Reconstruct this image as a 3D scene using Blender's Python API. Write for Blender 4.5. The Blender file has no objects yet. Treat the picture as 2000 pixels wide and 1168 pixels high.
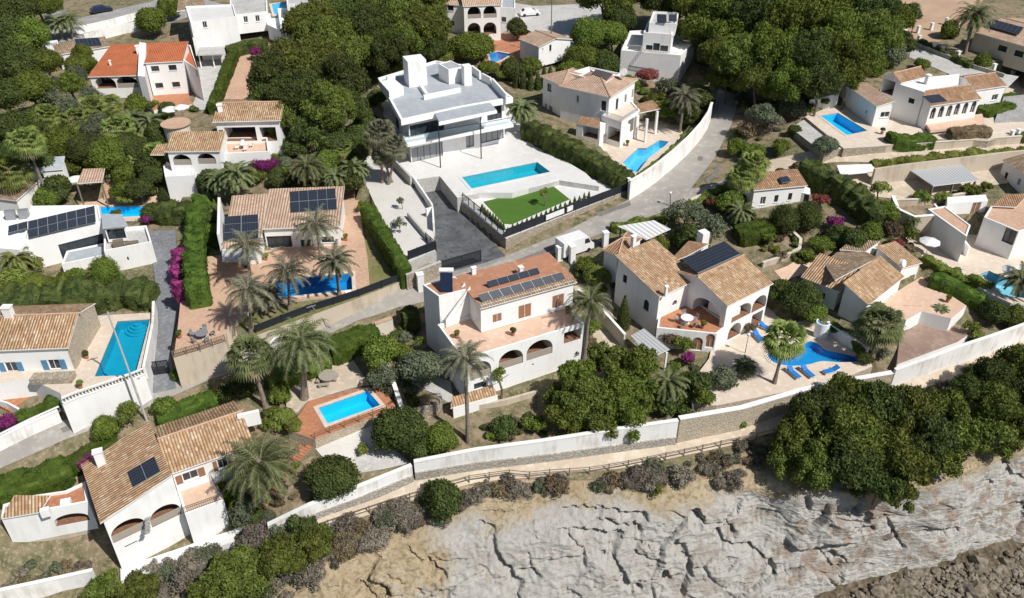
import bpy, math, random
import numpy as np
from mathutils import Vector, noise
from mathutils.geometry import tessellate_polygon
R = math.radians
scene = bpy.context.scene
COL = scene.collection
# ---------------------------------------------------------------- camera
CH, TH, FP = 57.0, R(34.0), 1650.0
cam_d = bpy.data.cameras.new('camera'); cam = bpy.data.objects.new('camera', cam_d); COL.objects.link(cam)
cam.location = (0, 0, CH); cam.rotation_euler = (R(90) - TH, 0, 0)
cam_d.sensor_width = 36; cam_d.lens = FP / 2000 * 36; cam_d.clip_start = .5; cam_d.clip_end = 3000
scene.camera = cam
# ---------------------------------------------------------------- light
SUN_AZ = math.atan2(-.63, .78); SUN_EL = R(50)
sun_vec = Vector((math.cos(SUN_AZ) * math.cos(SUN_EL), math.sin(SUN_AZ) * math.cos(SUN_EL), math.sin(SUN_EL)))
world = bpy.data.worlds.new('World'); scene.world = world; world.use_nodes = True
wn = world.node_tree; wn.nodes.clear()
sky = wn.nodes.new('ShaderNodeTexSky'); sky.sky_type = 'NISHITA'; sky.sun_disc = False
sky.sun_elevation = SUN_EL; sky.sun_rotation = math.atan2(sun_vec.x, sun_vec.y)
bgn = wn.nodes.new('ShaderNodeBackground'); bgn.inputs[1].default_value = .062
wo = wn.nodes.new('ShaderNodeOutputWorld'); wn.links.new(sky.outputs[0], bgn.inputs[0]); wn.links.new(bgn.outputs[0], wo.inputs[0])
sl = bpy.data.lights.new('sun', 'SUN'); sl.energy = 4.6; sl.angle = R(.5); sl.color = (1, .965, .91)
sun = bpy.data.objects.new('sun', sl); COL.objects.link(sun); sun.rotation_euler = sun_vec.to_track_quat('Z', 'Y').to_euler()
scene.view_settings.view_transform = 'Standard'; scene.view_settings.look = 'None'
scene.view_settings.exposure = 0.05; scene.view_settings.gamma = 1
scene.cycles.max_bounces = 6; scene.cycles.diffuse_bounces = 3; scene.cycles.transparent_max_bounces = 8
# ---------------------------------------------------------------- photo pixel -> world point
CT, ST = math.cos(TH), math.sin(TH)
def ray(x, y):
    a = (x - 1000) / FP; b = (584 - y) / FP
    return Vector((a, CT + b * ST, -ST + b * CT))
def P(x, y, z):
    d = ray(x, y); t = (z - CH) / d.z
    return Vector((d.x * t, d.y * t, z))
def proj(v):
    dx, dy, dz = v[0], v[1], v[2] - CH
    dep = dy * CT - dz * ST; up = dy * ST + dz * CT
    return 1000 + FP * dx / dep, 584 - FP * up / dep
def ppm(v): return FP / (v[1] * CT - (v[2] - CH) * ST)
# ---------------------------------------------------------------- object helpers
def tag(o, label=None, cat=None, group=None, kind=None):
    if label: o['label'] = label
    if cat: o['category'] = cat
    if group: o['group'] = group
    if kind: o['kind'] = kind
    return o
def thing(name, label, cat, loc, group=None, rz=0):
    o = bpy.data.objects.new(name, None); COL.objects.link(o); o.location = loc; o.rotation_euler[2] = rz
    o.empty_display_size = .3
    return tag(o, label, cat, group)
def link(name, me, parent=None, mats=None):
    o = bpy.data.objects.new(name, me); COL.objects.link(o)
    if parent is not None: o.parent = parent
    if mats is not None:
        for m in (mats if isinstance(mats, (list, tuple)) else [mats]): me.materials.append(m)
    return o
def worldloc(p):
    v = Vector((0, 0, 0))
    while p is not None: v = v + p.location; p = p.parent
    return v
class MB:
    def __init__(s): s.v = []; s.f = []; s.m = []; s.uv = {}
    def face(s, pts, m=0, uv=None):
        i = len(s.v); s.v += [tuple(p) for p in pts]; s.f.append(tuple(range(i, i + len(pts)))); s.m.append(m)
        if uv: s.uv[len(s.f) - 1] = uv
    def tris(s, pts, tr, m=0):
        i = len(s.v); s.v += [tuple(p) for p in pts]
        for t in tr: s.f.append(tuple(i + k for k in t)); s.m.append(m)
    def prism(s, poly, z0, z1, m=0, mtop=None, bottom=True):
        n = len(poly); a = area2(poly)
        pl = list(poly) if a > 0 else list(poly)[::-1]
        top = [Vector((p[0], p[1], z1)) for p in pl]; bot = [Vector((p[0], p[1], z0)) for p in pl]
        tr = tessellate_polygon([top])
        s.tris(top, [fixt(top, t) for t in tr], m if mtop is None else mtop)
        if bottom: s.tris(bot, [fixt(bot, t)[::-1] for t in tr], m)
        for i in range(n):
            j = (i + 1) % n; s.face([bot[i], bot[j], top[j], top[i]], m)
    def box(s, c, sx, sy, sz, rz=0, m=0):      # c = centre of the base
        co, si = math.cos(rz), math.sin(rz)
        q = [(-sx/2, -sy/2), (sx/2, -sy/2), (sx/2, sy/2), (-sx/2, sy/2)]
        s.prism([(c[0] + x*co - y*si, c[1] + x*si + y*co) for x, y in q], c[2], c[2] + sz, m)
    def obox(s, o, ax, ay, az, m=0):           # corner + three edge vectors
        o = Vector(o); ax = Vector(ax); ay = Vector(ay); az = Vector(az)
        c = [o, o+ax, o+ax+ay, o+ay, o+az, o+ax+az, o+ax+ay+az, o+ay+az]
        fl = ax.cross(ay).dot(az) < 0
        for f in ((0,3,2,1), (4,5,6,7), (0,1,5,4), (1,2,6,5), (2,3,7,6), (3,0,4,7)):
            s.face([c[k] for k in (f[::-1] if fl else f)], m)
    def tube(s, a, b, r0, r1=None, n=7, m=0, cap=True):
        a = Vector(a); b = Vector(b); r1 = r0 if r1 is None else r1
        d = (b - a).normalized(); u = d.orthogonal().normalized(); w = d.cross(u)
        A = [a + (u*math.cos(t) + w*math.sin(t))*r0 for t in [2*math.pi*k/n for k in range(n)]]
        B = [b + (u*math.cos(t) + w*math.sin(t))*r1 for t in [2*math.pi*k/n for k in range(n)]]
        for i in range(n):
            j = (i+1) % n; s.face([A[i], A[j], B[j], B[i]], m)
        if cap: s.face(B, m); s.face(A[::-1], m)
    def lathe(s, c, prof, n=14, m=0):          # prof: (radius, z)
        for (r0, z0), (r1, z1) in zip(prof, prof[1:]):
            for i in range(n):
                a, b = 2*math.pi*i/n, 2*math.pi*(i+1)/n
                q = [Vector((c[0]+r*math.cos(t), c[1]+r*math.sin(t), c[2]+z)) for r, z, t in ((r0,z0,a), (r0,z0,b), (r1,z1,b), (r1,z1,a))]
                if r0 < 1e-5: q = q[1:] if False else [q[0], q[2], q[3]]
                elif r1 < 1e-5: q = q[:3]
                s.face(q, m)
    def build(s, name, mats, parent=None, smooth=False):
        off = worldloc(parent)
        me = bpy.data.meshes.new(name)
        me.from_pydata([(v[0]-off.x, v[1]-off.y, v[2]-off.z) for v in s.v], [], s.f)
        if not isinstance(mats, (list, tuple)): mats = [mats]
        for m in mats: me.materials.append(m)
        if any(s.m): me.polygons.foreach_set('material_index', s.m)
        if s.uv:
            ul = me.uv_layers.new(name='uv')
            for fi, uv in s.uv.items():
                for k, li in enumerate(me.polygons[fi].loop_indices): ul.data[li].uv = uv[k]
        if smooth: me.polygons.foreach_set('use_smooth', [True]*len(me.polygons))
        me.update()
        o = bpy.data.objects.new(name, me); COL.objects.link(o)
        if parent is not None: o.parent = parent
        return o
def area2(p): return sum(p[i][0]*p[(i+1) % len(p)][1] - p[(i+1) % len(p)][0]*p[i][1] for i in range(len(p)))
def fixt(p, t):
    a, b, c = (p[k] for k in t)
    return t if (b[0]-a[0])*(c[1]-a[1]) - (b[1]-a[1])*(c[0]-a[0]) > 0 else t[::-1]
def inset(poly, d):                            # ccw polygon moved inwards by d
    n = len(poly); out = []
    for i in range(n):
        a, b, c = Vector(poly[i-1][:2]), Vector(poly[i][:2]), Vector(poly[(i+1) % n][:2])
        e0 = (b-a).normalized(); e1 = (c-b).normalized()
        n0 = Vector((-e0.y, e0.x)); n1 = Vector((-e1.y, e1.x)); k = 1 + n0.dot(n1)
        out.append(b + (n0+n1) * (d / max(k, .3)))
    return out
def npmesh(name, verts, faces_n, mat=None, smooth=False):   # verts (N*faces_n,3) loose polygons
    n = len(verts); me = bpy.data.meshes.new(name)
    me.vertices.add(n); me.vertices.foreach_set('co', np.asarray(verts, np.float32).ravel())
    me.loops.add(n); me.loops.foreach_set('vertex_index', np.arange(n, dtype=np.int32))
    k = n // faces_n; me.polygons.add(k)
    me.polygons.foreach_set('loop_start', np.arange(0, n, faces_n, dtype=np.int32))
    me.update(calc_edges=True)
    if mat: me.materials.append(mat)
    return me
def gridmesh(name, V, mat, smooth=True):       # V (ny,nx,3)
    ny, nx = V.shape[:2]; me = bpy.data.meshes.new(name)
    idx = np.arange(ny*nx).reshape(ny, nx)
    q = np.stack([idx[:-1, :-1], idx[:-1, 1:], idx[1:, 1:], idx[1:, :-1]], -1).reshape(-1, 4)
    me.vertices.add(ny*nx); me.vertices.foreach_set('co', V.astype(np.float32).ravel())
    me.loops.add(q.size); me.loops.foreach_set('vertex_index', q.ravel().astype(np.int32))
    me.polygons.add(len(q)); me.polygons.foreach_set('loop_start', np.arange(0, q.size, 4, dtype=np.int32))
    me.update(calc_edges=True); me.materials.append(mat)
    if smooth: me.polygons.foreach_set('use_smooth', [True]*len(q))
    return me
# ---------------------------------------------------------------- materials
MATS = {}
class NT:
    def __init__(s, name, rough=.8, spec=.3):
        s.m = bpy.data.materials.new(name); s.m.use_nodes = True; s.t = s.m.node_tree
        s.b = s.t.nodes['Principled BSDF']; s.b.inputs['Roughness'].default_value = rough
        s.b.inputs['Specular IOR Level'].default_value = spec; MATS[name] = s.m
    def n(s, typ, **k):
        o = s.t.nodes.new('ShaderNode' + typ)
        for a, v in k.items():
            if a.startswith('i_'): o.inputs[int(a[2:])].default_value = v
            else: setattr(o, a, v)
        return o
    def l(s, a, b): s.t.links.new(a, b)
    def co(s, kind='Object'): return s.n('TexCoord').outputs[kind]
    def pos(s): return s.n('NewGeometry').outputs['Position']
    def noise(s, vec, scale, detail=4, rough=.55, out=0):
        o = s.n('TexNoise'); s.l(vec, o.inputs['Vector']); o.inputs['Scale'].default_value = scale
        o.inputs['Detail'].default_value = detail; o.inputs['Roughness'].default_value = rough
        return o.outputs[out]
    def voro(s, vec, scale, feature='F1', out='Distance', rnd=1):
        o = s.n('TexVoronoi', feature=feature); s.l(vec, o.inputs['Vector']); o.inputs['Scale'].default_value = scale
        o.inputs['Randomness'].default_value = rnd
        return o.outputs[out]
    def ramp(s, fac, stops, interp='LINEAR'):
        o = s.n('ValToRGB'); o.color_ramp.interpolation = interp; e = o.color_ramp.elements
        while len(e) < len(stops): e.new(.5)
        for k, (p, c) in enumerate(stops):
            e[k].position = p; e[k].color = (c[0], c[1], c[2], 1) if len(c) > 1 else (c[0],)*3 + (1,)
        s.l(fac, o.inputs[0]); return o.outputs[0]
    def mix(s, fac, a, b, mode='MIX'):
        o = s.n('MixRGB', blend_type=mode)
        for k, v in ((0, fac), (1, a), (2, b)):
            if hasattr(v, 'is_linked'): s.l(v, o.inputs[k])
            elif k == 0: o.inputs[0].default_value = v
            else: o.inputs[k].default_value = (*v, 1)
        return o.outputs[0]
    def math(s, op, a, b=None, c=None):
        o = s.n('Math', operation=op)
        for k, v in enumerate((a, b, c)):
            if v is None: continue
            if hasattr(v, 'is_linked'): s.l(v, o.inputs[k])
            else: o.inputs[k].default_value = v
        return o.outputs[0]
    def scale(s, vec, v):
        o = s.n('Mapping'); s.l(vec, o.inputs[0]); o.inputs['Scale'].default_value = v; return o.outputs[0]
    def bump(s, h, strength=.5, dist=.05):
        o = s.n('Bump'); s.l(h, o.inputs['Height']); o.inputs['Strength'].default_value = strength
        o.inputs['Distance'].default_value = dist; s.l(o.outputs[0], s.b.inputs['Normal'])
    def col(s, c): s.l(c, s.b.inputs['Base Color'])
def mat_mottle(name, c0, c1, scale=.6, c2=None, s2=6, rough=.85, bump=.3, bs=8, bd=.03):
    k = NT(name, rough); p = k.pos()
    f = k.ramp(k.noise(p, scale, 5, .6), [(.35, (0,)), (.65, (1,))])
    c = k.mix(f, c0, c1)
    if c2:
        g = k.ramp(k.noise(p, s2, 4, .65), [(.5, (0,)), (.68, (1,))]); c = k.mix(g, c, c2)
    k.col(c)
    if bump: k.bump(k.noise(p, bs, 4, .6), bump, bd)
    return k.m
M_white = mat_mottle('white_render', (.80, .79, .77), (.70, .69, .66), .35, (.62, .60, .56), 1.7, .9, .25, 5, .02)
def streaky(name, base, dirty, amt=.6):
    k = NT(name, .9); p = k.pos()
    v = k.noise(k.scale(p, (1.4, 1.4, .22)), 1.3, 5, .65); v2 = k.noise(p, .35, 3, .5)
    f = k.ramp(k.math('MULTIPLY', v, v2), [(.24, (0,)), (.44, (amt,))])
    k.col(k.mix(f, base, dirty)); k.bump(k.noise(p, 6, 4, .6), .25, .02); return k.m
M_white = streaky('white_plaster', (.84, .835, .82), (.62, .59, .54), .45)
M_wallpaint = streaky('boundary_wall_paint', (.82, .81, .79), (.50, .45, .38), .85)
M_cream = streaky('cream_plaster', (.66, .60, .50), (.45, .38, .30))
M_beige = streaky('beige_wall', (.56, .48, .38), (.36, .30, .23), .8)
M_grey = mat_mottle('grey_concrete', (.34, .34, .33), (.26, .25, .24), .5, (.42, .42, .4), 3)
M_lgrey = mat_mottle('light_concrete', (.50, .49, .47), (.40, .39, .37), .5, (.58, .57, .55), 3)
M_roofgrey = mat_mottle('roof_membrane', (.39, .42, .45), (.34, .37, .40), .25, (.45, .47, .49), 1.2, .8, .1)
M_asphalt = mat_mottle('road_concrete', (.36, .335, .30), (.27, .255, .235), .16, (.42, .39, .35), .9, .95, .3, 14, .01)
M_drive = mat_mottle('slate_driveway', (.085, .09, .098), (.15, .155, .16), .45, (.06, .062, .068), 1.3, .6, .3, 10, .01)
M_drive2 = mat_mottle('grey_driveway', (.20, .21, .23), (.15, .16, .17), .3, (.27, .28, .30), 2, .85, .2)
M_path = mat_mottle('sandy_path', (.58, .49, .38), (.46, .38, .29), .25, (.66, .58, .47), 1.1, .95, .4, 9, .02)
M_dirt = mat_mottle('dry_earth', (.40, .30, .20), (.30, .22, .15), .3, (.5, .41, .3), 2, .95, .6, 5, .08)
M_gravel = mat_mottle('white_gravel', (.66, .64, .60), (.58, .56, .52), .3, (.5, .48, .44), 9, .95, .5, 22, .03)
M_deck = mat_mottle('cream_paving', (.66, .56, .46), (.60, .50, .40), .3, (.72, .64, .55), 1.5, .8, .15)
M_wpave = mat_mottle('white_paving', (.70, .69, .67), (.64, .63, .61), .2, (.74, .73, .72), 1, .6, .1)
M_peach = mat_mottle('peach_tiles', (.66, .47, .35), (.60, .41, .30), .35, (.70, .54, .42), 1.6, .8, .15)
M_terra = mat_mottle('terracotta_paving', (.46, .205, .11), (.38, .16, .085), .4, (.54, .27, .16), 2, .85, .2)
M_terra2 = mat_mottle('pale_terracotta', (.56, .37, .26), (.49, .31, .215), .4, (.62, .45, .33), 2.4, .85, .2)
M_ochre = mat_mottle('ochre_roof', (.44, .215, .13), (.38, .175, .10), .3, (.52, .29, .19), 1.2, .8, .15)
M_grass = mat_mottle('artificial_grass', (.075, .16, .02), (.06, .135, .018), .25, (.09, .19, .03), 5, .95, .6, 30, .04)
M_drygrass = mat_mottle('dry_grass', (.17, .175, .06), (.25, .21, .11), .35, (.10, .12, .035), 2, .95, .6, 18, .05)
def mat_flat(name, c, rough=.6, spec=.4, metal=0):
    k = NT(name, rough, spec); k.b.inputs['Base Color'].default_value = (*c, 1); k.b.inputs['Metallic'].default_value = metal
    p = k.pos(); k.bump(k.noise(p, 12, 3), .08, .01)
    k.col(k.mix(k.noise(p, 2.5, 4), tuple(x*.82 for x in c), tuple(min(x*1.12, 1) for x in c)))
    return k.m
M_dark = mat_flat('dark_metal', (.022, .026, .034), .4)
M_black = mat_flat('black_void', (.01, .01, .012), .8)
M_wood = mat_flat('brown_shutter', (.30, .15, .085), .6)
M_post = mat_flat('weathered_wood', (.20, .16, .12), .9)
M_blue = mat_flat('blue_shutter', (.09, .24, .40), .5)
M_bluef = mat_flat('blue_fabric', (.02, .19, .55), .7)
M_wpaint = mat_flat('white_paint', (.80, .80, .79), .45)
M_car = mat_flat('dark_blue_paint', (.012, .02, .05), .2, .6)
M_tyre = mat_flat('black_rubber', (.02, .02, .02), .9)
M_red = mat_flat('red_plastic', (.5, .02, .02), .4)
M_steel = mat_flat('grey_steel', (.32, .33, .34), .4, .5, .3)
M_stonep = mat_flat('plain_stone', (.36, .32, .27), .9)
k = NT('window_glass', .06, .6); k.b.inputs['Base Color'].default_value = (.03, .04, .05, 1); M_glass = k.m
k = NT('clear_balustrade', .05, .5); k.b.inputs['Base Color'].default_value = (.6, .75, .8, 1)
tr = k.n('BsdfTransparent'); mx = k.n('MixShader', i_0=.72); k.l(k.b.outputs[0], mx.inputs[1]); k.l(tr.outputs[0], mx.inputs[2])
k.l(mx.outputs[0], k.t.nodes['Material Output'].inputs[0]); M_clear = k.m
def mat_stone(name, c0, c1, mortar, sc=2.2):
    k = NT(name, .95); p = k.pos(); d = k.noise(p, 1.5, 2, .5, 1)
    w = k.n('VectorMath', operation='ADD'); k.l(p, w.inputs[0])
    q = k.n('VectorMath', operation='SCALE'); k.l(d, q.inputs[0]); q.inputs['Scale'].default_value = .3; k.l(q.outputs[0], w.inputs[1])
    v = k.scale(w.outputs[0], (1, 1, 1.5))
    cell = k.voro(v, sc, 'F1', 'Color'); edge = k.voro(v, sc, 'DISTANCE_TO_EDGE', 'Distance')
    sep = k.n('SeparateColor'); k.l(cell, sep.inputs[0])
    c = k.mix(sep.outputs[0], c0, c1); c = k.mix(k.math('MULTIPLY', k.noise(p, .5, 3), .5), c, mortar)
    e = k.ramp(edge, [(.0, (1,)), (.07, (0,))]); k.col(k.mix(e, c, mortar))
    k.bump(k.ramp(edge, [(0, (0,)), (.12, (1,))]), .8, .06); return k.m
M_stone = mat_stone('stone_wall', (.52, .45, .35), (.36, .31, .25), (.26, .22, .17))
M_rstone = mat_stone('rough_limestone', (.62, .54, .41), (.48, .41, .31), (.40, .33, .25), 2.8)
M_gstone = mat_stone('grey_stone_wall', (.56, .52, .45), (.40, .375, .33), (.25, .23, .20), 2.4)
def mat_tile(name, cols, mort=(.10, .06, .04), pitch=.30):
    k = NT(name, .85, .2); uv = k.n('UVMap').outputs[0]; sep = k.n('SeparateXYZ'); k.l(uv, sep.inputs[0])
    u, v = sep.outputs[0], sep.outputs[1]
    uu = k.math('DIVIDE', u, pitch); vv = k.math('DIVIDE', v, .45)
    fu = k.math('FRACT', uu); cu = k.math('FLOOR', uu); cv = k.math('FLOOR', vv)
    cb = k.n('CombineXYZ'); k.l(cu, cb.inputs[0]); k.l(cv, cb.inputs[1])
    wn_ = k.n('TexWhiteNoise', noise_dimensions='3D'); k.l(cb.outputs[0], wn_.inputs[0])
    c = k.ramp(wn_.outputs[0], [(i/(len(cols)-1), x) for i, x in enumerate(cols)])
    p = k.pos(); big = k.ramp(k.noise(p, .45, 4, .6), [(.38, (0,)), (.7, (.55,))]); c = k.mix(big, c, tuple(x*.62 for x in cols[1]))
    prof = k.math('SINE', k.math('MULTIPLY', fu, math.pi))
    gap = k.ramp(prof, [(.12, (1,)), (.5, (0,))]); c = k.mix(k.math('MULTIPLY', gap, .62), c, mort)
    k.col(c)
    h = k.math('ADD', prof, k.math('MULTIPLY', k.math('FRACT', vv), .35)); k.bump(h, 1, .10); return k.m
M_tile = mat_tile('barrel_tiles', [(.61, .44, .28), (.48, .29, .16), (.55, .36, .21), (.67, .53, .37), (.38, .215, .12), (.59, .41, .25)])
M_tileold = mat_tile('weathered_barrel_tiles', [(.46, .36, .25), (.32, .22, .145), (.40, .28, .175), (.50, .41, .30), (.25, .17, .115), (.42, .30, .2)])
M_tilepale = mat_tile('pale_barrel_tiles', [(.60, .44, .33), (.52, .36, .26), (.56, .39, .28), (.66, .50, .39)], (.25, .16, .11), .36)
M_orange = mat_tile('orange_tiles', [(.60, .19, .085), (.56, .17, .075), (.62, .21, .10)], (.42, .13, .06), .3)
M_tilebrown = mat_tile('brown_barrel_tiles', [(.45, .275, .16), (.34, .19, .11), (.51, .34, .21), (.38, .225, .13)])
k = NT('corrugated_sheet', .5, .4); uv = k.n('UVMap').outputs[0]; sep = k.n('SeparateXYZ'); k.l(uv, sep.inputs[0])
s_ = k.math('SINE', k.math('MULTIPLY', sep.outputs[0], 14)); k.col(k.mix(k.ramp(s_, [(.3, (0,)), (.8, (1,))]), (.36, .37, .38), (.52, .53, .54))); k.bump(s_, .6, .04); M_corr = k.m
k = NT('white_slats', .6, .3); uv = k.n('UVMap').outputs[0]; sep = k.n('SeparateXYZ'); k.l(uv, sep.inputs[0])
s_ = k.math('SINE', k.math('MULTIPLY', sep.outputs[0], 9)); k.col(k.mix(k.ramp(s_, [(.1, (0,)), (.5, (1,))]), (.50, .50, .50), (.76, .76, .75))); k.bump(s_, .6, .04); M_slat = k.m
k = NT('solar_cells', .38, .12); p = k.co('UV'); br = k.n('TexBrick', offset=0.0); k.l(p, br.inputs[0]); br.inputs['Scale'].default_value = 1
br.inputs['Color1'].default_value = (.018, .024, .04, 1); br.inputs['Color2'].default_value = (.024, .03, .048, 1)
br.inputs['Mortar'].default_value = (.10, .12, .14, 1); br.inputs['Mortar Size'].default_value = .012; br.inputs['Brick Width'].default_value = .33; br.inputs['Row Height'].default_value = .33
k.col(br.outputs[0]); M_solar = k.m
# foliage
def mat_leaf(name, dark, mid, light, sc=.9, transl=.25):
    k = NT(name, .75, .15); g = k.n('NewGeometry'); oi = k.n('ObjectInfo')
    f = k.math('ADD', k.math('MULTIPLY', k.noise(g.outputs['Position'], sc, 4, .6), .75), k.math('MULTIPLY', g.outputs['Random Per Island'], .32))
    c = k.ramp(f, [(.28, dark), (.5, mid), (.78, light)])
    v = k.math('ADD', k.math('MULTIPLY', oi.outputs['Random'], .45), .78)
    hs = k.n('HueSaturation'); k.l(c, hs.inputs['Color']); k.l(v, hs.inputs['Value'])
    k.l(k.math('ADD', k.math('MULTIPLY', oi.outputs['Random'], .03), .485), hs.inputs['Hue'])
    k.l(hs.outputs[0], k.b.inputs['Base Color'])
    t = k.n('BsdfTranslucent'); k.l(hs.outputs[0], t.inputs[0]); mx = k.n('MixShader', i_0=transl)
    k.l(k.b.outputs[0], mx.inputs[1]); k.l(t.outputs[0], mx.inputs[2]); k.l(mx.outputs[0], k.t.nodes['Material Output'].inputs[0])
    return k.m
L_pine = mat_leaf('pine_foliage', (.050, .068, .015), (.120, .148, .030), (.225, .255, .06))
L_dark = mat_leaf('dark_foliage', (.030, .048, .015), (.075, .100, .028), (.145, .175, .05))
L_green = mat_leaf('green_foliage', (.055, .080, .014), (.125, .165, .028), (.22, .265, .055))
L_hedge = mat_leaf('hedge_foliage', (.035, .062, .010), (.072, .118, .018), (.125, .18, .032), .8)
L_olive = mat_leaf('olive_foliage', (.07, .09, .05), (.13, .15, .09), (.21, .23, .15))
L_lime = mat_leaf('lime_foliage', (.10, .13, .02), (.19, .23, .05), (.30, .33, .09))
L_boug = mat_leaf('magenta_bracts', (.07, .04, .04), (.22, .025, .14), (.36, .06, .25), 1.6)
L_red = mat_leaf('red_blossom', (.10, .03, .03), (.24, .05, .06), (.32, .12, .10), 1.2)
L_dry = mat_leaf('dry_scrub', (.10, .085, .065), (.18, .155, .12), (.27, .235, .19), 1.2, .1)
L_brown = mat_leaf('brown_scrub', (.09, .065, .04), (.16, .115, .07), (.22, .18, .10), 1.2, .1)
L_palm = mat_leaf('palm_fronds', (.06, .085, .028), (.12, .15, .055), (.23, .25, .12), .8, .2)
L_palmd = mat_leaf('greyish_palm_fronds', (.07, .075, .045), (.13, .135, .085), (.24, .23, .15), .8, .2)
L_fan = mat_leaf('fan_palm_fronds', (.08, .11, .02), (.17, .21, .05), (.32, .35, .12), .8, .25)
M_bark = mat_mottle('bark', (.19, .145, .105), (.12, .09, .065), 2, (.26, .21, .16), 5, .95, .8, 9, .06)
M_palmbark = mat_mottle('palm_bark', (.27, .225, .18), (.18, .145, .11), 2, (.33, .28, .23), 6, .95, .9, 14, .05)
# ---------------------------------------------------------------- terrain heights (photo point, height)
CTRL = [(-150,-40,8),(200,-40,8.5),(600,-40,9),(1000,-40,9),(1400,-40,9.5),(1800,-40,11),(2150,-40,12),
 (-150,100,5),(150,100,5.5),(400,150,4.5),(650,150,5),(1000,80,6),(1200,165,3.2),(1290,165,3.0),(1350,160,3.2),(1270,60,7),(1500,150,6.5),(1750,120,8),(2000,140,8.5),
 (-100,250,2.5),(150,300,2),(330,300,2),(500,300,2.5),(650,350,2.2),(1100,300,2.5),(1400,200,3.4),(1400,300,2),(1550,250,4.5),(1650,300,4.4),(1850,250,5.6),(2000,280,4.2),
 (-100,400,.5),(230,420,.3),(320,480,-.2),(600,470,1),(740,520,.6),(900,500,0),(1080,480,0),(1225,395,.8),(1350,380,1.3),(1500,400,1.5),(1620,420,1.5),(1750,420,1.5),(1900,380,2),(2100,400,2),
 (-100,600,-1),(320,650,-1.6),(700,600,-1.4),(830,570,-.9),(1130,520,-.5),(1200,480,0),(1520,480,.4),(1600,500,0),(1850,520,0),(2100,520,0),
 (-100,930,-4.5),(60,880,-4),(280,775,-3.2),(450,700,-2.5),(600,760,-3.5),(780,650,-3.2),(820,760,-4.4),(1080,700,-4),(1150,600,-2.6),(1300,650,-3.4),(1560,600,-2.6),(1650,660,-3),(1780,700,-3.4),(1960,620,-3),(2120,560,-2.4),
 (-60,1010,-5.4),(60,1095,-10.4),(130,1075,-10.2),(0,1140,-10.8),(340,1092,-10.4),(440,1050,-10),(290,1098,-10.5),(385,1064,-10.4),(360,1040,-10.4),(300,1060,-10.4),(250,1118,-10.4),(540,960,-6.2),(640,920,-5.6),(760,870,-5.3),(880,860,-5.2),(1000,830,-5),(1200,800,-4.8),(1350,780,-4.4),(1500,755,-4.2),
 (620,1035,-7.8),(690,995,-7.5),(810,950,-7.2),(930,925,-7),(1060,912,-7),(1200,895,-6.8),(1320,872,-6.7),(1440,840,-6.4),(1560,800,-6),(1700,765,-5.6),(1850,720,-5),(2000,670,-4.4),(2120,630,-4),
 (430,1110,-10.6),(560,1160,-10.5),(760,1010,-8.6),(940,985,-8.1),(1180,975,-8),(1400,935,-7.7),(1560,960,-8),(1700,960,-8),(1850,930,-7.8),(2000,860,-7.4),(2120,820,-7.2),(200,1230,-12.5),(-100,1230,-11)]
_c = np.array([tuple(P(*c)) for c in CTRL]); _n = len(_c)
def _phi(r2): return np.sqrt(r2 + 36.0)
_d2 = ((_c[:, None, :2] - _c[None, :, :2])**2).sum(-1)
_A = np.zeros((_n+3, _n+3)); _A[:_n, :_n] = _phi(_d2) - np.eye(_n)*.6; _A[:_n, _n] = 1; _A[_n, :_n] = 1
_A[:_n, _n+1:] = _c[:, :2]/100; _A[_n+1:, :_n] = _c[:, :2].T/100
_w = np.linalg.solve(_A, np.concatenate([_c[:, 2], [0, 0, 0]]))
def tz_arr(X, Y):
    out = _w[_n] + _w[_n+1]*X/100 + _w[_n+2]*Y/100
    for i in range(_n): out = out + _w[i]*_phi((X-_c[i, 0])**2 + (Y-_c[i, 1])**2)
    return out
def tz(x, y): return float(_w[_n] + _w[_n+1]*x/100 + _w[_n+2]*y/100 + (_w[:_n]*_phi((x-_c[:, 0])**2 + (y-_c[:, 1])**2)).sum())
SLABS = []                                       # (poly, z)
def inpoly(x, y, pl):
    c = False; n = len(pl)
    for i in range(n):
        a, b = pl[i], pl[i-1]
        if (a[1] > y) != (b[1] > y) and x < (b[0]-a[0])*(y-a[1])/(b[1]-a[1]) + a[0]: c = not c
    return c
def T_(px, py, dz=0):                            # photo point on the bare terrain
    z = -2.0
    for _ in range(14):
        v = P(px, py, z); z = .35*z + .65*(tz(v.x, v.y) + dz)
    return P(px, py, z)
def G(px, py, h=0):                              # photo point at height h over the ground or terrace
    best = None
    for pl, z in SLABS:
        v = P(px, py, z + h)
        if inpoly(v.x, v.y, pl) and (best is None or z + h > best.z): best = v
    return best if best is not None else T_(px, py, h)
def ground(x, y):
    zs = [z for pl, z in SLABS if inpoly(x, y, pl)]
    return max(zs) if zs else tz(x, y)
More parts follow.
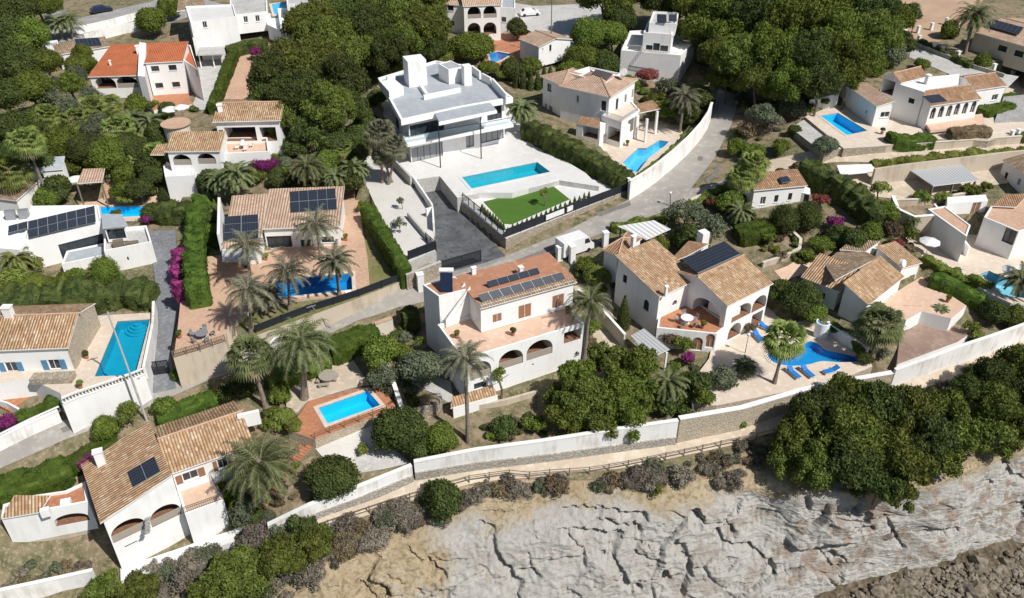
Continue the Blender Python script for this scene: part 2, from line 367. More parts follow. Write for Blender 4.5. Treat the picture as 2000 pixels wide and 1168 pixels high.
# ---------------------------------------------------------------- pools
POOLS = []
def smooth_poly(p, k=5):
    out = []; n = len(p)
    for i in range(n):
        a, b, c, d = (Vector(p[(i+j) % n]) for j in (-1, 0, 1, 2))
        for s in range(k):
            t = s/k; out.append(.5*((2*b) + (c-a)*t + (2*a-5*b+4*c-d)*t*t + (3*b-a-3*c+d)*t**3))
    return out
def mat_pool(name, c, line=(.75, .85, .9)):
    k = NT(name, .5, .3); p = k.pos(); k.col(k.mix(k.noise(p, 1.2, 3), tuple(x*.85 for x in c), tuple(min(1, x*1.15) for x in c))); return k.m
def mat_water(name, tint):
    k = NT(name); g = k.n('BsdfGlossy'); g.inputs['Roughness'].default_value = .06; t = k.n('BsdfTransparent'); t.inputs[0].default_value = (*tint, 1)
    fr = k.n('Fresnel'); fr.inputs[0].default_value = 1.33; b = k.n('Bump'); b.inputs['Strength'].default_value = .18; b.inputs['Distance'].default_value = .05
    p = k.pos(); k.l(k.noise(p, 3.5, 3), b.inputs['Height']); k.l(b.outputs[0], g.inputs['Normal']); k.l(b.outputs[0], fr.inputs['Normal'])
    mx = k.n('MixShader'); k.l(fr.outputs[0], mx.inputs[0]); k.l(t.outputs[0], mx.inputs[1]); k.l(g.outputs[0], mx.inputs[2]); k.l(mx.outputs[0], k.t.nodes['Material Output'].inputs[0]); return k.m
M_water = mat_water('pool_water', (.72, .95, 1.0))
def pool(label, pts, z, tile, depth=1.3, cop=.45, copmat=None, smooth=False, steps=None, group=None):
    pl = [P(x, y, z) for x, y in pts]
    if smooth: pl = smooth_poly(pl)
    if area2(pl) < 0: pl = pl[::-1]
    pl = [Vector((p.x, p.y)) for p in pl]; outer = inset(pl, -cop)
    POOLS.append((outer, z)); c = sum(pl, Vector((0, 0)))/len(pl)
    r = thing('swimming_pool', label, 'swimming pool', (c.x, c.y, z), group)
    m = MB(); n = len(pl)
    fl = [Vector((p.x, p.y, z-depth)) for p in pl]; tr = tessellate_polygon([fl]); m.tris(fl, [fixt(fl, t) for t in tr])
    for i in range(n):
        a, b = pl[i], pl[(i+1) % n]; m.face([(b.x, b.y, z-depth), (a.x, a.y, z-depth), (a.x, a.y, z), (b.x, b.y, z)])
    m.build('basin', tile, r)
    if steps is not None:
        m = MB(); sx, sy, rad = steps; s = P(sx, sy, z)
        for k in range(4):
            q = [(s.x + rad*(1-k*.22)*math.cos(t), s.y - rad*(1-k*.22)*math.sin(t)) for t in [math.pi*j/14 for j in range(15)]]
            m.prism(q, z-depth, z-depth*.82 + k*.24)
        m.build('steps', tile, r)
    m = MB(); w = [Vector((p.x, p.y, z-.10)) for p in pl]; tr = tessellate_polygon([w]); m.tris(w, [fixt(w, t) for t in tr]); m.build('water', M_water, r)
    m = MB()
    for i in range(n):
        j = (i+1) % n; A, B, C, D = outer[i], outer[j], pl[j], pl[i]; h = z+.05
        m.face([(A.x, A.y, h), (B.x, B.y, h), (C.x, C.y, h), (D.x, D.y, h)]); m.face([(A.x, A.y, z-.2), (B.x, B.y, z-.2), (B.x, B.y, h), (A.x, A.y, h)])
        m.face([(C.x, C.y, z-.12), (D.x, D.y, z-.12), (D.x, D.y, h), (C.x, C.y, h)])
    m.build('coping', copmat or M_deck, r); return r
PT_cyan = mat_pool('cyan_pool_tile', (.012, .36, .50)); PT_azure = mat_pool('azure_pool_tile', (.02, .58, .93)); PT_deep = mat_pool('blue_pool_tile', (.015, .30, .62))
PT_teal = mat_pool('teal_pool_tile', (.03, .46, .55)); PT_pale = mat_pool('pale_pool_tile', (.42, .66, .76)); PT_sky = mat_pool('sky_pool_tile', (.16, .58, .82))
PT_navy = mat_pool('navy_pool_tile', (.02, .30, .60))
def slab(name, pts, z, mat, side=None, depth=5, px=True):
    pl = [P(p[0], p[1], p[2] if len(p) > 2 else z).xy for p in pts] if px else [Vector(p) for p in pts]
    if area2(pl) < 0: pl = pl[::-1]
    holes = []
    for o, pz in POOLS:
        c = sum(o, Vector((0, 0)))/len(o)
        if abs(pz - z) < .02 and inpoly(c.x, c.y, pl): holes.append([p for p in o])
    # the terrace top ends under the outer edge of the coping
    loops = [[Vector((p.x, p.y, z)) for p in pl]] + [[Vector((p.x, p.y, z)) for p in inset(h, .02)] for h in holes]
    m = MB(); flat = [p for l in loops for p in l]; m.tris(flat, [fixt(flat, t) for t in tessellate_polygon(loops)])
    n = len(pl)
    for i in range(n):
        a, b = pl[i], pl[(i+1) % n]; m.face([(a.x, a.y, z-depth), (b.x, b.y, z-depth), (b.x, b.y, z), (a.x, a.y, z)], 1)
    o = m.build(name, [mat, side or mat]); tag(o, kind='structure'); SLABS.append(([tuple(p) for p in pl], z)); return o
def resample(pts, n):
    d = [0]
    for a, b in zip(pts, pts[1:]): d.append(d[-1] + (b-a).length)
    out = []; k = 0
    for i in range(n):
        t = d[-1]*i/(n-1)
        while k < len(d)-2 and d[k+1] < t: k += 1
        s = (t-d[k])/max(1e-6, d[k+1]-d[k]); out.append(pts[k].lerp(pts[k+1], min(1, s)))
    return out
def drape(name, A, B, mat, off=.06, kind='structure', ext=0):
    a = [T_(x, y) for x, y in A]; b = [T_(x, y) for x, y in B]
    L = sum((q-p).length for p, q in zip(a, a[1:])); n = max(6, int(L/1.0)); w = max((p-q).length for p, q in zip(a, b[:len(a)])) if len(a) == len(b) else 8
    k = max(4, int(w/1.0))
    if len(a) == len(b):
        # matching stations keep the cross lines square
        ra, rb = [], []
        for i in range(len(a)-1):
            seg = max(2, int(max((a[i+1]-a[i]).length, (b[i+1]-b[i]).length)/1.0))
            for s in range(seg): ra.append(a[i].lerp(a[i+1], s/seg)); rb.append(b[i].lerp(b[i+1], s/seg))
        ra.append(a[-1]); rb.append(b[-1])
    else: ra, rb = resample(a, n), resample(b, n)
    V = np.array([[tuple(p.lerp(q, j/k)) for j in range(k+1)] for p, q in zip(ra, rb)])
    V[..., 2] = tz_arr(V[..., 0], V[..., 1]) + off
    me = gridmesh(name, V, mat); o = bpy.data.objects.new(name, me); COL.objects.link(o); tag(o, kind=kind)
    return o
def sheet(name, pts, z, mat, up=.012):            # thin layer lying on a terrace
    pl = [P(x, y, z+up) for x, y in pts]; m = MB(); m.prism([p.xy for p in pl], z-.05, z+up); return tag(m.build(name, mat), kind='structure')
exec_pools = [
 ('long turquoise pool with round corner steps beside the blue-shuttered house', [(229.8,627.5),(293.5,623.7),(264.5,733),(184.9,735.9)], 0, PT_cyan, dict(steps=(268,626,1.6))),
 ('small bright blue pool on the terracotta deck behind the tiled front villa', [(622,797),(718.3,763.6),(742.7,791.9),(640,827.8)], -3.5, PT_azure, {}),
 ('bright blue pool of the white villa below the pine grove, upper right', [(1601.4,226),(1636.1,220.9),(1693.9,255.5),(1654.1,264.5)], 5.6, PT_azure, {}),
 ('wide turquoise pool beside the artificial lawn of the flat-roofed white villa', [(901.9,346.2),(1048.8,316.7),(1074.5,336),(921.2,368.6)], 2.4, PT_teal, dict(copmat=M_wpave)),
 ('blue pool under the tall palms in front of the ribbed roof with solar panels', [(538.5,548.5),(686.2,533.2),(688.2,565.8),(543.7,581.2)], .5, PT_deep, {}),
 ('curved blue pool with pale rim beside the blue loungers', [(1500,690),(1510,679),(1535,677),(1562,676),(1580,667),(1598,672),(1612,683),(1642,690),(1670,697),(1676,706),(1640,708),(1605,706),(1580,712),(1550,715),(1522,712),(1505,703)], -3.2, PT_navy, dict(smooth=True, depth=.9)),
 ('angled light blue pool below the hip-roofed house beside the curved road wall', [(1216,318),(1246,290),(1262,290),(1288,274),(1306,277),(1300,284),(1268,308),(1246,336),(1234,336)], 1.2, PT_sky, {}),
 ('pale round-ended pool on the sandy patio at the right edge', [(1912,536),(1932,529),(1952,540),(2010,548),(2010,584),(1962,578),(1946,566),(1938,552)], -.6, PT_pale, dict(smooth=False)),
 ('small blue pool half hidden by plants behind the white house with rooftop solar panels', [(196,404),(322,402),(330,420),(200,426)], -.3, PT_azure, {}),
 ('small shaded blue pool beside the brick terrace of the arcaded house', [(955,104),(972,101),(998,106),(978,118),(960,124)], 5.4, PT_navy, {}),
 ('small rooftop pool with low white walls at the top of the photo', [(530,8),(560,4),(564,24),(536,28)], 9.6, PT_sky, dict(depth=.6)),
]
for lb, pts, z, tl, kw in exec_pools: pool(lb, pts, z, tl, **kw)
# ---------------------------------------------------------------- terraces and yards
slab('pool_terrace', [(184,617),(304,610),(300,640),(283,731),(262,741),(150,778),(122,790),(118,768),(150,742),(158,700)], 0, M_deck, M_white)
slab('house_yard', [(-80,560),(186,560),(184,617),(158,700),(150,742),(118,768),(60,740),(-80,760)], -.05, M_deck, M_white)
slab('villa_terrace', [(770,316),(803,352),(859,344),(893,386),(940,377),(1000,377.5),(1092,352),(1170,364),(1144,338),(1095,308),(1012,240),(980,190),(740,190)], 2.4, M_wpave, M_lgrey)
slab('lower_terrace', [(893,388),(935,372),(1092,346),(1172,352),(1226,372),(988,466)], 1.6, M_wpave, M_stone)
slab('gravel_terrace', [(712,355),(708,300),(768,312),(800,355),(843,414),(846,455),(852,488),(798,512),(765,470)], 1.6, M_gravel, M_lgrey)
slab('slate_driveway', [(796,352),(866,344),(894,400),(988,500),(944,514),(862,536),(848,490),(843,410)], .12, M_drive, M_grey)
slab('terracotta_terrace', [(430,590),(505,492),(640,470),(655,385),(697,378),(718,505),(722,562),(692,574),(541,590),(470,618)], .5, M_terra2, M_beige)
slab('lawn', [(462,640),(430,600),(541,594),(700,576),(722,562),(716,505),(705,440),(708,390),(735,420),(795,545),(690,586),(500,655)], .32, M_drygrass, M_beige)
slab('tiled_terrace', [(396,502),(440,497),(505,540),(492,602),(441,646),(441,667),(339,700),(347,640),(353,582)], .9, M_terra2, M_beige)
slab('garden_patio', [(557,748),(682,693),(704,724),(722,752),(690,757),(600,784),(580,805),(560,812)], -3.6, M_path, M_stone)
slab('pool_terrace', [(562,840),(603,783),(718,754),(757,772),(772,792),(757,804),(615,858),(598,852)], -3.5, M_terra, M_rstone)
slab('pool_terrace', [(1385,700),(1398,640),(1500,600),(1535,632),(1575,625),(1612,645),(1694,692),(1704,716),(1640,742),(1560,760),(1400,792),(1352,790),(1340,760)], -3.2, M_deck, M_rstone, 4)
slab('brown_terrace', [(1757,660),(1803,618),(1900,648),(1870,668),(1752,712)], -3.1, mat_mottle('brown_paving', (.33, .23, .18), (.26, .18, .14), .3, (.39, .29, .23), 1.5), M_white)
slab('peach_terrace', [(1700,600),(1800,540),(1888,597),(1858,622),(1800,608),(1770,625)], -1.2, M_peach, M_white)
slab('sandy_patio', [(1740,470),(1800,455),(1880,455),(2060,480),(2060,600),(1975,592),(1930,572),(1860,530),(1790,500)], -.6, M_deck, M_white)
slab('pool_terrace', [(1185,300),(1130,262),(1165,235),(1290,236),(1345,250),(1322,274),(1262,332),(1240,350),(1222,345)], 1.2, M_deck, M_white)
slab('pool_terrace', [(1572,228),(1632,204),(1700,222),(1772,262),(1742,284),(1648,290)], 5.6, M_deck, M_stone)
slab('villa_yard', [(1702,232),(1758,188),(1990,150),(2020,250),(1930,275),(1830,272),(1772,262)], 5.5, M_deck, M_stone)
slab('concrete_patio', [(1545,250),(1572,232),(1648,290),(1610,300)], 5.2, M_lgrey, M_stone)
slab('roof_terrace', [(150,400),(260,372),(345,372),(352,426),(195,432)], -.3, M_peach, M_white)
slab('brick_terrace', [(900,66),(1010,60),(1060,90),(1010,118),(985,128),(950,128),(940,104)], 5.4, M_terra, M_stone)
slab('house_terrace', [(268,190),(368,180),(374,204),(300,215)], 4, M_terra, M_white)
sheet('artificial_lawn', [(944,394),(1000,380),(1080,363),(1113,389),(1000,438),(984,437)], 1.6, M_grass, .03)
# roads and paths
UE = [(-60,900),(0,880),(123,822),(279,773),(390,718),(500,662),(582,632),(685,592),(786,558),(830,547),(900,535),(985,502),(1100,455),(1225,392),(1300,330),(1350,280),(1385,228),(1402,180),(1408,130)]
LE = [(-60,945),(0,916),(130,858),(295,793),(410,742),(526,705),(622,662),(700,626),(780,600),(830,590),(910,570),(1000,535),(1120,478),(1260,425),(1345,375),(1395,310),(1428,245),(1446,185),(1455,130)]
drape('road', UE, LE, M_asphalt, .06)
drape('road_shoulder', [(1225,392),(1300,360),(1345,375)], [(1190,450),(1330,400),(1425,348)], M_asphalt, .03)
drape('driveway', [(290,452),(305,560),(303,620),(288,700),(279,773)], [(343,450),(345,540),(350,600),(332,690),(345,760)], M_drive2, .10)
drape('cliff_path', [(470,1082),(560,1040),(690,984),(806,935),(930,915),(1060,900),(1200,880),(1320,864),(1440,838),(1560,795),(1700,762),(1850,715),(2000,664),(2100,628)], [(500,1100),(580,1058),(700,1012),(820,972),(935,942),(1030,934),(1210,916),(1344,889),(1440,868),(1575,828),(1715,790),(1870,745),(2020,690),(2120,650)], M_path, .06)
drape('house_lane', [(384,120),(392,160),(374,215)], [(436,118),(425,160),(408,215)], M_lgrey, .06)
drape('terracotta_ramp', [(460,92),(452,130),(436,195)], [(490,92),(490,130),(486,195)], M_terra2, .08)
drape('road', [(40,62),(180,30),(300,2),(330,-20)], [(70,92),(200,70),(335,45),(440,10)], M_grey, .06)
drape('paved_yard', [(1000,5),(1040,12),(1100,10),(1180,5)], [(1010,48),(1060,75),(1110,50),(1170,45)], M_lgrey, .07)
drape('terrace_path', [(1480,318),(1600,292),(1750,285),(1900,272),(2060,262)], [(1490,338),(1620,318),(1700,318),(1900,300),(2060,285)], M_path, .06)
drape('garden_terrace', [(1600,345),(1760,330),(1920,310),(2050,300)], [(1640,380),(1770,392),(1900,368),(2050,350)], M_path, .12)
drape('upper_driveway', [(1782,88),(1850,112),(1912,138),(1990,150)], [(1775,112),(1830,135),(1880,158),(1960,180)], M_lgrey, .06)
drape('dirt_lot', [(1745,-20),(1768,30),(1760,72)], [(1930,-20),(1900,40),(1830,85)], mat_mottle('reddish_earth', (.50, .36, .25), (.42, .28, .19), .2), .06)
drape('curved_lane', [(1960,190),(1945,230),(1935,262)], [(2060,180),(2040,230),(2020,270)], M_grey, .08)
drape('dirt_track', [(1060,20),(1075,70),(1060,110)], [(1180,30),(1150,70),(1120,110)], M_lgrey, .06)
drape('garden_path', [(800,750),(850,770),(880,790)], [(830,730),(880,745),(885,780)], M_lgrey, .06)
drape('garden_path', [(1572,474),(1604,500),(1578,532),(1530,550)], [(1552,484),(1566,503),(1538,520),(1512,530)], M_peach, .07)
drape('side_garden', [(1120,560),(1150,640),(1180,700)], [(1190,540),(1200,640),(1240,700)], M_path, .05)
drape('gravel_slope', [(600,860),(690,835),(740,815)], [(640,905),(715,905),(760,900)], M_gravel, .06)
drape('old_patio', [(690,885),(730,870),(760,868)], [(700,925),(760,915),(800,905)], M_lgrey, .08)
M_patch = mat_mottle('asphalt_patch', (.20, .19, .175), (.16, .155, .145), .5, (.24, .23, .21), 3, .95, .3)
drape('road_patch', [(1160,418),(1190,408),(1230,394)], [(1172,424),(1200,413),(1232,402)], M_patch, .075)
drape('road_patch', [(1403,318),(1395,335),(1377,352)], [(1408,322),(1400,342),(1382,358)], M_patch, .075)
drape('road_patch', [(1363,306),(1368,306),(1373,307)], [(1362,314),(1367,315),(1372,315)], M_patch, .075)
drape('road_patch', [(1000,512),(1040,496),(1080,481)], [(1006,518),(1044,502),(1083,488)], M_patch, .075)
drape('road_patch', [(118,838),(126,834),(133,832)], [(124,846),(132,843),(139,840)], M_patch, .075)
drape('driveway', [(1218,372),(1225,382),(1228,392)], [(1225,368),(1232,378),(1236,386)], M_lgrey, .07)
# ---------------------------------------------------------------- terrain mesh
CL_TOP = [(300,1300),(520,1180),(640,1105),(760,1010),(850,985),(940,985),(1050,965),(1180,975),(1300,965),(1400,935),(1480,920),(1560,960),(1700,965),(1820,950),(1920,905),(2020,860),(2150,805),(2350,740)]
ctop = [T_(x, y) for x, y in CL_TOP]
def cl_y(x):
    for a, b in zip(ctop, ctop[1:]):
        if a.x <= x <= b.x: return a.y + (b.y-a.y)*(x-a.x)/max(1e-6, b.x-a.x)
    return ctop[0].y if x < ctop[0].x else ctop[-1].y
k = NT('hillside_ground', .95); p = k.pos()
n1 = k.ramp(k.noise(p, .09, 5, .6), [(.40, (0,)), (.6, (1,))]); n2 = k.ramp(k.noise(p, .8, 5, .65), [(.45, (0,)), (.62, (1,))])
c = k.mix(n1, (.28, .21, .14), (.16, .15, .08)); c = k.mix(n2, c, (.085, .09, .035)); c = k.mix(k.ramp(k.noise(p, 3.2, 4), [(.5, (0,)), (.7, (.6,))]), c, (.48, .39, .28))
k.col(c); k.bump(k.noise(p, 3, 6, .7), .8, .15); M_ground = k.m
xs = np.concatenate([np.linspace(-420, -135, 20), np.arange(-130, 130.1, .8), np.linspace(135, 420, 20)])
ys = np.concatenate([np.linspace(-60, 44, 10), np.arange(46, 215, .8), np.linspace(220, 600, 24)])
X, Y = np.meshgrid(xs, ys); Z = tz_arr(X, Y)
Z += .12*np.sin(X*1.7+np.sin(Y*.9)*2)*np.sin(Y*1.3+X*.4)*0.4
far = (Y > 215) | (np.abs(X) > 132); Z = np.where(far, np.clip(Z, -12, 30), Z)
def mask(pl, grow):
    q = np.array(inset(pl if area2(pl) > 0 else pl[::-1], -grow)); n = len(q); ins = np.zeros(X.shape, bool)
    for i in range(n):
        a, b = q[i], q[i-1]
        if a[1] == b[1]: continue
        ins ^= ((a[1] > Y) != (b[1] > Y)) & (X < (b[0]-a[0])*(Y-a[1])/(b[1]-a[1]) + a[0])
    return ins
for pl, z in SLABS: mk = mask(pl, .35); Z = np.where(mk, np.minimum(Z, z-.3), Z)
for o, z in POOLS: mk = mask([tuple(q) for q in o], 1.2); Z = np.where(mk, np.minimum(Z, z-2.6), Z)
cy = np.array([cl_y(x) for x in xs])[None, :]; Z = np.where(Y < cy+1.2, -26.0, Z)
me = gridmesh('ground', np.stack([X, Y, Z], -1), M_ground); o = bpy.data.objects.new('ground', me); COL.objects.link(o); tag(o, kind='structure')
# ---------------------------------------------------------------- cliff
CL_BOT = [(300,1600,-21),(520,1500,-21),(640,1450,-21),(760,1400,-21),(850,1370,-21),(940,1350,-21),(1050,1330,-21),(1180,1300,-21),(1300,1270,-21),(1400,1235,-20),(1480,1208,-19.6),(1560,1182,-19.4),(1700,1136,-19.4),(1820,1110,-19.2),(1920,1092,-19.2),(2020,1060,-19.2),(2150,990,-18),(2350,920,-18)]
cbot = [P(*c) for c in CL_BOT]
NU, NV = 1000, 230
k_t, seglen = [], [0]
for a, b in zip(ctop, ctop[1:]): seglen.append(seglen[-1] + (b-a).length)
V = np.zeros((NV, NU, 3)); j = 0
for i in range(NU):
    t = seglen[-1]*i/(NU-1)
    while j < len(seglen)-2 and seglen[j+1] < t: j += 1
    f = (t-seglen[j])/(seglen[j+1]-seglen[j]); f2 = f
    a = ctop[j].lerp(ctop[j+1], f2); b = cbot[j].lerp(cbot[j+1], f2)
    out = (b-a); out.z = 0; out.normalize()
    steep = min(1, max(0, (a.x-22)/18))
    for r in range(NV):
        v = r/(NV-1)
        if v < .06: # tucked in over the ground
            s = 1-v/.06; q = a - out*2.6*s; q = Vector((q.x, q.y, tz(q.x, q.y)+.05-.12*s)); amp = .0
        else:
            w = (v-.06)/.94; k1 = .3
            if w < k1: h = (w/k1)*(.34-.14*steep); z = (w/k1)*(.15+.1*steep)
            else: h = (.34-.14*steep) + (w-k1)/(1-k1)*(.66+.14*steep); z = .15+.1*steep + (w-k1)/(1-k1)*(.85-.1*steep)
            q = Vector((a.x+(b.x-a.x)*h, a.y+(b.y-a.y)*h, a.z+(b.z-a.z)*z)); amp = min(1, w*5)
        if amp > 0:
            n0 = noise.fractal(q*.16, 1, 2, 3); wv = noise.noise_vector(q*.28)*.7 + noise.noise_vector(q*1.6)*.07
            rock = min(1, max(0, (w-.11-.10*noise.noise(q*.3))*5))*(1 if a.x > -8 else .75 + .3*noise.noise(q*.2))
            qa = q + wv; wa = Vector((qa.x*.8 + qa.z*.25, qa.y*.8, qa.z*1.5 - qa.x*.22)); dsp = n0*.75*amp
            cm = min(1, max(.06, .45 + 2.6*noise.noise(q*.14 + Vector((3, 9, 4))))); cm2 = min(1, max(.1, .4 + 2.4*noise.noise(q*.3 + Vector((11, 2, 7)))))
            for sc, ca, cw, cd in ((.15, 1.5, .05, .8), (.38, .34, .035, .35), (1.0, .07, .04, .12)):
                d, pp = noise.voronoi(wa*sc + Vector((sc*31, 0, 0))); e = d[1]-d[0]
                dsp += rock*((noise.cell(pp[0]*5.3+Vector((.5, .5, .5)))-.5)*ca - max(0, 1-e/cw)*cd*(cm if sc < .3 else cm*cm2))
            led = (q.z*.52 + n0*1.1 + q.x*.07 + noise.noise(q*.6)*.25) % 1.0; dsp += rock*(led**2)*(.12 + .38*cm2)*(1 if led < .94 else (1-led)/.06)
            led = (q.z*1.9 + n0*2 + q.x*.11) % 1.0; dsp += rock*(led**3)*.16*cm
            dsp += noise.fractal(q*2.6, .8, 2, 4)*.075*amp + rock*(abs(noise.noise(Vector((q.x*1.5, q.y*1.5, q.z*.3))))*-.38 + abs(noise.noise(Vector((q.x*.6+q.z*.2, q.y*.6, q.z*3.2))))*-.22)
            q = q + (out*.85 + Vector((0, 0, .30)))*dsp*.72*amp
        V[r, i] = q
# fissures and hollows of the rock face: (photo polyline, width m, depth m)
FIS = [([(1103,1001),(1144,996),(1167,1004),(1195,999),(1213,1007),(1257,1009),(1258,1020)],.30,1.0), ([(1090,1040),(1154,1041),(1190,1048),(1210,1045),(1198,1068),(1195,1089)],.30,1.1), ([(1177,1086),(1195,1097),(1213,1122),(1226,1148),(1246,1148)],.30,1.1), ([(1105,1048),(1139,1076),(1141,1112)],.16,.6),
 ([(1357,1008),(1360,1022)],.75,1.5), ([(1322,1070),(1332,1078)],.6,1.2), ([(1238,1028),(1248,1036)],.4,.8), ([(1420,1032),(1430,1042)],.45,1.0), ([(1300,1125),(1303,1132)],.4,1.0), ([(1344,1091),(1347,1125),(1336,1145),(1331,1168)],.26,1.0), ([(1401,1038),(1413,1066),(1462,1066),(1493,1094)],.2,.8),
 ([(1167,989),(1180,999)],.2,.6), ([(1187,1017),(1205,1030),(1229,1030)],.2,.7), ([(1247,1058),(1267,1071)],.14,.5), ([(1241,1081),(1277,1099),(1295,1102)],.16,.5), ([(1442,978),(1439,1002)],.2,.6), ([(1000,1133),(1008,1138)],.5,1.1), ([(1015,1117),(1041,1117),(1051,1130)],.22,.8), ([(1031,1081),(1036,1104)],.14,.4),
 ([(937,1025),(960,1032),(962,1073),(975,1099),(998,1120)],.28,1.0), ([(838,1106),(845,1120),(860,1126)],.5,1.2), ([(836,1122),(860,1143)],.2,.7), ([(795,1073),(821,1102),(842,1099)],.18,.6), ([(641,1148),(667,1148)],.14,.4), ([(700,1135),(731,1168)],.24,.8), ([(757,1127),(788,1143)],.16,.5), ([(811,1153),(826,1161)],.2,.5), ([(849,1156),(885,1163)],.2,.6), ([(945,1000),(975,1004),(1000,1001)],.16,.6),
 ([(1577,971),(1580,996)],.25,.8), ([(1667,1007),(1685,981),(1678,950)],.28,.9), ([(1623,1084),(1644,1099),(1639,1112)],.35,.9), ([(1675,1034),(1703,1034)],.25,.7), ([(1598,1073),(1644,1135)],.16,.5), ([(1505,1099),(1510,1120)],.35,.9), ([(1920,940),(1936,944)],.2,.6), ([(1800,1040),(1870,1036)],.2,.6), ([(1960,900),(1975,930),(1995,935)],.22,.7), ([(1730,1010),(1750,1050),(1765,1070)],.16,.5)]
_dp = V[..., 1]*CT - (V[..., 2]-CH)*ST; _px = 1000 + FP*V[..., 0]/_dp; _py = 584 - FP*(V[..., 1]*ST + (V[..., 2]-CH)*CT)/_dp
_wob = np.sin(_px*.31)*1.6 + np.sin(_py*.43+_px*.11)*1.8 + np.sin(_px*.9+_py*.7)*.8
_acc = np.zeros(_px.shape)
for pl_, w_, d_ in FIS:
    best = np.full(_px.shape, 1e9)
    for (x0, y0), (x1, y1) in zip(pl_, pl_[1:]):
        ex, ey = x1-x0, y1-y0; L2 = ex*ex+ey*ey; t = np.clip(((_px-x0)*ex + (_py+_wob-y0)*ey)/L2, 0, 1); best = np.minimum(best, np.hypot(_px-x0-ex*t, _py+_wob-y0-ey*t)*(1+.8*np.abs(t-.5)*(len(pl_) == 2)))
    _acc = np.maximum(_acc, d_*np.clip(1.6 - best/(w_*19), 0, 1)**.8)
_acc *= (_dp > 0); V[..., 1] += _acc*.9; V[..., 2] += _acc*.12
k = NT('limestone_cliff', .95); p = k.pos(); sp = k.n('SeparateXYZ'); k.l(p, sp.inputs[0])
nz = k.noise(p, .16, 5, .6); st = k.math('ADD', k.math('MULTIPLY', k.noise(k.scale(p, (.25, .25, 2.2)), 1.0, 5, .65), .5), k.math('MULTIPLY', k.noise(k.scale(p, (1.3, 1.3, .14)), 1.0, 5, .65), .5))
zt_ = k.math('MULTIPLY', k.math('ADD', sp.outputs[2], 9.9), .5); xt_ = k.math('MULTIPLY', k.math('ADD', sp.outputs[0], 5.0), -.16)
hh = k.math('ADD', k.math('MAXIMUM', zt_, xt_), k.math('MULTIPLY', k.math('SUBTRACT', nz, .5), 3.5))
yel = k.ramp(hh, [(.2, (0,)), (.75, (1,))])
gry = k.mix(k.ramp(st, [(.35, (0,)), (.65, (1,))]), (.385, .37, .34), (.50, .485, .45)); pm_ = k.math('MULTIPLY', k.ramp(k.noise(p, .42, 5, .6), [(.52, (0,)), (.58, (.85,))]), k.ramp(k.math('MULTIPLY', sp.outputs[0], .03), [(.45, (.25,)), (.9, (1,))])); gry = k.mix(pm_, gry, (.30, .235, .185)); gry = k.mix(k.ramp(k.noise(p, 2.6, 5, .7), [(.5, (0,)), (.72, (.5,))]), gry, (.27, .25, .22))
soil = k.mix(k.ramp(k.noise(p, .7, 5, .65), [(.35, (0,)), (.65, (1,))]), (.36, .28, .17), (.47, .385, .265)); soil = k.mix(k.ramp(k.noise(p, 2.1, 4), [(.5, (0,)), (.62, (.85,))]), soil, (.25, .19, .11))
c = k.mix(yel, gry, soil); k.col(c)
k.bump(k.math('ADD', k.noise(k.scale(p, (1, 1, 2)), 1.8, 8, .68), k.math('MULTIPLY', st, .6)), 1.0, .30); M_cliff = k.m
me = gridmesh('cliff', V[::-1], M_cliff, False); o = bpy.data.objects.new('cliff', me); COL.objects.link(o); tag(o, kind='structure')
# beach at the cliff's foot
k = NT('beach_rubble', .95); p = k.pos(); cc = k.voro(p, 1.7, 'F1', 'Color'); sp = k.n('SeparateColor'); k.l(cc, sp.inputs[0])
c = k.ramp(sp.outputs[0], [(0, (.12, .09, .06)), (.5, (.20, .165, .12)), (1, (.08, .075, .035))]); k.col(k.mix(k.ramp(k.noise(p, .4, 4), [(.45, (0,)), (.6, (1,))]), c, (.11, .085, .055)))
k.bump(k.voro(p, 1.7, 'F1'), 1, .3); M_beach = k.m
bx, by = np.meshgrid(np.arange(-100, 130, .8), np.arange(20, 72, .8)); bz = -19.6 + .35*np.sin(bx*.7+by*.5)*np.sin(by*.9) - np.clip((44-by)*.12, 0, 3)
me = gridmesh('beach', np.stack([bx, by, bz], -1), M_beach); o = bpy.data.objects.new('beach', me); COL.objects.link(o); tag(o, kind='structure')
k = NT('sea_water', .08, .5); k.b.inputs['Base Color'].default_value = (.02, .09, .11, 1); k.bump(k.noise(k.pos(), .5, 5), .5, .3)
m = MB(); m.face([(-900, -900, -21.2), (900, -900, -21.2), (900, 60, -21.2), (-900, 60, -21.2)]); tag(m.build('sea', k.m), kind='structure')
# ---------------------------------------------------------------- building kit
def W2(p, z):                                    # photo point (x,y[,z]) or world Vector -> world point at z
    return Vector((p.x, p.y, z)) if isinstance(p, Vector) else P(p[0], p[1], p[2] if len(p) > 2 else z)
def rect(e0, e1, e2, z, z2=None):                # e0,e1 = visible edge, e2 = a point on the far edge
    a, b, c = W2(e0, z), W2(e1, z), W2(e2, z if z2 is None else z2)
    u = (b-a); u.z = 0; u.normalize(); v = Vector((-u.y, u.x, 0)); d = (c-b).dot(v)
    return [a.copy(), b.copy(), b + v*d, a + v*d]
OPEN = {  # kind: (recess, frame?, pane material, arched)
 'win': (.16, 'w', 'glass'), 'dwin': (.16, 'd', 'glass'), 'shut': (.10, 'w', 'wood'), 'door': (.14, 'w', 'wood'), 'garage': (.12, None, 'white'),
 'void': (2.8, None, None), 'deep': (3.6, None, None), 'slider': (.25, 'd', 'glass'), 'vent': (.12, None, 'black'), 'blind': (.2, 'd', 'blind')}
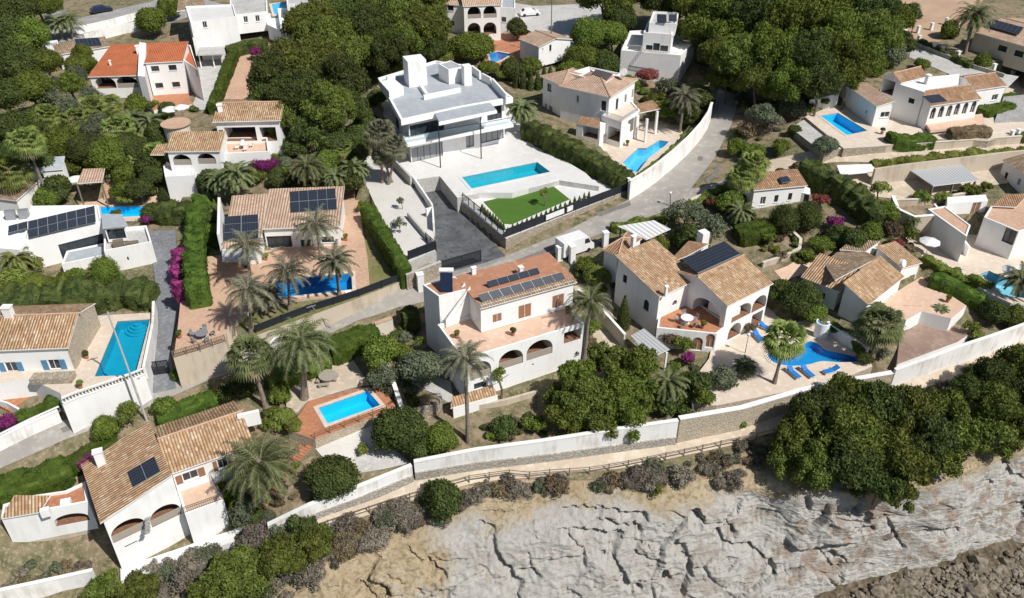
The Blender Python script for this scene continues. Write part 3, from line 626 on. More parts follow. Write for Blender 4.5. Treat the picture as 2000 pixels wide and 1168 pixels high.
def wallset(root, poly, zt, zb, mat, ops=(), name='wall', extra=None, top=True):
    """walls of a storey as one mesh with real openings; ops: (kind,cx,cy,w,h[,flags])"""
    if area2(poly) < 0: poly = poly[::-1]
    n = len(poly); m = MB(); camp = Vector((0, 0, CH)); per = [[] for _ in range(n)]
    for op in ops:
        kind, cx, cy, w, h = op[:5]; fl = op[5] if len(op) > 5 else ''
        d = ray(cx, cy); best = None
        for i in range(n):
            a, b = poly[i], poly[(i+1) % n]; L = (Vector((b.x-a.x, b.y-a.y))).length
            if L < .3: continue
            ux, uy = (b.x-a.x)/L, (b.y-a.y)/L; nx, ny = uy, -ux
            den = d.x*nx + d.y*ny
            if den > -1e-4: continue
            t = (a.x*nx + a.y*ny)/den; q = camp + d*t; s = (q.x-a.x)*ux + (q.y-a.y)*uy
            if s < -.6 or s > L+.6 or q.z < zb-1.2 or q.z > zt+1.2: continue
            sc = t + 5*max(0, -s, s-L) + 5*max(0, q.z-zt, zb-q.z)
            if best is None or sc < best[0]: best = (sc, i, s, q.z, L)
        if best is None: print('NO WALL for', root.name, op); continue
        _, i, s, z, L = best; w = min(w, L-.3); h = min(h, zt-zb-.25)
        s = min(max(s, w/2+.12), L-w/2-.12); z = min(max(z, zb+h/2+.05), zt-h/2-.12)
        if any(abs(s-o[1]) < (w+o[3])/2+.06 and abs(z-o[2]) < (h+o[4])/2+.06 for o in per[i]): print('OVERLAP', root.name, op); continue
        per[i].append((kind, s, z, w, h, fl))
    for i in range(n):
        a, b = poly[i], poly[(i+1) % n]; L = Vector((b.x-a.x, b.y-a.y)).length
        if L < 1e-4: continue
        u = Vector(((b.x-a.x)/L, (b.y-a.y)/L, 0)); nr = Vector((u.y, -u.x, 0)); A = Vector((a.x, a.y, 0))
        loops = [[(0, zb), (L, zb), (L, zt), (0, zt)]]; hol = []
        for kind, s, z, w, h, fl in per[i]:
            if 'a' in fl:
                r = w/2; zc = z + h/2 - min(r, h*.6); ry = min(r, h*.6)
                lp = [(s-r, z-h/2), (s+r, z-h/2)] + [(s + r*math.cos(t), zc + ry*math.sin(t)) for t in [math.pi*j/12 for j in range(13)]]
            elif 'o' in fl: lp = [(s + w/2*math.cos(t), z + h/2*math.sin(t)) for t in [2*math.pi*j/16 for j in range(16)]]
            else: lp = [(s-w/2, z-h/2), (s+w/2, z-h/2), (s+w/2, z+h/2), (s-w/2, z+h/2)]
            hol.append((kind, lp, s, z, w, h, fl)); loops.append(lp)
        f2 = [[Vector((x, y, 0)) for x, y in lp] for lp in loops]; flat = [q for l in f2 for q in l]
        W = [A + u*q.x + Vector((0, 0, q.y)) for q in flat]
        m.tris(W, [fixt(flat, t) for t in tessellate_polygon(f2)])
        for kind, lp, s, z, w, h, fl in hol:
            rec, fr, pane = OPEN[kind]; k = len(lp)
            for q in range(k):
                (x0, y0), (x1, y1) = lp[q], lp[(q+1) % k]
                p0 = A + u*x0 + Vector((0, 0, y0)); p1 = A + u*x1 + Vector((0, 0, y1))
                m.face([p0, p1, p1-nr*rec, p0-nr*rec])
            bk = [A + u*x + Vector((0, 0, y)) - nr*rec for x, y in lp]
            if pane is None:
                m.tris(bk, [fixt([Vector((x, y, 0)) for x, y in lp], t) for t in tessellate_polygon([[Vector((x, y, 0)) for x, y in lp]])])
                if 'r' in fl:  # parapet rail in an arch
                    g = MB(); c0 = A + u*(s-w/2) + Vector((0, 0, z-h/2)); g.obox(c0 - nr*.22, u*w, nr*.12, Vector((0, 0, .75))); g.build('parapet', M_stonep, root)
                g = MB(); c0 = A + u*(s-w*.46) + Vector((0, 0, z-h/2+.02)) - nr*(rec-.03); hh = h*(.62 if 'a' in fl else .94); g.obox(c0, u*w*.92, nr*.03, Vector((0, 0, hh))); g.build('dark_recess_pane', M_glass, root)  # dark pane added at the back so the recess looks shaded inside
                g = MB(); c0 = A + u*(s-w/2+.01) + Vector((0, 0, z-h/2+.012)) - nr*.01; g.face([c0, c0+u*(w-.02), c0+u*(w-.02)-nr*(rec-.03), c0-nr*(rec-.03)]); g.build('porch_floor', M_porch, root)
            else:
                pm = {'glass': M_glass, 'wood': M_wood, 'white': M_wpaint, 'black': M_black, 'blind': M_blind}[pane]
                nm = {'glass': 'window', 'wood': 'door' if kind == 'door' else 'shutter', 'white': 'garage_door', 'black': 'vent', 'blind': 'window'}[pane]
                g = MB(); fi = rec-.02
                g.tris([v + nr*.02 for v in bk], [fixt([Vector((x, y, 0)) for x, y in lp], t) for t in tessellate_polygon([[Vector((x, y, 0)) for x, y in lp]])], 1)
                if fr:
                    fw = .07; z0 = z-h/2; x0 = s-w/2
                    def bar(x, y, ww, hh): g.obox(A + u*x + Vector((0, 0, y)) - nr*fi, u*ww, nr*.05, Vector((0, 0, hh)), 0)
                    hh_ = h if 'a' not in fl and 'o' not in fl else h*.6
                    bar(x0, z0, w, fw); bar(x0, z0+fw, fw, hh_-2*fw); bar(x0+w-fw, z0+fw, fw, hh_-2*fw)
                    if hh_ == h: bar(x0, z0+h-fw, w, fw)
                    nb = max(1, int(w/1.1))
                    for q in range(1, nb+1):
                        if nb+1 > q: bar(x0+w*q/(nb+1)-.025, z0+fw, .05, hh_-2*fw)
                elif pane == 'white':
                    for q in range(1, 5): g.obox(A + u*(s-w/2) + Vector((0, 0, z-h/2+h*q/5)) - nr*fi, u*w, nr*.015, Vector((0, 0, .03)), 0)
                g.build(nm, [M_wpaint if fr != 'd' else M_dark, pm], root)
                if kind == 'win' and 's' in fl: # blue side shutters, folded open
                    for sd in (-1, 1):
                        g = MB(); g.obox(A + u*(s + (w/2+.03 if sd > 0 else -w/2-.03-w*.5)) + Vector((0, 0, z-h/2)) + nr*.01, u*w*.5, nr*.05, Vector((0, 0, h))); g.build('shutter', M_blue, root)
                if 'b' in fl:
                    for sd in (-1, 1):
                        g = MB(); g.obox(A + u*(s + (w/2+.03 if sd > 0 else -w/2-.03-w*.4)) + Vector((0, 0, z-h/2)) + nr*.01, u*w*.4, nr*.05, Vector((0, 0, h))); g.build('shutter', M_wood, root)
                if kind in ('win', 'dwin') and 'n' not in fl:
                    g = MB(); g.obox(A + u*(s-w/2-.06) + Vector((0, 0, z-h/2-.07)) + nr*.003, u*(w+.12), nr*.09, Vector((0, 0, .07))); g.build('sill', M_stonep if 's' in fl else M_wpaint, root)
    if top:
        T3 = [Vector((p.x, p.y, zt)) for p in poly]; m.tris(T3, [fixt(T3, t) for t in tessellate_polygon([T3])])
    if extra: extra(m)
    return m.build(name, mat, root)
def flat(root, pts, zt, zb, mat=None, ops=(), par=0, floor=None, pw=.22, name='wall', poly=None):
    """storey under a flat roof with parapet: zt = top of the parapet"""
    poly = poly or [W2(p, zt) for p in pts]
    if area2(poly) < 0: poly = poly[::-1]
    mat = mat or M_white
    if par <= 0:
        o = wallset(root, poly, zt, zb, mat, ops, name)
        if floor: m = MB(); m.prism([p.xy for p in poly], zt, zt+.02); m.build('roof', floor, root)
        return poly
    inn = inset(poly, pw)
    def ex(m):
        n = len(poly)
        for i in range(n):
            j = (i+1) % n; a, b, c, d = poly[i], poly[j], inn[j], inn[i]
            m.face([(a.x, a.y, zt), (b.x, b.y, zt), (c.x, c.y, zt), (d.x, d.y, zt)])
            m.face([(d.x, d.y, zt), (c.x, c.y, zt), (c.x, c.y, zt-par), (d.x, d.y, zt-par)])
    wallset(root, poly, zt, zb, mat, ops, name, ex, top=False)
    m = MB(); F = [Vector((p.x, p.y, zt-par)) for p in inn]; m.tris(F, [fixt(F, t) for t in tessellate_polygon([F])]); m.build('roof', floor or M_roofgrey, root)
    return poly
PLANES = {}
M_porch = mat_mottle('porch_tiles', (.25, .13, .08), (.20, .10, .06), .8, (.3, .17, .11), 3)
M_blind = mat_flat('grey_blind', (.30, .31, .33), .3)
def onroof(root, px, py, up=0):
    d = ray(px, py); best = None; cp = Vector((0, 0, CH))
    for f in PLANES.get(root.name, []):
        n = (f[1]-f[0]).cross(f[2]-f[0]).normalized(); t = (f[0]-cp).dot(n)/d.dot(n); q = cp + d*t
        c = sum(f, Vector((0, 0, 0)))/len(f); ins = inpoly(q.x, q.y, [tuple(p) for p in f])
        sc = t + (0 if ins else 100 + (q-c).length)
        if best is None or sc < best[0]: best = (sc, q)
    return best[1] + Vector((0, 0, up))
def roofmesh(root, faces, mat, th=.14, name='roof', ridges=()):
    """faces: (poly3d, eave_dir) tiled faces with thickness"""
    m = MB()
    for f, u in faces:
        PLANES.setdefault(root.name, []).append([p.copy() for p in f])
        nrm = (f[1]-f[0]).cross(f[2]-f[0]).normalized()
        if nrm.z < 0: f = f[::-1]; nrm = -nrm
        u = (u - nrm*u.dot(nrm)).normalized(); v = nrm.cross(u)
        m.face(f, 0, [(p.dot(u), p.dot(v)) for p in f])
        lo = [p - Vector((0, 0, th)) for p in f]; m.face(lo[::-1], 1)
        for i in range(len(f)):
            j = (i+1) % len(f); m.face([lo[i], lo[j], f[j], f[i]], 1)
    o = m.build(name, [mat, M_white], root)
    for a, b in ridges:
        g = MB(); L = (b-a).length; k = max(1, int(L/.45)); off = Vector((0, 0, .03))
        for i in range(k): g.tube(a.lerp(b, i/k)+off, a.lerp(b, (i+1)/k+.02)+off, .13, .11, 6, cap=False)
        g.build('ridge_cap', M_tileridge, root)
    return o
M_tileridge = mat_mottle('ridge_tiles', (.52, .36, .26), (.44, .27, .18), 2, (.6, .45, .34), 5, .85, .3)
def wing(root, e0, e1, e2, ze, zb, h, kind='gable', rot=0, o=.35, mat=None, wmat=None, ops=(), third='e', ridge=True):
    mat = mat or M_tile; wmat = wmat or M_white
    z2 = ze + h if (third == 'r' or kind == 'shed') else ze
    C = rect(e0, e1, e2, ze, z2)
    if third == 'r': # far point given on the ridge
        C = [C[0], C[1], C[1] + (C[2]-C[1])*2, C[0] + (C[3]-C[0])*2]
    if rot: C = C[rot:] + C[:rot]
    up = Vector((0, 0, h)); u = (C[1]-C[0]).normalized(); dep = (C[2]-C[1]).length; Ln = (C[1]-C[0]).length
    q = [Vector((p.x, p.y)) for p in C]; ccw = q if area2(q) > 0 else q[::-1]
    W = [Vector((p.x, p.y, ze)) for p in inset(ccw, o)]
    sl = h/(dep/2) if kind != 'shed' else h/dep
    zt = ze - .12 + (o*sl if kind != 'hip' else 0)
    if kind == 'gable':
        R0 = (C[0]+C[3])/2 + up; R1 = (C[1]+C[2])/2 + up
        faces = [([C[0], C[1], R1, R0], u), ([C[2], C[3], R0, R1], -u)]; rid = [(R0, R1)]
    elif kind == 'hip':
        k = min(dep/2, Ln*.48); R0 = (C[0]+C[3])/2 + up + u*k; R1 = (C[1]+C[2])/2 + up - u*k; v = (C[2]-C[1]).normalized()
        faces = [([C[0], C[1], R1, R0], u), ([C[2], C[3], R0, R1], -u), ([C[1], C[2], R1], v), ([C[3], C[0], R0], -v)]
        rid = [(R0, R1), (C[0], R0), (C[1], R1), (C[2], R1), (C[3], R0)]
    else:
        faces = [([C[0], C[1], C[2]+up, C[3]+up], u)]; rid = []
    def ex(m):
        v = (C[2]-C[1]).normalized()
        if kind == 'gable':
            for s, E in ((1, C[0]), (-1, C[1])):
                a = E + u*s*o + v*o; b = E + u*s*o + v*(dep-o); mid = E + u*s*o + v*dep/2
                a.z = b.z = zt - .005; mid.z = ze + h - .15
                m.prism_tri(a, b, mid, u*s*.2)
        elif kind == 'shed':
            for s, E in ((1, C[0]), (-1, C[1])):
                a = E + u*s*o + v*o; b = E + u*s*o + v*(dep-o); a.z = zt-.005; b.z = zt-.005; c = b.copy(); c.z = ze + h - o*sl - .15
                m.prism_tri(a, b, c, u*s*.2)
            a = C[3] + u*o - v*o; b = C[2] - u*o - v*o; a.z = b.z = zt-.005
            m.obox(a, b-a, -v*.2, Vector((0, 0, ze+h-o*sl-.2-zt)))
    wallset(root, W, zt, zb, wmat, ops, 'wall', ex)
    roofmesh(root, faces, mat, ridges=rid if ridge else ())
    return C, W
def _pt(s, a, b, c, th):
    s.face([a, b, c]); s.face([a+th, c+th, b+th]); s.face([a, a+th, b+th, b]); s.face([b, b+th, c+th, c]); s.face([c, c+th, a+th, a])
MB.prism_tri = _pt
def roofpoly(root, pts, mat=None, th=.14, ud=None, name='roof'):
    """free roof plane from photo points with heights; first edge = eave"""
    f = [P(*p) for p in pts]; u = (f[1]-f[0]).normalized() if ud is None else ud
    if len(f) > 3: # flatten to the plane of the first three points
        n = (f[1]-f[0]).cross(f[2]-f[0])
        for q in f[3:]: q.z = f[0].z - ((q.x-f[0].x)*n.x + (q.y-f[0].y)*n.y)/n.z
    return roofmesh(root, [(f, u)], mat or M_tile, th, name)
def chim(root, px, py, z, zb, w=.6, d=.6, cap=True, rz=.4, name='chimney', mat=None):
    v = P(px, py, z); m = MB(); m.box((v.x, v.y, zb), w, d, z-zb, rz); 
    if cap: m.box((v.x, v.y, z+.002), w+.16, d+.16, .12, rz)
    m.build(name, mat or M_white, root)
def solar(root, q, nx, ny, name='solar_array', mat=None, gap=.03):
    """q: four photo corners, with heights or lying on the roof"""
    c = [P(*p) if len(p) > 2 else onroof(root, *p) for p in q]
    c[3] = c[0] + c[2] - c[1]
    n = (c[1]-c[0]).cross(c[3]-c[0]).normalized()
    if n.z < 0: n = -n
    base = MB(); ctr = sum(c, Vector((0, 0, 0)))/4
    b = [p + (ctr-p)*.02 + n*.02 for p in c]; base.face(b); base.face([p - n*.06 for p in b][::-1])
    a = base.build(name, M_steel, root)
    def L(s, t): return c[0].lerp(c[1], s).lerp(c[3].lerp(c[2], s), t)
    g = gap
    for i in range(nx):
        for j in range(ny):
            k = MB(); Q = [L((i+g)/nx, (j+g)/ny), L((i+1-g)/nx, (j+g)/ny), L((i+1-g)/nx, (j+1-g)/ny), L((i+g)/nx, (j+1-g)/ny)]
            Q = [p + n*.09 for p in Q]; lo = [p - n*.05 for p in Q]
            if (Q[1]-Q[0]).cross(Q[3]-Q[0]).dot(n) < 0: Q = Q[::-1]; lo = lo[::-1]
            k.face(Q, 0, [(0, 0), (2, 0), (2, 2), (0, 2)]); 
            for e in range(4): k.face([lo[e], lo[(e+1) % 4], Q[(e+1) % 4], Q[e]], 1)
            o = k.build('solar_panel', [M_solar, M_steel]); o.parent = a; o.location = -worldloc(root)
    return a
def posts(root, pts, z, zb, w=.3, mat=None, name='column'):
    for p in pts:
        v = W2(p, z); m = MB(); m.box((v.x, v.y, zb), w, w, z-zb, .4); m.build(name, mat or M_white, root)
def railing(root, pts, z, h=1.0, mat=None, glass=False, name='railing', step=.13, mid=False):
    v = [W2(p, z) for p in pts]; m = MB(); mat = mat or M_wpaint
    for a, b in zip(v, v[1:]):
        L = (b-a).length; u = (b-a)/L; n = Vector((-u.y, u.x, 0)); up = Vector((0, 0, 1))
        m.obox(a + up*(h-.06) - n*.03, b-a, n*.06, up*.06)
        if glass: continue
        m.obox(a + up*.1 - n*.02, b-a, n*.04, up*.04)
        k = max(2, int(L/step))
        for i in range(k+1): m.obox(a + u*(L*i/k) - n*.015, u*.03, n*.03, up*(h-.05))
    m.build(name, mat, root)
    if glass:
        g = MB()
        for a, b in zip(v, v[1:]): u = (b-a).normalized(); n = Vector((-u.y, u.x, 0)); g.obox(a - n*.01, b-a, n*.02, Vector((0, 0, h-.07)))
        g.build('glass_panel', M_clear, root)
def slabroof(root, pts, z, th, mat=None, name='canopy'):
    m = MB(); m.prism([W2(p, z).xy for p in pts], z-th, z); return m.build(name, mat or M_white, root)
def house(label, px, py, z, name='villa', cat='house', group=None): return thing(name, label, cat, P(px, py, z), group)
# ================================================================ H1 blue-shuttered house
H = house('low white house with blue shutters and a stone gable beside the turquoise pool', 60, 700, 0)
wing(H, (-150, 690), (133, 679), (182, 592), 3.0, -.3, 1.5, o=.3, mat=M_tile, ops=[('win', 106, 712, 1.2, 1.3, 's'), ('win', 22, 717, 1.2, 1.3, 's')])
c = rect((-150, 690), (133, 679), (182, 592), 3.0); u = (c[1]-c[0]).normalized(); v = (c[2]-c[1])
m = MB(); a = c[1] - u*.3 + v*.03; a.z = -.3
m.obox(a + u*.003, u*.22, v*.94, Vector((0, 0, 3.12))); b = c[1] - u*.08 + v*.03; b.z = 2.82; e = b + v*.94; md = (b+e)/2; md.z = 4.3; m.prism_tri(b, e, md, -u*.2)
m.build('stone_gable', M_rstone, H); chim(H, 12, 600, 5.6, 3, .9, .7, rz=0)
m = MB(); q = P(60, 752, -.02); m.obox(q, (4.2, .3, 0), (0, 1.2, 0), (0, 0, .7)); m.build('stone_planter', M_stone, H)
# ================================================================ H2 front-left villa
H = house('big white villa with two dark arches and a long tiled roof, lower left', 320, 1050, -9)
# left part: shed roof falling to the left, ridge on the right edge
C = [P(195, 1022, -3.3), P(158, 908, -3.3), P(298, 828, -1.5), P(336, 927, -1.5)]
C[2] = C[1] + (C[3]-C[0]); fL = [C[0], C[1], C[2], C[3]]
roofmesh(H, [(fL, (C[1]-C[0]).normalized())], M_tile)
q = [C[0], C[3], C[2], C[1]]; u = (C[3]-C[0]); u.z = 0; Lf = u.length; u.normalize(); v = (C[1]-C[0]); v.z = 0; v.normalize()
p0 = C[0] + u*.3 + v*.3; p1 = C[3] + v*.3; p2 = C[2] - v*.3; p3 = C[1] + u*.3 - v*.3
def exL(m):
    z0 = -3.43; a = p0.copy(); b = p1.copy(); a.z = z0; b.z = z0; t = p1.copy(); t.z = -1.68; m.prism_tri(a, b, t, v*.2)
    a = p3.copy(); b = p2.copy(); a.z = z0; b.z = z0; t = p2.copy(); t.z = -1.68; m.prism_tri(a, b, t, -v*.2)
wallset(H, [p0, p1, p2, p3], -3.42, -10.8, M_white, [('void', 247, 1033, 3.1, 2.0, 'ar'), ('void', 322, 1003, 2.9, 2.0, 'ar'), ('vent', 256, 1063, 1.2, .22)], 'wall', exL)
# right part: gable with its ridge along the length
Cr, Wr = wing(H, (330, 927), (497, 868), (489, 797), -2.9, -10.8, 1.5, third='r', o=.3, ops=[('win', 372, 929, 1.5, 1.1, 'b'), ('win', 435, 905, 1.0, 1.3, 'b')])
flat(H, [(346, 957), (413, 934), (437, 976), (361, 1004)], -5.6, -11.2, par=.12, floor=M_peach)
railing(H, [(361, 1002), (436, 975), (414, 938)], -5.6, .8, M_post, step=.2)
m = MB()   # perforated screen between the arches
for i in range(3):
    for j in range(5):
        w = P(286+i*3.2, 1012+j*6.4-i*1.2, -5.2-j*.01); m.tube(w, w + Vector((.02, -.35, 0)), .09, n=6)
m.build('vent_block', M_grey, H)
chim(H, 190, 882, -1.2, -3.6, .8, .6); chim(H, 484, 806, -1.3, -3, 2.2, .4, False, .35, 'parapet')
solar(H, [(248, 922), (302, 891), (315, 922), (258, 959)], 2, 1)
for s, px in ((0, 262), (1, 1)): pass
# annex on the left with its arch
H = house('white garden annex with one low arch and a tiled lean-to, left edge', 90, 1040, -8)
flat(H, [(2, 1012), (172, 980), (166, 940), (128, 958), (60, 968), (6, 985)], -5.2, -9.0, par=.25, floor=M_terra, ops=[('void', 139, 1013, 3.1, 1.3, 'a')])
roofpoly(H, [(2, 1013, -5.1), (78, 1000, -5.1), (98, 968, -4.3), (30, 972, -4.3)], M_tile)
chim(H, 86, 994, -4.6, -5.5, .8, .5, False)
m = MB(); q = [P(10, 1068, -9), P(174, 1034, -9), P(174, 1000, -9), P(10, 1030, -9)]; m.prism([p.xy for p in q], -12, -8.96); m.build('retaining_base', M_beige, H)
m = MB(); q = P(130, 985, -5.44); m.box((q.x, q.y, -5.44), .9, .7, .5, .3); m.build('roof_hatch', M_white, H)
# ================================================================ H3 central villa
H = house('tall white villa with three arches and solar panels on an ochre flat roof', 1000, 740, -4.8)
zT = 1.6
lower = [P(905, 700, zT), P(1143, 628, zT), P(1128, 572, zT), P(822, 590, zT)]
# align to a rectangle on the front edge
lower = rect((905, 702), (1143, 630), (1115, 560), zT); 
lower[2] = lower[1] + (lower[2]-lower[1]); 
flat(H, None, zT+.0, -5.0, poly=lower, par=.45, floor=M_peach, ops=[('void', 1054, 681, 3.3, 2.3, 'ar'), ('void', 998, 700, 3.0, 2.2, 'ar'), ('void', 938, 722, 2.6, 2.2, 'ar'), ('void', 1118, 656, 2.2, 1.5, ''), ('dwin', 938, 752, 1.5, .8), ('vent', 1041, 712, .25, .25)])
zR = 4.9
up = rect((938, 600), (1128, 548), (1078, 491), zR); uu = (up[1]-up[0]).normalized(); vv = (up[2]-up[1]).normalized()
upW = [up[0] + vv*.35 + uu*.2, up[1] + vv*.35 - uu*.3, up[2]-uu*.3, up[3]+uu*.2]
wallset(H, upW, zR-.1, zT-.4, M_white, [('shut', 971, 621, 1.2, 1.2), ('shut', 1025, 608, 1.7, 1.9), ('shut', 1090, 588, 1.6, 1.8)])
# roof sheet, wider to the left over the stair block
left = [P(833, 565, zR), P(905, 530, zR)]
rf = [up[0] + vv*.9, up[1] + vv*.9, up[2], up[3] - uu*.0]
m = MB(); m.prism([p.xy for p in rf], zR-.12, zR+.02); m.build('roof', M_ochre, H)
m = MB(); fr = [up[0], up[1], up[1] + vv*.9, up[0] + vv*.9]
roofmesh(H, [([up[0]-Vector((0,0,.22)), up[1]-Vector((0,0,.22)), up[1]+vv*.9+Vector((0,0,.06)), up[0]+vv*.9+Vector((0,0,.06))], uu)], M_tileold, .1, 'tiled_eave')
fq = P(857, 579, zR); fr_ = P(925, 562, zR); sb = [fr_, up[3].copy(), P(826, 556, zR), fq]
flat(H, None, zR, -5, poly=sb, par=.02, floor=M_ochre)
# stair parapet stepping down from the roof to the terrace
m = MB(); a = P(919, 566, zR); g = P(872, 640, zT-.4) - a; g.z = 0; uu = Vector((-g.y, g.x, 0)).normalized()*-1; a.z = 0
for i in range(14):
    t = i/14; m.obox(Vector((a.x, a.y, 0)) + g*t + Vector((0, 0, zT-.4)), g/14, uu*1.0, Vector((0, 0, (zR-zT+.3)*(1-t))))
for off in (0, 1.0): m.obox(Vector((a.x, a.y, zR+.4)) + uu*off, g + Vector((0, 0, -(zR-zT)+.2)), uu*.14, Vector((0, 0, -.75)))
m.build('roof_stair', M_white, H)
fl2 = [P(826, 592, zT), lower[0], lower[3]]
chim(H, 1017, 522, zR+1.0, zR, .45, .45, rz=.5); chim(H, 925, 523, zR+.9, zR, .5, .3, rz=.5)
pz = [P(952, 556, zR+.15), P(1052, 528, zR+.15)]
solar(H, [(955, 562, zR+.1), (1055, 534, zR+.1), (1049, 522, zR+.75), (951, 549, zR+.75)], 5, 1)
solar(H, [(941, 590, zR+.1), (1105, 545, zR+.1), (1096, 531, zR+.8), (936, 574, zR+.8)], 8, 1)
m = MB(); q = P(872, 570, zR+.05); w = P(872, 570, zR+.05); m.obox(w + Vector((-.7, 0, 0)), (1.4, 0, 0), (0, 1.0, 1.9), (0, -.06, .03)); o_ = m.build('solar_water_heater', M_car, H)
m = MB(); m.tube(w + Vector((-.8, 1.15, 2.15)), w + Vector((.8, 1.15, 2.15)), .28, n=12); m.build('water_tank', M_wpaint, H)
f3 = flat(H, [(885, 797), (972, 772), (962, 757), (882, 782)], -3.2, -5.4)
roofpoly(H, [(880, 797, -3.2), (973, 771, -3.2), (962, 752, -2.5), (882, 775, -2.5)], M_tile)
m = MB(); q = P(935, 637, zT-.4); m.lathe((q.x, q.y, zT-.4), [(.03, 0), (.03, .9)], 6); m.tube(q + Vector((0, 0, .9)), q + Vector((.25, -.25, 1.1)), .45, .38, 14); m.build('satellite_dish', M_wpaint, H)
# ================================================================ H4 right villa
H = house('large white villa with brown tiled roofs, arched terrace and black roof panels', 1380, 620, -3.5)
C4, W4 = wing(H, (1288, 580), (1366, 544), (1268, 470), 2.6, -3.8, 1.9, 'shed', o=.25, ops=[('win', 1318, 592, .8, .8, 'a'), ('vent', 1222, 527, .7, 1.1), ('dwin', 1262, 596, .9, 1.5, 'a')])
# right wing: ridge across the page
C5, W5 = wing(H, (1421, 598), (1511, 553), (1451, 499), 2.6, -3.8, 1.5, 'gable', third='r', o=.25, ops=[
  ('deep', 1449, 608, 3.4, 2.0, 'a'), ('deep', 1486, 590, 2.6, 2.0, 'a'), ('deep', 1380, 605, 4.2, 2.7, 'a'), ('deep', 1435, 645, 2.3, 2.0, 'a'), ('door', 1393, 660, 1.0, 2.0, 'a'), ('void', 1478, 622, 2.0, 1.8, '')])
wing(H, (1176, 488), (1207, 500), (1258, 466), 2.9, -2, .9, 'hip', o=.2, mat=M_tilebrown)
solar(H, [(1363, 535, 4.2), (1447, 497, 4.2), (1414, 471, 4.2), (1331, 506, 4.2)], 5, 1)
flat(H, [(1283, 640), (1400, 652), (1424, 632), (1366, 592), (1290, 598)], -.7, -3.8, par=.12, floor=M_terra, ops=[('door', 1392, 662, 1.0, 2.0, 'a'), ('door', 1362, 672, 1.2, 1.9, 'a')])
roofpoly(H, [(1303, 514, 3.0), (1341, 500, 3.0), (1385, 476, 3.0), (1345, 470, 3.0)], M_tilebrown)
chim(H, 1302, 560, 3.9, 2.6, .3, .3); chim(H, 1238, 462, 4.7, 3.2, .5, .5, rz=.6)
chim(H, 1375, 452, 4.2, .5, 1.1, 1.1, False, .5, 'gate_pillar')
# ================================================================ H5 villa at the right
H = house('white villa with crossed weathered tile roofs, right of the arched villa', 1680, 560, -2.4)
wing(H, (1696, 596), (1767, 540), (1714, 502), .9, -3, 1.5, 'shed', o=.25, mat=M_tile, ops=[('win', 1738, 583, .6, 1.0)])
wing(H, (1564, 541), (1640, 570), (1680, 522), .7, -3, 1.3, 'shed', rot=0, o=.25, mat=M_tile, ops=[('win', 1583, 569, .7, .8), ('win', 1606, 578, .7, .9)])
roofpoly(H, [(1631, 547, 2.3), (1714, 503, 2.3), (1692, 492, 1.9), (1640, 486, 1.5), (1610, 512, 1.6)], M_tileold)
wing(H, (1762, 524), (1802, 513), (1722, 478), 1.3, -3, .6, 'shed', o=.2, mat=M_tile, ops=[('win', 1786, 545, 1.0, 1.5)])
roofpoly(H, [(1640, 487, 1.9), (1690, 491, 1.9), (1719, 471, 1.9), (1669, 463, 1.9)], M_tileold)
flat(H, [(1642, 488), (1690, 492), (1716, 473), (1668, 466)], 1.72, -2)
m = MB(); q = P(1760, 514, 2.1); m.tube(q, q + Vector((.25, -.3, .15)), .55, .5, 16); m.tube(q - Vector((0, 0, .9)), q, .04); m.build('satellite_dish', M_wpaint, H)
# ================================================================ H6 modern flat villa
H = house('modern white flat-roofed villa with grey roof, square tower and long glass fronts', 880, 270, 3)
zr = 10.0
flat(H, [(783, 234), (900, 208), (1002, 190), (918, 128), (850, 118), (738, 152)], zr, zr-.9, par=.35, floor=M_roofgrey, pw=.35, name='roof_slab')
body = [P(797, 225, zr), P(985, 187, zr), P(915, 136, zr), P(760, 158, zr)]
wallset(H, body, zr-.9, 2.3, M_white, [('slider', 818, 256, 5.6, 2.3), ('slider', 891, 243, 6.0, 2.2), ('slider', 966, 222, 2.6, 2.4),
  ('blind', 824, 300, 5.2, 2.4), ('blind', 884, 283, 4.4, 2.3), ('blind', 918, 274, 1.4, 2.3), ('blind', 962, 262, 4.0, 2.3), ('slider', 775, 240, 3.5, 2.2)])
slabroof(H, [(784, 284), (1003, 243), (985, 222), (778, 262)], 6.4, .45, name='balcony_slab')
railing(H, [(789, 280), (935, 252)], 6.4, 1.0, M_dark, True); railing(H, [(940, 251), (998, 240)], 6.4, .9, M_dark, True)
slabroof(H, [(858, 238), (970, 215), (955, 198), (846, 216)], 9.85, .35, M_roofgrey, 'sunshade')
slabroof(H, [(857, 241), (971, 217), (969, 215), (857, 238)], 9.86, .36, M_white, 'canopy_edge')
posts(H, [(856, 240), (938, 224)], 9.5, 2.3, .14, M_dark)
chim(H, 809, 113, 13.8, zr-.6, 3.0, 3.0, False, .38, 'tower'); chim(H, 911, 127, 12.8, zr-.6, 1.3, 1.3, False, .38, 'chimney')
flat(H, [(876, 136), (905, 130), (880, 118), (856, 124)], 12.1, zr-.5, par=.1, name='stairwell')
for q in ([(756, 150), (772, 146)], [(920, 128), (936, 140)], [(940, 143), (957, 152)], [(960, 153), (988, 184)]):
    m = MB(); a, b = P(*q[0], zr+.9), P(*q[1], zr+.9); u = (b-a).normalized(); n = Vector((-u.y, u.x, 0)); m.obox(a - Vector((0, 0, 1.3)), b-a, n*.3, Vector((0, 0, 1.3))); m.build('parapet', M_white, H)
m = MB(); a = P(742, 160, zr+.9); b = P(768, 172, zr+.9); m.prism([a.xy, P(770, 155, zr+.9).xy, P(788, 170, zr+.9).xy, P(760, 180, zr+.9).xy], zr-.5, zr+1.0); m.build('roof_box', M_white, H)
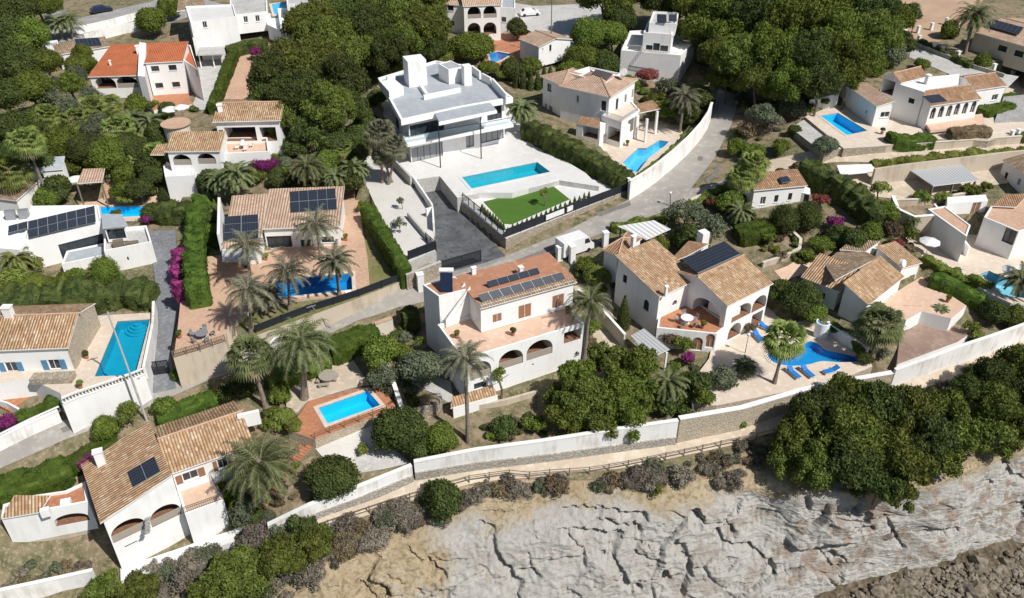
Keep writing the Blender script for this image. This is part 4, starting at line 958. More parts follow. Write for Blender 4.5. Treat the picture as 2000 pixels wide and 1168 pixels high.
m = MB(); a, b = P(828, 187, zr+.35), P(900, 172, zr+.35); u = (b-a).normalized(); n = Vector((-u.y, u.x, 0)); m.obox(a - Vector((0, 0, .8)), b-a, n*.4, Vector((0, 0, .8)))
m.obox(P(818, 164, zr+.3) - Vector((0, 0, .7)), (.5, 0, 0), P(830, 182, zr+.3) - P(818, 164, zr+.3), (0, 0, .7)); m.build('roof_kerb', M_white, H)
# ================================================================ H7 hip-roofed house
H = house('two-storey white house with an orange hip roof beside the road bend', 1150, 230, 2)
wing(H, (1192, 190), (1246, 155), (1093, 166), 8.6, .6, 1.3, 'hip', rot=1, o=.35, mat=M_tilepale, ops=[('dwin', 1179, 207, .9, 1.7), ('win', 1128, 193, .5, 1.2), ('dwin', 1205, 205, .9, 2.2, 'n'), ('win', 1222, 195, .9, 1.9), ('win', 1236, 183, .7, 1.6)])
wing(H, (1056, 149), (1097, 168), (1140, 142), 8.5, .9, 1.1, 'hip', o=.3, mat=M_tilepale, ops=[('dwin', 1073, 171, 1.1, 1.3), ('door', 1075, 218, 1.0, 2.1), ('win', 1066, 208, .6, 1.0)])
flat(H, [(1110, 142), (1183, 162), (1212, 143), (1150, 130)], 9.4, 8.4, par=.35, floor=M_white)
solar(H, [(1152, 148, 9.5), (1186, 157, 9.5), (1198, 144, 10.9), (1160, 135, 10.9)], 4, 1)
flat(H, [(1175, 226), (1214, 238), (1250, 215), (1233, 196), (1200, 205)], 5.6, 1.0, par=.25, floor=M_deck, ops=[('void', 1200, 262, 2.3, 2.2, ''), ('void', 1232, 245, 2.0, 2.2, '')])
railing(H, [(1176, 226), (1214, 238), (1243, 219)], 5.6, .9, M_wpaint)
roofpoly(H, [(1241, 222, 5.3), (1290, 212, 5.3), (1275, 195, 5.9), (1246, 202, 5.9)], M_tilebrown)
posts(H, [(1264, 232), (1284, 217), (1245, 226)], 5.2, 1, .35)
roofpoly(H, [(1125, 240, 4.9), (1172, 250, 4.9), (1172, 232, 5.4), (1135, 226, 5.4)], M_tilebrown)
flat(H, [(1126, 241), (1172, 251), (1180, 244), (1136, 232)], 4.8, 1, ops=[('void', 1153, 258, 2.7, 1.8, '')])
m = MB(); q = P(1218, 141, 10.4); m.tube(q, q + Vector((-.1, -.35, .1)), .62, .58, 16); m.tube(q - Vector((0, 0, 1.5)), q, .05); m.build('satellite_dish', M_wpaint, H)
# ================================================================ H8 orange-roofed house
H = house('white house with bright orange roofs and four small dark windows at the upper left', 290, 150, 4)
wing(H, (281, 123), (357, 119), (374, 80), 9.8, 3.8, 1.0, 'shed', o=.2, mat=M_orange, ops=[('dwin', 303, 134, 1.3, .9), ('dwin', 337, 132, 1.3, .9), ('dwin', 311, 167, 1.3, .9), ('dwin', 344, 165, 1.3, .9)])
flat(H, [(357, 116), (386, 136), (372, 88), (350, 84)], 9.3, 3.8, par=.3, floor=M_orange, ops=[('win', 384, 142, .6, 1.1)])
wing(H, (171, 150), (270, 147), (266, 85), 7.8, 3.8, 1.1, 'shed', o=.25, mat=M_orange, ops=[('void', 205, 160, 3.4, 2.0, 'a'), ('void', 248, 160, 3.6, 2.0, 'ar')])
flat(H, [(269, 148), (283, 150), (285, 84), (272, 82)], 9.2, 3.8)
chim(H, 268, 90, 9.9, 8, .7, .7); chim(H, 214, 119, 8.9, 8, .3, .3)
# ================================================================ H9 arched villa mid left
H = house('white villa with curved arched balconies and brown tiled roofs above the palm garden', 370, 330, 2)
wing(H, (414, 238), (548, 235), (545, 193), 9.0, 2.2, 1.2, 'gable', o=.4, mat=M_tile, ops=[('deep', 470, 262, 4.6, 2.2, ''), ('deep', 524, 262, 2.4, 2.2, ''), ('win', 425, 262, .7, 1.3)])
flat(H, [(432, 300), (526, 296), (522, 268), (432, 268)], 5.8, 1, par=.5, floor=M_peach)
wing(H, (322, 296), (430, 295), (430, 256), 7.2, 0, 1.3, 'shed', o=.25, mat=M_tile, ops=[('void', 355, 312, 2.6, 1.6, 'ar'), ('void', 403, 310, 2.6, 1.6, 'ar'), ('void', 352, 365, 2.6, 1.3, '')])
flat(H, [(322, 345), (378, 342), (378, 318), (318, 320)], 4.3, 0, par=.3, floor=M_white)
q = P(343, 240, 8); m = MB(); m.lathe((q.x, q.y, 3), [(1.9, 0), (1.9, 4.9)], 20); m.build('round_tower', M_cream, H)
m = MB(); m.lathe((q.x, q.y, 7.9), [(2.2, 0), (2.2, .12), (.05, .12)], 20); m.build('tower_roof', M_terra2, H)
roofpoly(H, [(293, 302, 6.2), (322, 302, 6.2), (330, 280, 6.8), (305, 282, 6.8)], M_tile)
chim(H, 428, 205, 10.6, 8.5, .7, .7)
# ================================================================ H10 ribbed roof with panels
H = house('low house with a pale ribbed roof and two solar arrays behind the palms', 550, 450, .5)
wing(H, (508, 447), (664, 441), (656, 364), 3.6, .3, 1.3, 'shed', o=.35, mat=M_tilepale, ops=[('slider', 545, 480, 3.2, 1.9), ('dwin', 640, 468, 1.6, .9), ('dwin', 600, 476, 1.6, 1.2)])
wing(H, (434, 487), (508, 482), (505, 379), 3.1, .3, 1.75, 'shed', o=.3, mat=M_tilepale)
solar(H, [(567, 417), (659, 410), (655, 368), (563, 374)], 5, 2)
solar(H, [(437, 472), (506, 467), (505, 419), (436, 423)], 2, 3)
slabroof(H, [(434, 510), (500, 506), (500, 482), (434, 487)], 3.0, .12, M_slat, 'porch_roof')
m = MB(); a = P(430, 384, 5.1); b = P(433, 475, 3.7); a.z = b.z = .3; n = Vector((-.35, 0, 0)); m.obox(a, b-a, n, (0, 0, 4.7)); m.build('side_wall', M_white, H)
# ================================================================ H11 left modern house
H = house('angular modern white house with a tilted wall and rooftop solar arrays at the left edge', 180, 490, -.6)
flat(H, [(52, 470), (199, 433), (192, 400), (60, 402)], 3.8, -.9, par=.25, floor=M_white, ops=[('slider', 162, 482, 5.4, 2.3)])
flat(H, [(-80, 478), (50, 470), (60, 410), (-80, 415)], 3.7, -.6, par=.25, floor=M_white)
flat(H, [(120, 516), (232, 492), (225, 470), (130, 490)], .9, -.9, par=.15)
flat(H, [(203, 490), (296, 472), (286, 440), (203, 447)], 2.7, -.6, par=.5, floor=M_lgrey, ops=[('vent', 250, 505, .2, .5)])
flat(H, [(-60, 480), (38, 488), (56, 470), (20, 440), (-60, 440)], 3.6, -.6, par=0)
slabroof(H, [(200, 446), (250, 441), (238, 418), (198, 418)], 4.6, .15, M_roofgrey, 'canopy')
wallset(H, [P(204, 447, 4.4), P(244, 443, 4.4), P(238, 425, 4.4), P(200, 425, 4.4)], 4.4, 2.4, M_white, [('slider', 222, 458, 3.2, 1.5)])
solar(H, [(56, 466, 4.1), (188, 434, 4.1), (185, 402, 5.3), (55, 424, 5.3)], 7, 2)
solar(H, [(16, 456, 4.1), (54, 446, 4.1), (54, 432, 4.6), (20, 440, 4.6)], 2, 1)
for px, py in ((20, 418), (46, 416)): v = P(px, py, 4.2); m = MB(); m.box((v.x, v.y, 3.5), 1.2, .7, 1.2, .2); m.build('air_unit', M_steel, H)
m = MB(); v = P(232, 479, 2.42); m.box((v.x, v.y, 2.42), 1.2, .8, .7, .3); m.box((v.x+1.6, v.y+.2, 2.42), 1.6, .6, .4, .3); m.build('roof_bench', M_post, H)
# ================================================================ H12 long low roof, top left
H = house('low house with a pale brown roof and one dark panel block, top left', 160, 95, 5)
wing(H, (112, 107), (216, 90), (210, 70), 7.6, 4.6, .9, 'shed', o=.2, mat=M_tileold)
solar(H, [(150, 94), (201, 90), (194, 73), (145, 78)], 1, 1)
flat(H, [(64, 95), (114, 88), (112, 78), (66, 84)], 7.4, 4.6, par=.3)
# shed with grey roof
H = house('small open carport with a grey roof at the end of the concrete lane', 414, 110, 5, 'carport', 'carport')
slabroof(H, [(386, 107), (441, 105), (437, 90), (390, 92)], 7.6, .2, M_lgrey, 'roof'); posts(H, [(388, 106), (439, 104), (414, 105)], 7.4, 4.4, .2)
flat(H, [(392, 96), (437, 94), (436, 90), (392, 92)], 7.3, 4.4)
# ================================================================ H13 - H19 far houses
H = house('white cubic house with a small square window behind the grey carport', 420, 45, 6)
flat(H, [(376, 74), (458, 60), (448, 36), (372, 44)], 9.4, 6, par=.3, floor=M_white, ops=[('win', 412, 60, .9, .7), ('win', 440, 55, .7, .7)])
flat(H, [(372, 44), (462, 32), (455, 8), (362, 12)], 12.2, 6, par=.3, floor=M_wpave, ops=[('win', 400, 48, .8, 1.2)])
roofpoly(H, [(345, 22, 11.8), (400, 12, 11.8), (400, -8, 12.6), (350, -4, 12.6)], M_tileold)
H = house('white villa with a rooftop pool and arched windows at the top edge', 570, 50, 7)
flat(H, [(548, 56), (660, 50), (650, 12), (542, 16)], 10.4, 6.4, par=.35, floor=M_white, ops=[('win', 556, 84, .8, 1.6, 'a'), ('win', 575, 80, .8, 1.6, 'a')])
flat(H, [(522, 48), (548, 60), (544, 30), (520, 24)], 9.2, 6.4, par=.3, floor=M_white)
flat(H, [(560, 8), (720, 6), (720, -30), (560, -28)], 13, 7, par=.3, floor=M_lgrey, ops=[('win', 585, 15, 1.0, 1.5), ('win', 680, 12, 1.2, 1.2)])
H = house('long pale building with flat roof at the top edge behind the white cubic house', 490, 10, 8)
flat(H, [(452, 30), (522, 22), (520, -10), (448, -5)], 11.2, 7.5, par=.3, floor=M_lgrey, ops=[('win', 480, 38, .8, 1.2), ('win', 503, 36, .8, 1.2)])
H = house('two-storey white house with four arches in two rows at the top edge', 935, 50, 6)
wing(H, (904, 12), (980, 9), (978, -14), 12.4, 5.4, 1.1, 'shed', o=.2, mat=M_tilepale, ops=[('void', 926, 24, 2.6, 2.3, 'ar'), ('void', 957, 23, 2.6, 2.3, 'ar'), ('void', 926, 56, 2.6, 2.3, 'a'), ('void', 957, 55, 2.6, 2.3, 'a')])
wing(H, (866, 8), (906, 10), (906, -12), 12.0, 5.4, .9, 'shed', o=.2, mat=M_tilepale, ops=[('dwin', 880, 15, 1.2, 1.1), ('dwin', 877, 45, 1.7, .9)])
flat(H, [(978, 14), (1006, 16), (1006, -4), (980, -6)], 10.6, 5.4, par=.2, ops=[('dwin', 984, 38, 1.0, 1.0)])
H = house('small white house with a hipped tile roof beside the dirt track near the top', 1050, 90, 5.5)
wing(H, (1012, 76), (1052, 92), (1080, 62), 9.0, 5.2, .9, 'gable', o=.25, mat=M_tilepale, ops=[('win', 1060, 97, .3, .6), ('dwin', 1075, 90, .5, 1.2)])
H = house('white three-level house with rooftop solar tubes and blue-shaded front among the pines', 1285, 100, 4.5)
flat(H, [(1213, 98), (1330, 108), (1357, 80), (1350, 55), (1230, 60)], 8.4, 2.6, par=.35, floor=M_white, ops=[('door', 1338, 122, .9, 2.0, 'a')])
flat(H, [(1257, 63), (1312, 67), (1322, 40), (1268, 36)], 11.7, 8.0, par=.5, floor=M_lgrey, ops=[('dwin', 1268, 93, 1.2, .9), ('dwin', 1282, 92, 1.2, 1.4), ('dwin', 1297, 95, 1.4, 1.1)])
flat(H, [(1268, 44), (1320, 46), (1326, 24), (1276, 22)], 13.2, 11, par=.4, floor=M_lgrey)
railing(H, [(1214, 97), (1252, 99), (1258, 106), (1322, 112)], 8.4, .9, M_cream, step=.22)
roofpoly(H, [(1335, 78, 8.8), (1360, 82, 8.8), (1358, 68, 9.6), (1334, 66, 9.6)], M_tilebrown)
solar(H, [(1283, 44, 13.3), (1302, 45, 13.3), (1302, 28, 14.6), (1283, 28, 14.6)], 2, 1); solar(H, [(1306, 42, 13.3), (1322, 42, 13.3), (1322, 28, 14.4), (1306, 28, 14.4)], 2, 1)
# H18 upper right complex
H = house('sprawling white villa with several tiled roofs and a row of arched windows', 1830, 210, 5.5)
wing(H, (1643, 160), (1712, 208), (1752, 200), 8.9, 5.3, .7, 'shed', o=.12, mat=M_tilepale, ops=[('win', 1692, 218, .5, .5, 'o'), ('win', 1740, 223, 1.5, .9)], wmat=M_white)
wing(H, (1722, 148), (1760, 162), (1812, 148), 11.2, 5.5, 1.0, 'gable', rot=1, o=.2, mat=M_tilebrown, ops=[('deep', 1735, 170, 2.2, 2.2, ''), ('dwin', 1752, 175, .8, 1.2)])
flat(H, [(1758, 165), (1806, 180), (1814, 146), (1775, 148)], 10.9, 5.5, ops=[('vent', 1780, 197, 1.0, .8)])
flat(H, [(1806, 178), (1872, 165), (1874, 144), (1816, 150)], 10.6, 5.5)
wing(H, (1818, 207), (1918, 193), (1905, 162), 9.4, 5.4, 1.2, 'gable', o=.2, mat=M_tilebrown, ops=[('win', 1822, 222, .9, 1.9, 'an'), ('win', 1838, 219, .9, 1.9, 'an'), ('win', 1854, 217, .9, 1.9, 'an'), ('win', 1869, 214, .9, 1.9, 'an'), ('win', 1885, 212, .9, 1.9, 'an'), ('win', 1901, 209, .9, 1.9, 'an')])
wing(H, (1906, 176), (1968, 167), (1950, 138), 9.6, 5.4, 1.1, 'gable', o=.2, mat=M_tilebrown, ops=[('win', 1943, 190, 1.2, 1.0)])
solar(H, [(1818, 203), (1852, 199), (1834, 184), (1802, 187)], 1, 1)
slabroof(H, [(1818, 255), (1925, 243), (1918, 222), (1806, 238)], 6.3, .4, M_peach, 'front_terrace')
chim(H, 1814, 147, 12.3, 9, .6, .6)
# H19 far right top
H = house('long tiled house with a slanted row of dark solar panels at the top right edge', 1960, 90, 8)
wing(H, (1900, 62), (2100, 118), (2100, 60), 12.2, 8, 1.3, 'gable', o=.25, mat=M_tilepale, wmat=M_cream, ops=[('dwin', 1958, 95, 1.6, 1.0), ('dwin', 1990, 105, 1.6, 1.0)])
solar(H, [(1925, 50, 13.0), (1990, 68, 13.0), (2000, 54, 13.6), (1935, 38, 13.6)], 7, 1)
# H20 small house middle right
H = house('small white cottage with a patchy tile roof and one skylight beside the tall green hedge', 1530, 380, 1)
wing(H, (1472, 372), (1578, 362), (1552, 330), 4.4, .8, .9, 'shed', o=.25, mat=M_tilebrown, ops=[('dwin', 1516, 388, .6, 1.1), ('dwin', 1543, 384, .6, 1.1), ('win', 1490, 392, .8, 1.2)])
solar(H, [(1527, 358, 4.9), (1545, 355, 4.9), (1538, 344, 5.15), (1520, 346, 5.15)], 1, 1, 'skylight')
flat(H, [(1560, 375), (1583, 380), (1582, 368), (1568, 362)], 3.2, .8, ops=[('dwin', 1577, 388, .7, 1.2)])
# H21, H22 right edge houses
H = house('white house with one dark doorway on the sandy patio, right edge', 1970, 440, -.6)
flat(H, [(1922, 424), (1990, 452), (2080, 430), (2080, 372), (1940, 395)], 3.6, -.6, par=.2, floor=M_terra2, ops=[('dwin', 1975, 462, 1.5, 2.0)])
roofpoly(H, [(1935, 402, 3.8), (1985, 404, 3.8), (2010, 378, 4.6), (1965, 378, 4.6)], M_tilebrown)
H = house('small white tiled-roof house beside the tan retaining wall, right edge', 1975, 340, 1.5)
wing(H, (1958, 312), (2015, 350), (2060, 320), 5.2, 1.5, 1.1, 'shed', o=.2, mat=M_tileold, ops=[('dwin', 1965, 343, .6, 1.0), ('win', 1990, 355, .6, 1.0)])
H = house('low white garage with a sloping buttress wall above the sandy patio', 1850, 460, -.4)
flat(H, [(1812, 408), (1888, 462), (1896, 440), (1845, 402)], 3.2, -.6, par=.12, floor=M_terra2)
flat(H, [(1850, 398), (1930, 392), (1925, 380), (1850, 385)], 3.4, -.2, ops=[('door', 1905, 408, 1.3, 2.0)])
H = house('small grey-roofed white house behind the leaning palm at the left', 80, 335, 1.5)
wing(H, (48, 336), (122, 330), (118, 305), 5, 1.2, .9, 'shed', o=.2, mat=M_roofgrey, ops=[('win', 80, 345, .8, 1.0)])
wing(H, (-60, 380), (32, 392), (60, 350), 3.2, 0, .8, 'shed', o=.2, mat=M_tileold)
# ---- small roofed structures
H = house('white slatted car shelter between the hedge and the road above the arched villa', 1255, 455, 0, 'carport', 'carport')
roofpoly(H, [(1262, 468, 2.7), (1310, 447, 2.7), (1277, 430, 3.0), (1206, 444, 3.0)], M_slat, .1); posts(H, [(1264, 467), (1307, 447), (1212, 445)], 2.6, -.6, .14, M_dark)
H = house('grey corrugated-roofed pergola on posts against the tan retaining wall', 1850, 350, 1.4, 'pergola', 'pergola')
roofpoly(H, [(1823, 363, 4.2), (1913, 352, 4.2), (1878, 321, 4.6), (1779, 333, 4.6)], M_corr, .1); posts(H, [(1822, 364), (1862, 358), (1905, 353), (1785, 336)], 4.1, 1, .22, M_post)
H = house('white sail canopy on thin posts beside the dark clipped trees', 1675, 335, 1.8, 'canopy', 'canopy')
roofpoly(H, [(1642, 342, 4.5), (1716, 335, 4.5), (1700, 320, 4.7), (1634, 323, 4.7)], M_wpaint, .06); posts(H, [(1643, 341), (1713, 335), (1702, 321), (1636, 324)], 4.4, 1, .12, M_wpaint)
H = house('tile-roofed open shelter on posts at the end of the brick pool terrace', 175, 360, .8, 'gazebo', 'shelter')
roofpoly(H, [(150, 358, 3.9), (200, 355, 3.9), (205, 328, 4.6), (162, 330, 4.6)], M_tilepale, .12); posts(H, [(150, 358), (198, 355), (203, 330), (164, 332)], 3.8, -.3, .2, M_post)
H = house('wooden slatted pergola roof under the brown tiled villa, beside the curved white wall', 1265, 668, -3, 'pergola', 'pergola')
for w_ in list(H.children): pass
roofpoly(H, [(1268, 700, -1.2), (1308, 682, -1.2), (1258, 641, -1.0), (1232, 655, -1.0)], M_corr, .08); posts(H, [(1302, 688), (1270, 698)], -1.25, -4.4, .2)
# ================================================================ vegetation
rng = np.random.default_rng(7)
_ico = None
def ico():
    global _ico
    if _ico is None:
        import bmesh
        b = bmesh.new(); bmesh.ops.create_icosphere(b, subdivisions=2, radius=1)
        _ico = np.array([[tuple(v.co) for v in f.verts] for f in b.faces]); b.free()
    return _ico
def quads(C, N, S, g, asp=.55):
    n = len(C); t = g.normal(size=(n, 3)); t -= N*(t*N).sum(1, keepdims=True); t /= np.linalg.norm(t, axis=1, keepdims=True)+1e-9
    b = np.cross(N, t); S = S[:, None]; a = asp + g.random((n, 1))*.3
    return np.stack([C - t*S, C - b*S*a, C + t*S, C + b*S*a], 1)
def leafmesh(name, blobs, dens, size, g, flat=1.0, core=.82, jit=.55, asp=.55):
    """blobs: list of (centre, radius); leaf-sized faces on their shells plus a solid heart"""
    Q = []; C = np.array([b[0] for b in blobs]); Rr = np.array([b[1] for b in blobs])
    for c, r in zip(C, Rr):
        n = int(dens*4*math.pi*r*r*flat**.5); v = g.normal(size=(n, 3)); v /= np.linalg.norm(v, axis=1, keepdims=True)
        v = v[(v[:, 2] > -.55)]
        rad = r*(1 + g.normal(size=(len(v), 1))*.10 + (g.random((len(v), 1)) < .12)*.14); p = c + v*rad*np.array([1, 1, flat])
        keep = np.ones(len(p), bool)
        for c2, r2 in zip(C, Rr):
            if r2 == r and (c2 == c).all(): continue
            d = (p-c2)/np.array([1, 1, flat]); keep &= (d*d).sum(1) > (r2*.86)**2
        p = p[keep]; nv = v[keep] + g.normal(size=(keep.sum(), 3))*jit; nv /= np.linalg.norm(nv, axis=1, keepdims=True)
        Q.append(quads(p, nv, size*(.6+g.random(len(p))*.8), g, asp))
    Q = np.concatenate(Q); T = []
    for c, r in zip(C, Rr):
        s = ico()*r*core*np.array([1, 1, flat])*(1+0*g.random()) + c; T.append(s)
    T = np.concatenate(T)
    nq, nt = len(Q), len(T); me = bpy.data.meshes.new(name); V = np.concatenate([Q.reshape(-1, 3), T.reshape(-1, 3)])
    me.vertices.add(len(V)); me.vertices.foreach_set('co', V.astype(np.float32).ravel())
    me.loops.add(len(V)); me.loops.foreach_set('vertex_index', np.arange(len(V), dtype=np.int32))
    me.polygons.add(nq+nt); ls = np.concatenate([np.arange(nq)*4, nq*4 + np.arange(nt)*3]).astype(np.int32); me.polygons.foreach_set('loop_start', ls)
    me.update(calc_edges=True); return me
CR = {}
def crown(kind, r, var):
    cls = min((.55, 1.1, 2.0, 3.2, 4.8), key=lambda c: abs(math.log(c/r))); key = (kind, cls, var)
    if key in CR: return CR[key], r/cls
    g = np.random.default_rng(hash(key) % 9999 if False else int(cls*100)+var*17+len(kind)*131); R_ = cls; bl = []
    small = R_ < 1.5; sz = {.55: .07, 1.1: .09, 2.0: .115, 3.2: .13, 4.8: .15}[cls]
    if kind == 'pine':
        n = 8 if small else (16 if R_ < 3 else 26)
        for i in range(n):
            a = i*2.4 + g.random()*.5; q = math.sqrt((i+.5)/n)*.80; bl.append(((q*R_*math.cos(a), q*R_*math.sin(a), R_*(.36*(1-q*q) + g.normal()*.12 - (.30*g.random() if q > .4 else 0))), R_*(.22+.15*g.random())*(1.2 if small else .95)))
        me = leafmesh('crown', bl, 17/(sz/.24)**2, sz*1.4, g, .9, .70, .9, .22)
    elif kind == 'round':
        n = 7 if small else 18
        for i in range(n):
            v = g.normal(size=3); v /= np.linalg.norm(v); v[2] = abs(v[2])*.9-.25; bl.append((v*R_*.58, R_*(.38+.12*g.random())))
        bl.append((np.zeros(3), R_*.66)); me = leafmesh('crown', bl, 14/(sz/.24)**2, sz, g, .95, .86)
    elif kind == 'clip':
        bl = [(np.zeros(3), R_), ((R_*.12, 0, R_*.08), R_*.97)]; me = leafmesh('crown', bl, 26/(sz/.2)**2, sz*.8, g, .95, .93, .9)
    elif kind == 'loose':
        n = 9 if small else 20
        for i in range(n):
            v = g.normal(size=3); v /= np.linalg.norm(v); v[2] = abs(v[2])*.8-.15; bl.append((v*R_*(.35+.4*g.random()), R_*(.22+.14*g.random())))
        me = leafmesh('crown', bl, 15/(sz/.2)**2, sz*.85, g, .9, .55, .9)
    elif kind == 'bush':
        n = 6 if small else 13
        for i in range(n):
            a = i*2.4; q = math.sqrt((i+.5)/n)*.7; bl.append(((q*R_*math.cos(a), q*R_*math.sin(a), R_*(.12+.12*g.random())), R_*(.32+.16*g.random())))
        me = leafmesh('crown', bl, 15/(sz/.22)**2, sz*.9, g, .95, .8)
    elif kind == 'cypress':
        for i in range(9): z = i/8; bl.append(((g.normal()*.05*R_, g.normal()*.05*R_, z*R_*5.4), R_*(.95-.75*z**1.6)*(.9+.2*g.random())))
        me = leafmesh('crown', bl, 18/(sz/.2)**2, sz, g, 1.35, .9, .5)
    CR[key] = me; return me, r/cls
TRUNK = None
def trunkmesh():
    global TRUNK
    if TRUNK is None:
        m = MB(); p = [Vector((0, 0, -.3)), Vector((.06, .03, .35)), Vector((-.04, .05, .75)), Vector((0, 0, 1))]; rr = [.055, .042, .034, .024]
        for i in range(3): m.tube(p[i], p[i+1], rr[i], rr[i+1], 8, cap=False)
        for a in range(5): m.tube(p[2], (math.cos(a*1.26)*.3, math.sin(a*1.26)*.3, 1.05), .018, .008, 5, cap=False)
        o = m.build('trunk', M_bark); TRUNK = o.data; bpy.data.objects.remove(o)
    return TRUNK
def tree(label, px, py, rp, h, kind='pine', mat=None, group=None, name=None, cat=None, sq=1.0, rm=None, wy=1.0, base=None):
    """crown centre at photo point px,py, radius rp photo pixels, centre h metres over the ground"""
    v = G(px, py, h); r = rm or rp/ppm(v); var = int(rng.integers(3)); me, s = crown(kind, r, var)
    nm = name or {'pine': 'pine_tree', 'round': 'tree', 'loose': 'tree', 'bush': 'shrub', 'clip': 'clipped_shrub', 'cypress': 'cypress_tree'}[kind]
    ct = cat or ('tree' if kind in ('pine', 'round', 'loose', 'cypress') else 'shrub')
    e = thing(nm, label, ct, (v.x, v.y, v.z-h), group, 0)
    o = bpy.data.objects.new('crown' if ct == 'tree' else 'foliage', me); COL.objects.link(o); o.parent = e
    o.location = (0, 0, h if kind != 'cypress' else 0); sv = s*(.93+.14*rng.random()); sx_ = .86 + .28*rng.random(); o.scale = (sv*sx_, sv*wy/sx_, s*sq*(.9+.25*rng.random())); o.rotation_euler[2] = rng.random()*6.28 if wy == 1 else 0
    if not me.materials: me.materials.append(L_pine)
    o.material_slots[0].link = 'OBJECT'; o.material_slots[0].material = mat or L_pine
    if kind in ('pine', 'round', 'loose') and h > .8:
        t = bpy.data.objects.new('trunk', trunkmesh()); COL.objects.link(t); t.parent = e; t.scale = (max(h, r*.9), max(h, r*.9), h+.1)
    else:
        t = bpy.data.objects.new('stem', trunkmesh()); COL.objects.link(t); t.parent = e; t.scale = (r*.8, r*.8, max(.3, h+.1))
    return e
# ---- palms
def feather(seed, L, n, droop=1.0, wid=.055, dead=0):
    g = random.Random(seed); m = MB()
    for i in range(n):
        az = i*2.399 + g.random()*.3; el = 1.35 - 1.75*((i+.5)/n)**.85; ln = L*(.85+.3*g.random()); seg = 9
        p = Vector((math.cos(az)*.12, math.sin(az)*.12, 0)); pts = [p]; e = el
        for s in range(seg): e -= (.085+.12*(s/seg))*droop*(1.2 if el > .3 else .8); p = p + Vector((math.cos(az)*math.cos(e), math.sin(az)*math.cos(e), math.sin(e)))*ln/seg; pts.append(p)
        side = Vector((-math.sin(az), math.cos(az), 0))
        for s in range(seg):
            a, b = pts[s], pts[s+1]; w = .035*(1-s/seg)+.012; m.face([a-side*w, a+side*w, b+side*w*.8, b-side*w*.8], 1)
            d = (b-a).normalized(); 
            if s == 0: continue
            for q in (0.0, .5):
                o = a.lerp(b, q); t = (s+q)/seg; ll = L*.22*math.sin(min(1, t*1.25+.12)*math.pi*.86)+.1
                for sd in (-1, 1):
                    dr = (side*sd*.8 + d*.62 + Vector((0, 0, -.32+.3*g.random()))).normalized(); m.face([o - d*wid, o + dr*ll, o + d*wid], 0)
    return m
def fanpalm(seed, L, n):
    g = random.Random(seed); m = MB()
    for i in range(n):
        az = i*2.399 + g.random()*.4; t = (i+.5)/n; el = 1.5 - 2.3*t**.95; pl = L*(.46+.28*g.random())*(.75 if t < .25 else 1); mi = 0 if t < .86 else 2
        d = Vector((math.cos(az)*math.cos(el), math.sin(az)*math.cos(el), math.sin(el))); side = Vector((-math.sin(az), math.cos(az), 0)); upv = d.cross(side)*-1
        o = d*pl; m.face([side*.025, o+side*.02, o-side*.02, -side*.025], 0)
        k = 11; R_ = L*.55
        for j in range(k):
            a = (j-(k-1)/2)*.235; a0, a1 = a-.125, a+.125
            f = lambda aa, rr, dr: o + d*math.cos(aa)*rr + side*math.sin(aa)*rr + Vector((0, 0, -dr)) + upv*abs(math.sin(aa))*rr*.12
            m.face([o, f(a0, R_*.62, R_*.06), f(a1, R_*.62, R_*.06)], mi); m.face([f(a0, R_*.62, R_*.06), f(a, R_*1.05, R_*(.32+.2*g.random())), f(a1, R_*.62, R_*.06)], mi)
    return m
M_dead = mat_leaf('dead_fronds', (.13, .10, .06), (.22, .175, .11), (.33, .27, .18), 1.2, .1)
PC = {}
def palm(label, cx, cy, bx, by, r, kind='date', mat=None, tw=.22, group=None, skirt=True, base=None):
    r *= 1.12 if kind != 'fan' else 1.05
    b = base or G(bx, by); d = ray(cx, cy); t = b.y/d.y; top = Vector((d.x*t, b.y, CH + d.z*t)); off = top - b
    if off.z < .5: off.z = .5
    cls = {'date': (2.0, 3.0), 'full': (2.2, 3.4), 'fan': (1.4, 2.1)}[kind]; c = min(cls, key=lambda q: abs(q-r)); var = int(rng.integers(2)); key = (kind, c, var)
    if key not in PC:
        m = feather(var+3, c*1.12, 34 if kind == 'date' else 54, 1.0 if kind == 'date' else 1.15, .09 if kind == 'date' else .105) if kind != 'fan' else fanpalm(var+9, c, 52)
        o = m.build('crown', [L_palm, M_palmbark, M_dead]); PC[key] = o.data; bpy.data.objects.remove(o)
    e = thing('palm_tree', label, 'palm tree', b, group)
    o = bpy.data.objects.new('crown', PC[key]); COL.objects.link(o); o.parent = e; o.location = off; s = r/c; o.scale = (s, s, s); o.rotation_euler[2] = rng.random()*6.28
    o.material_slots[0].link = 'OBJECT'; o.material_slots[0].material = mat or (L_fan if kind == 'fan' else L_palm)
    m = MB(); n = max(4, int(off.z/.5)); pts = [b + Vector((0, 0, -.3)) + off*(i/n) + Vector((math.sin(i/n*math.pi)*off.x*.12, 0, .3*(i/n))) for i in range(n+1)]
    for i in range(n):
        f = 1 + .5*max(0, 1-i/(n*.25)) ; w0 = tw*f*(1-.3*i/n)*1.05; w1 = tw*f*(1-.3*i/n)*.93
        m.tube(pts[i], pts[i+1], w0, w1, 9, cap=False)
    m.tube(pts[-1] - Vector((0, 0, .5)), pts[-1] + Vector((0, 0, .25)), tw*1.25, tw*.9, 9)
    m.build('trunk', M_palmbark, e)
    if kind == 'fan' and off.z > 3 and skirt:
        g = MB(); rr = random.Random(int(cx)); 
        for i in range(60):
            a = rr.random()*6.28; z = -rr.random()*1.1 - .1; p = top + Vector((math.cos(a)*.2, math.sin(a)*.2, z)); q = p + Vector((math.cos(a)*.32, math.sin(a)*.32, -.75)); sd = Vector((-math.sin(a), math.cos(a), 0))*.14; g.face([p-sd*.4, p+sd*.4, q+sd, q-sd])
        g.build('dry_frond_skirt', M_dead, e)
    return e
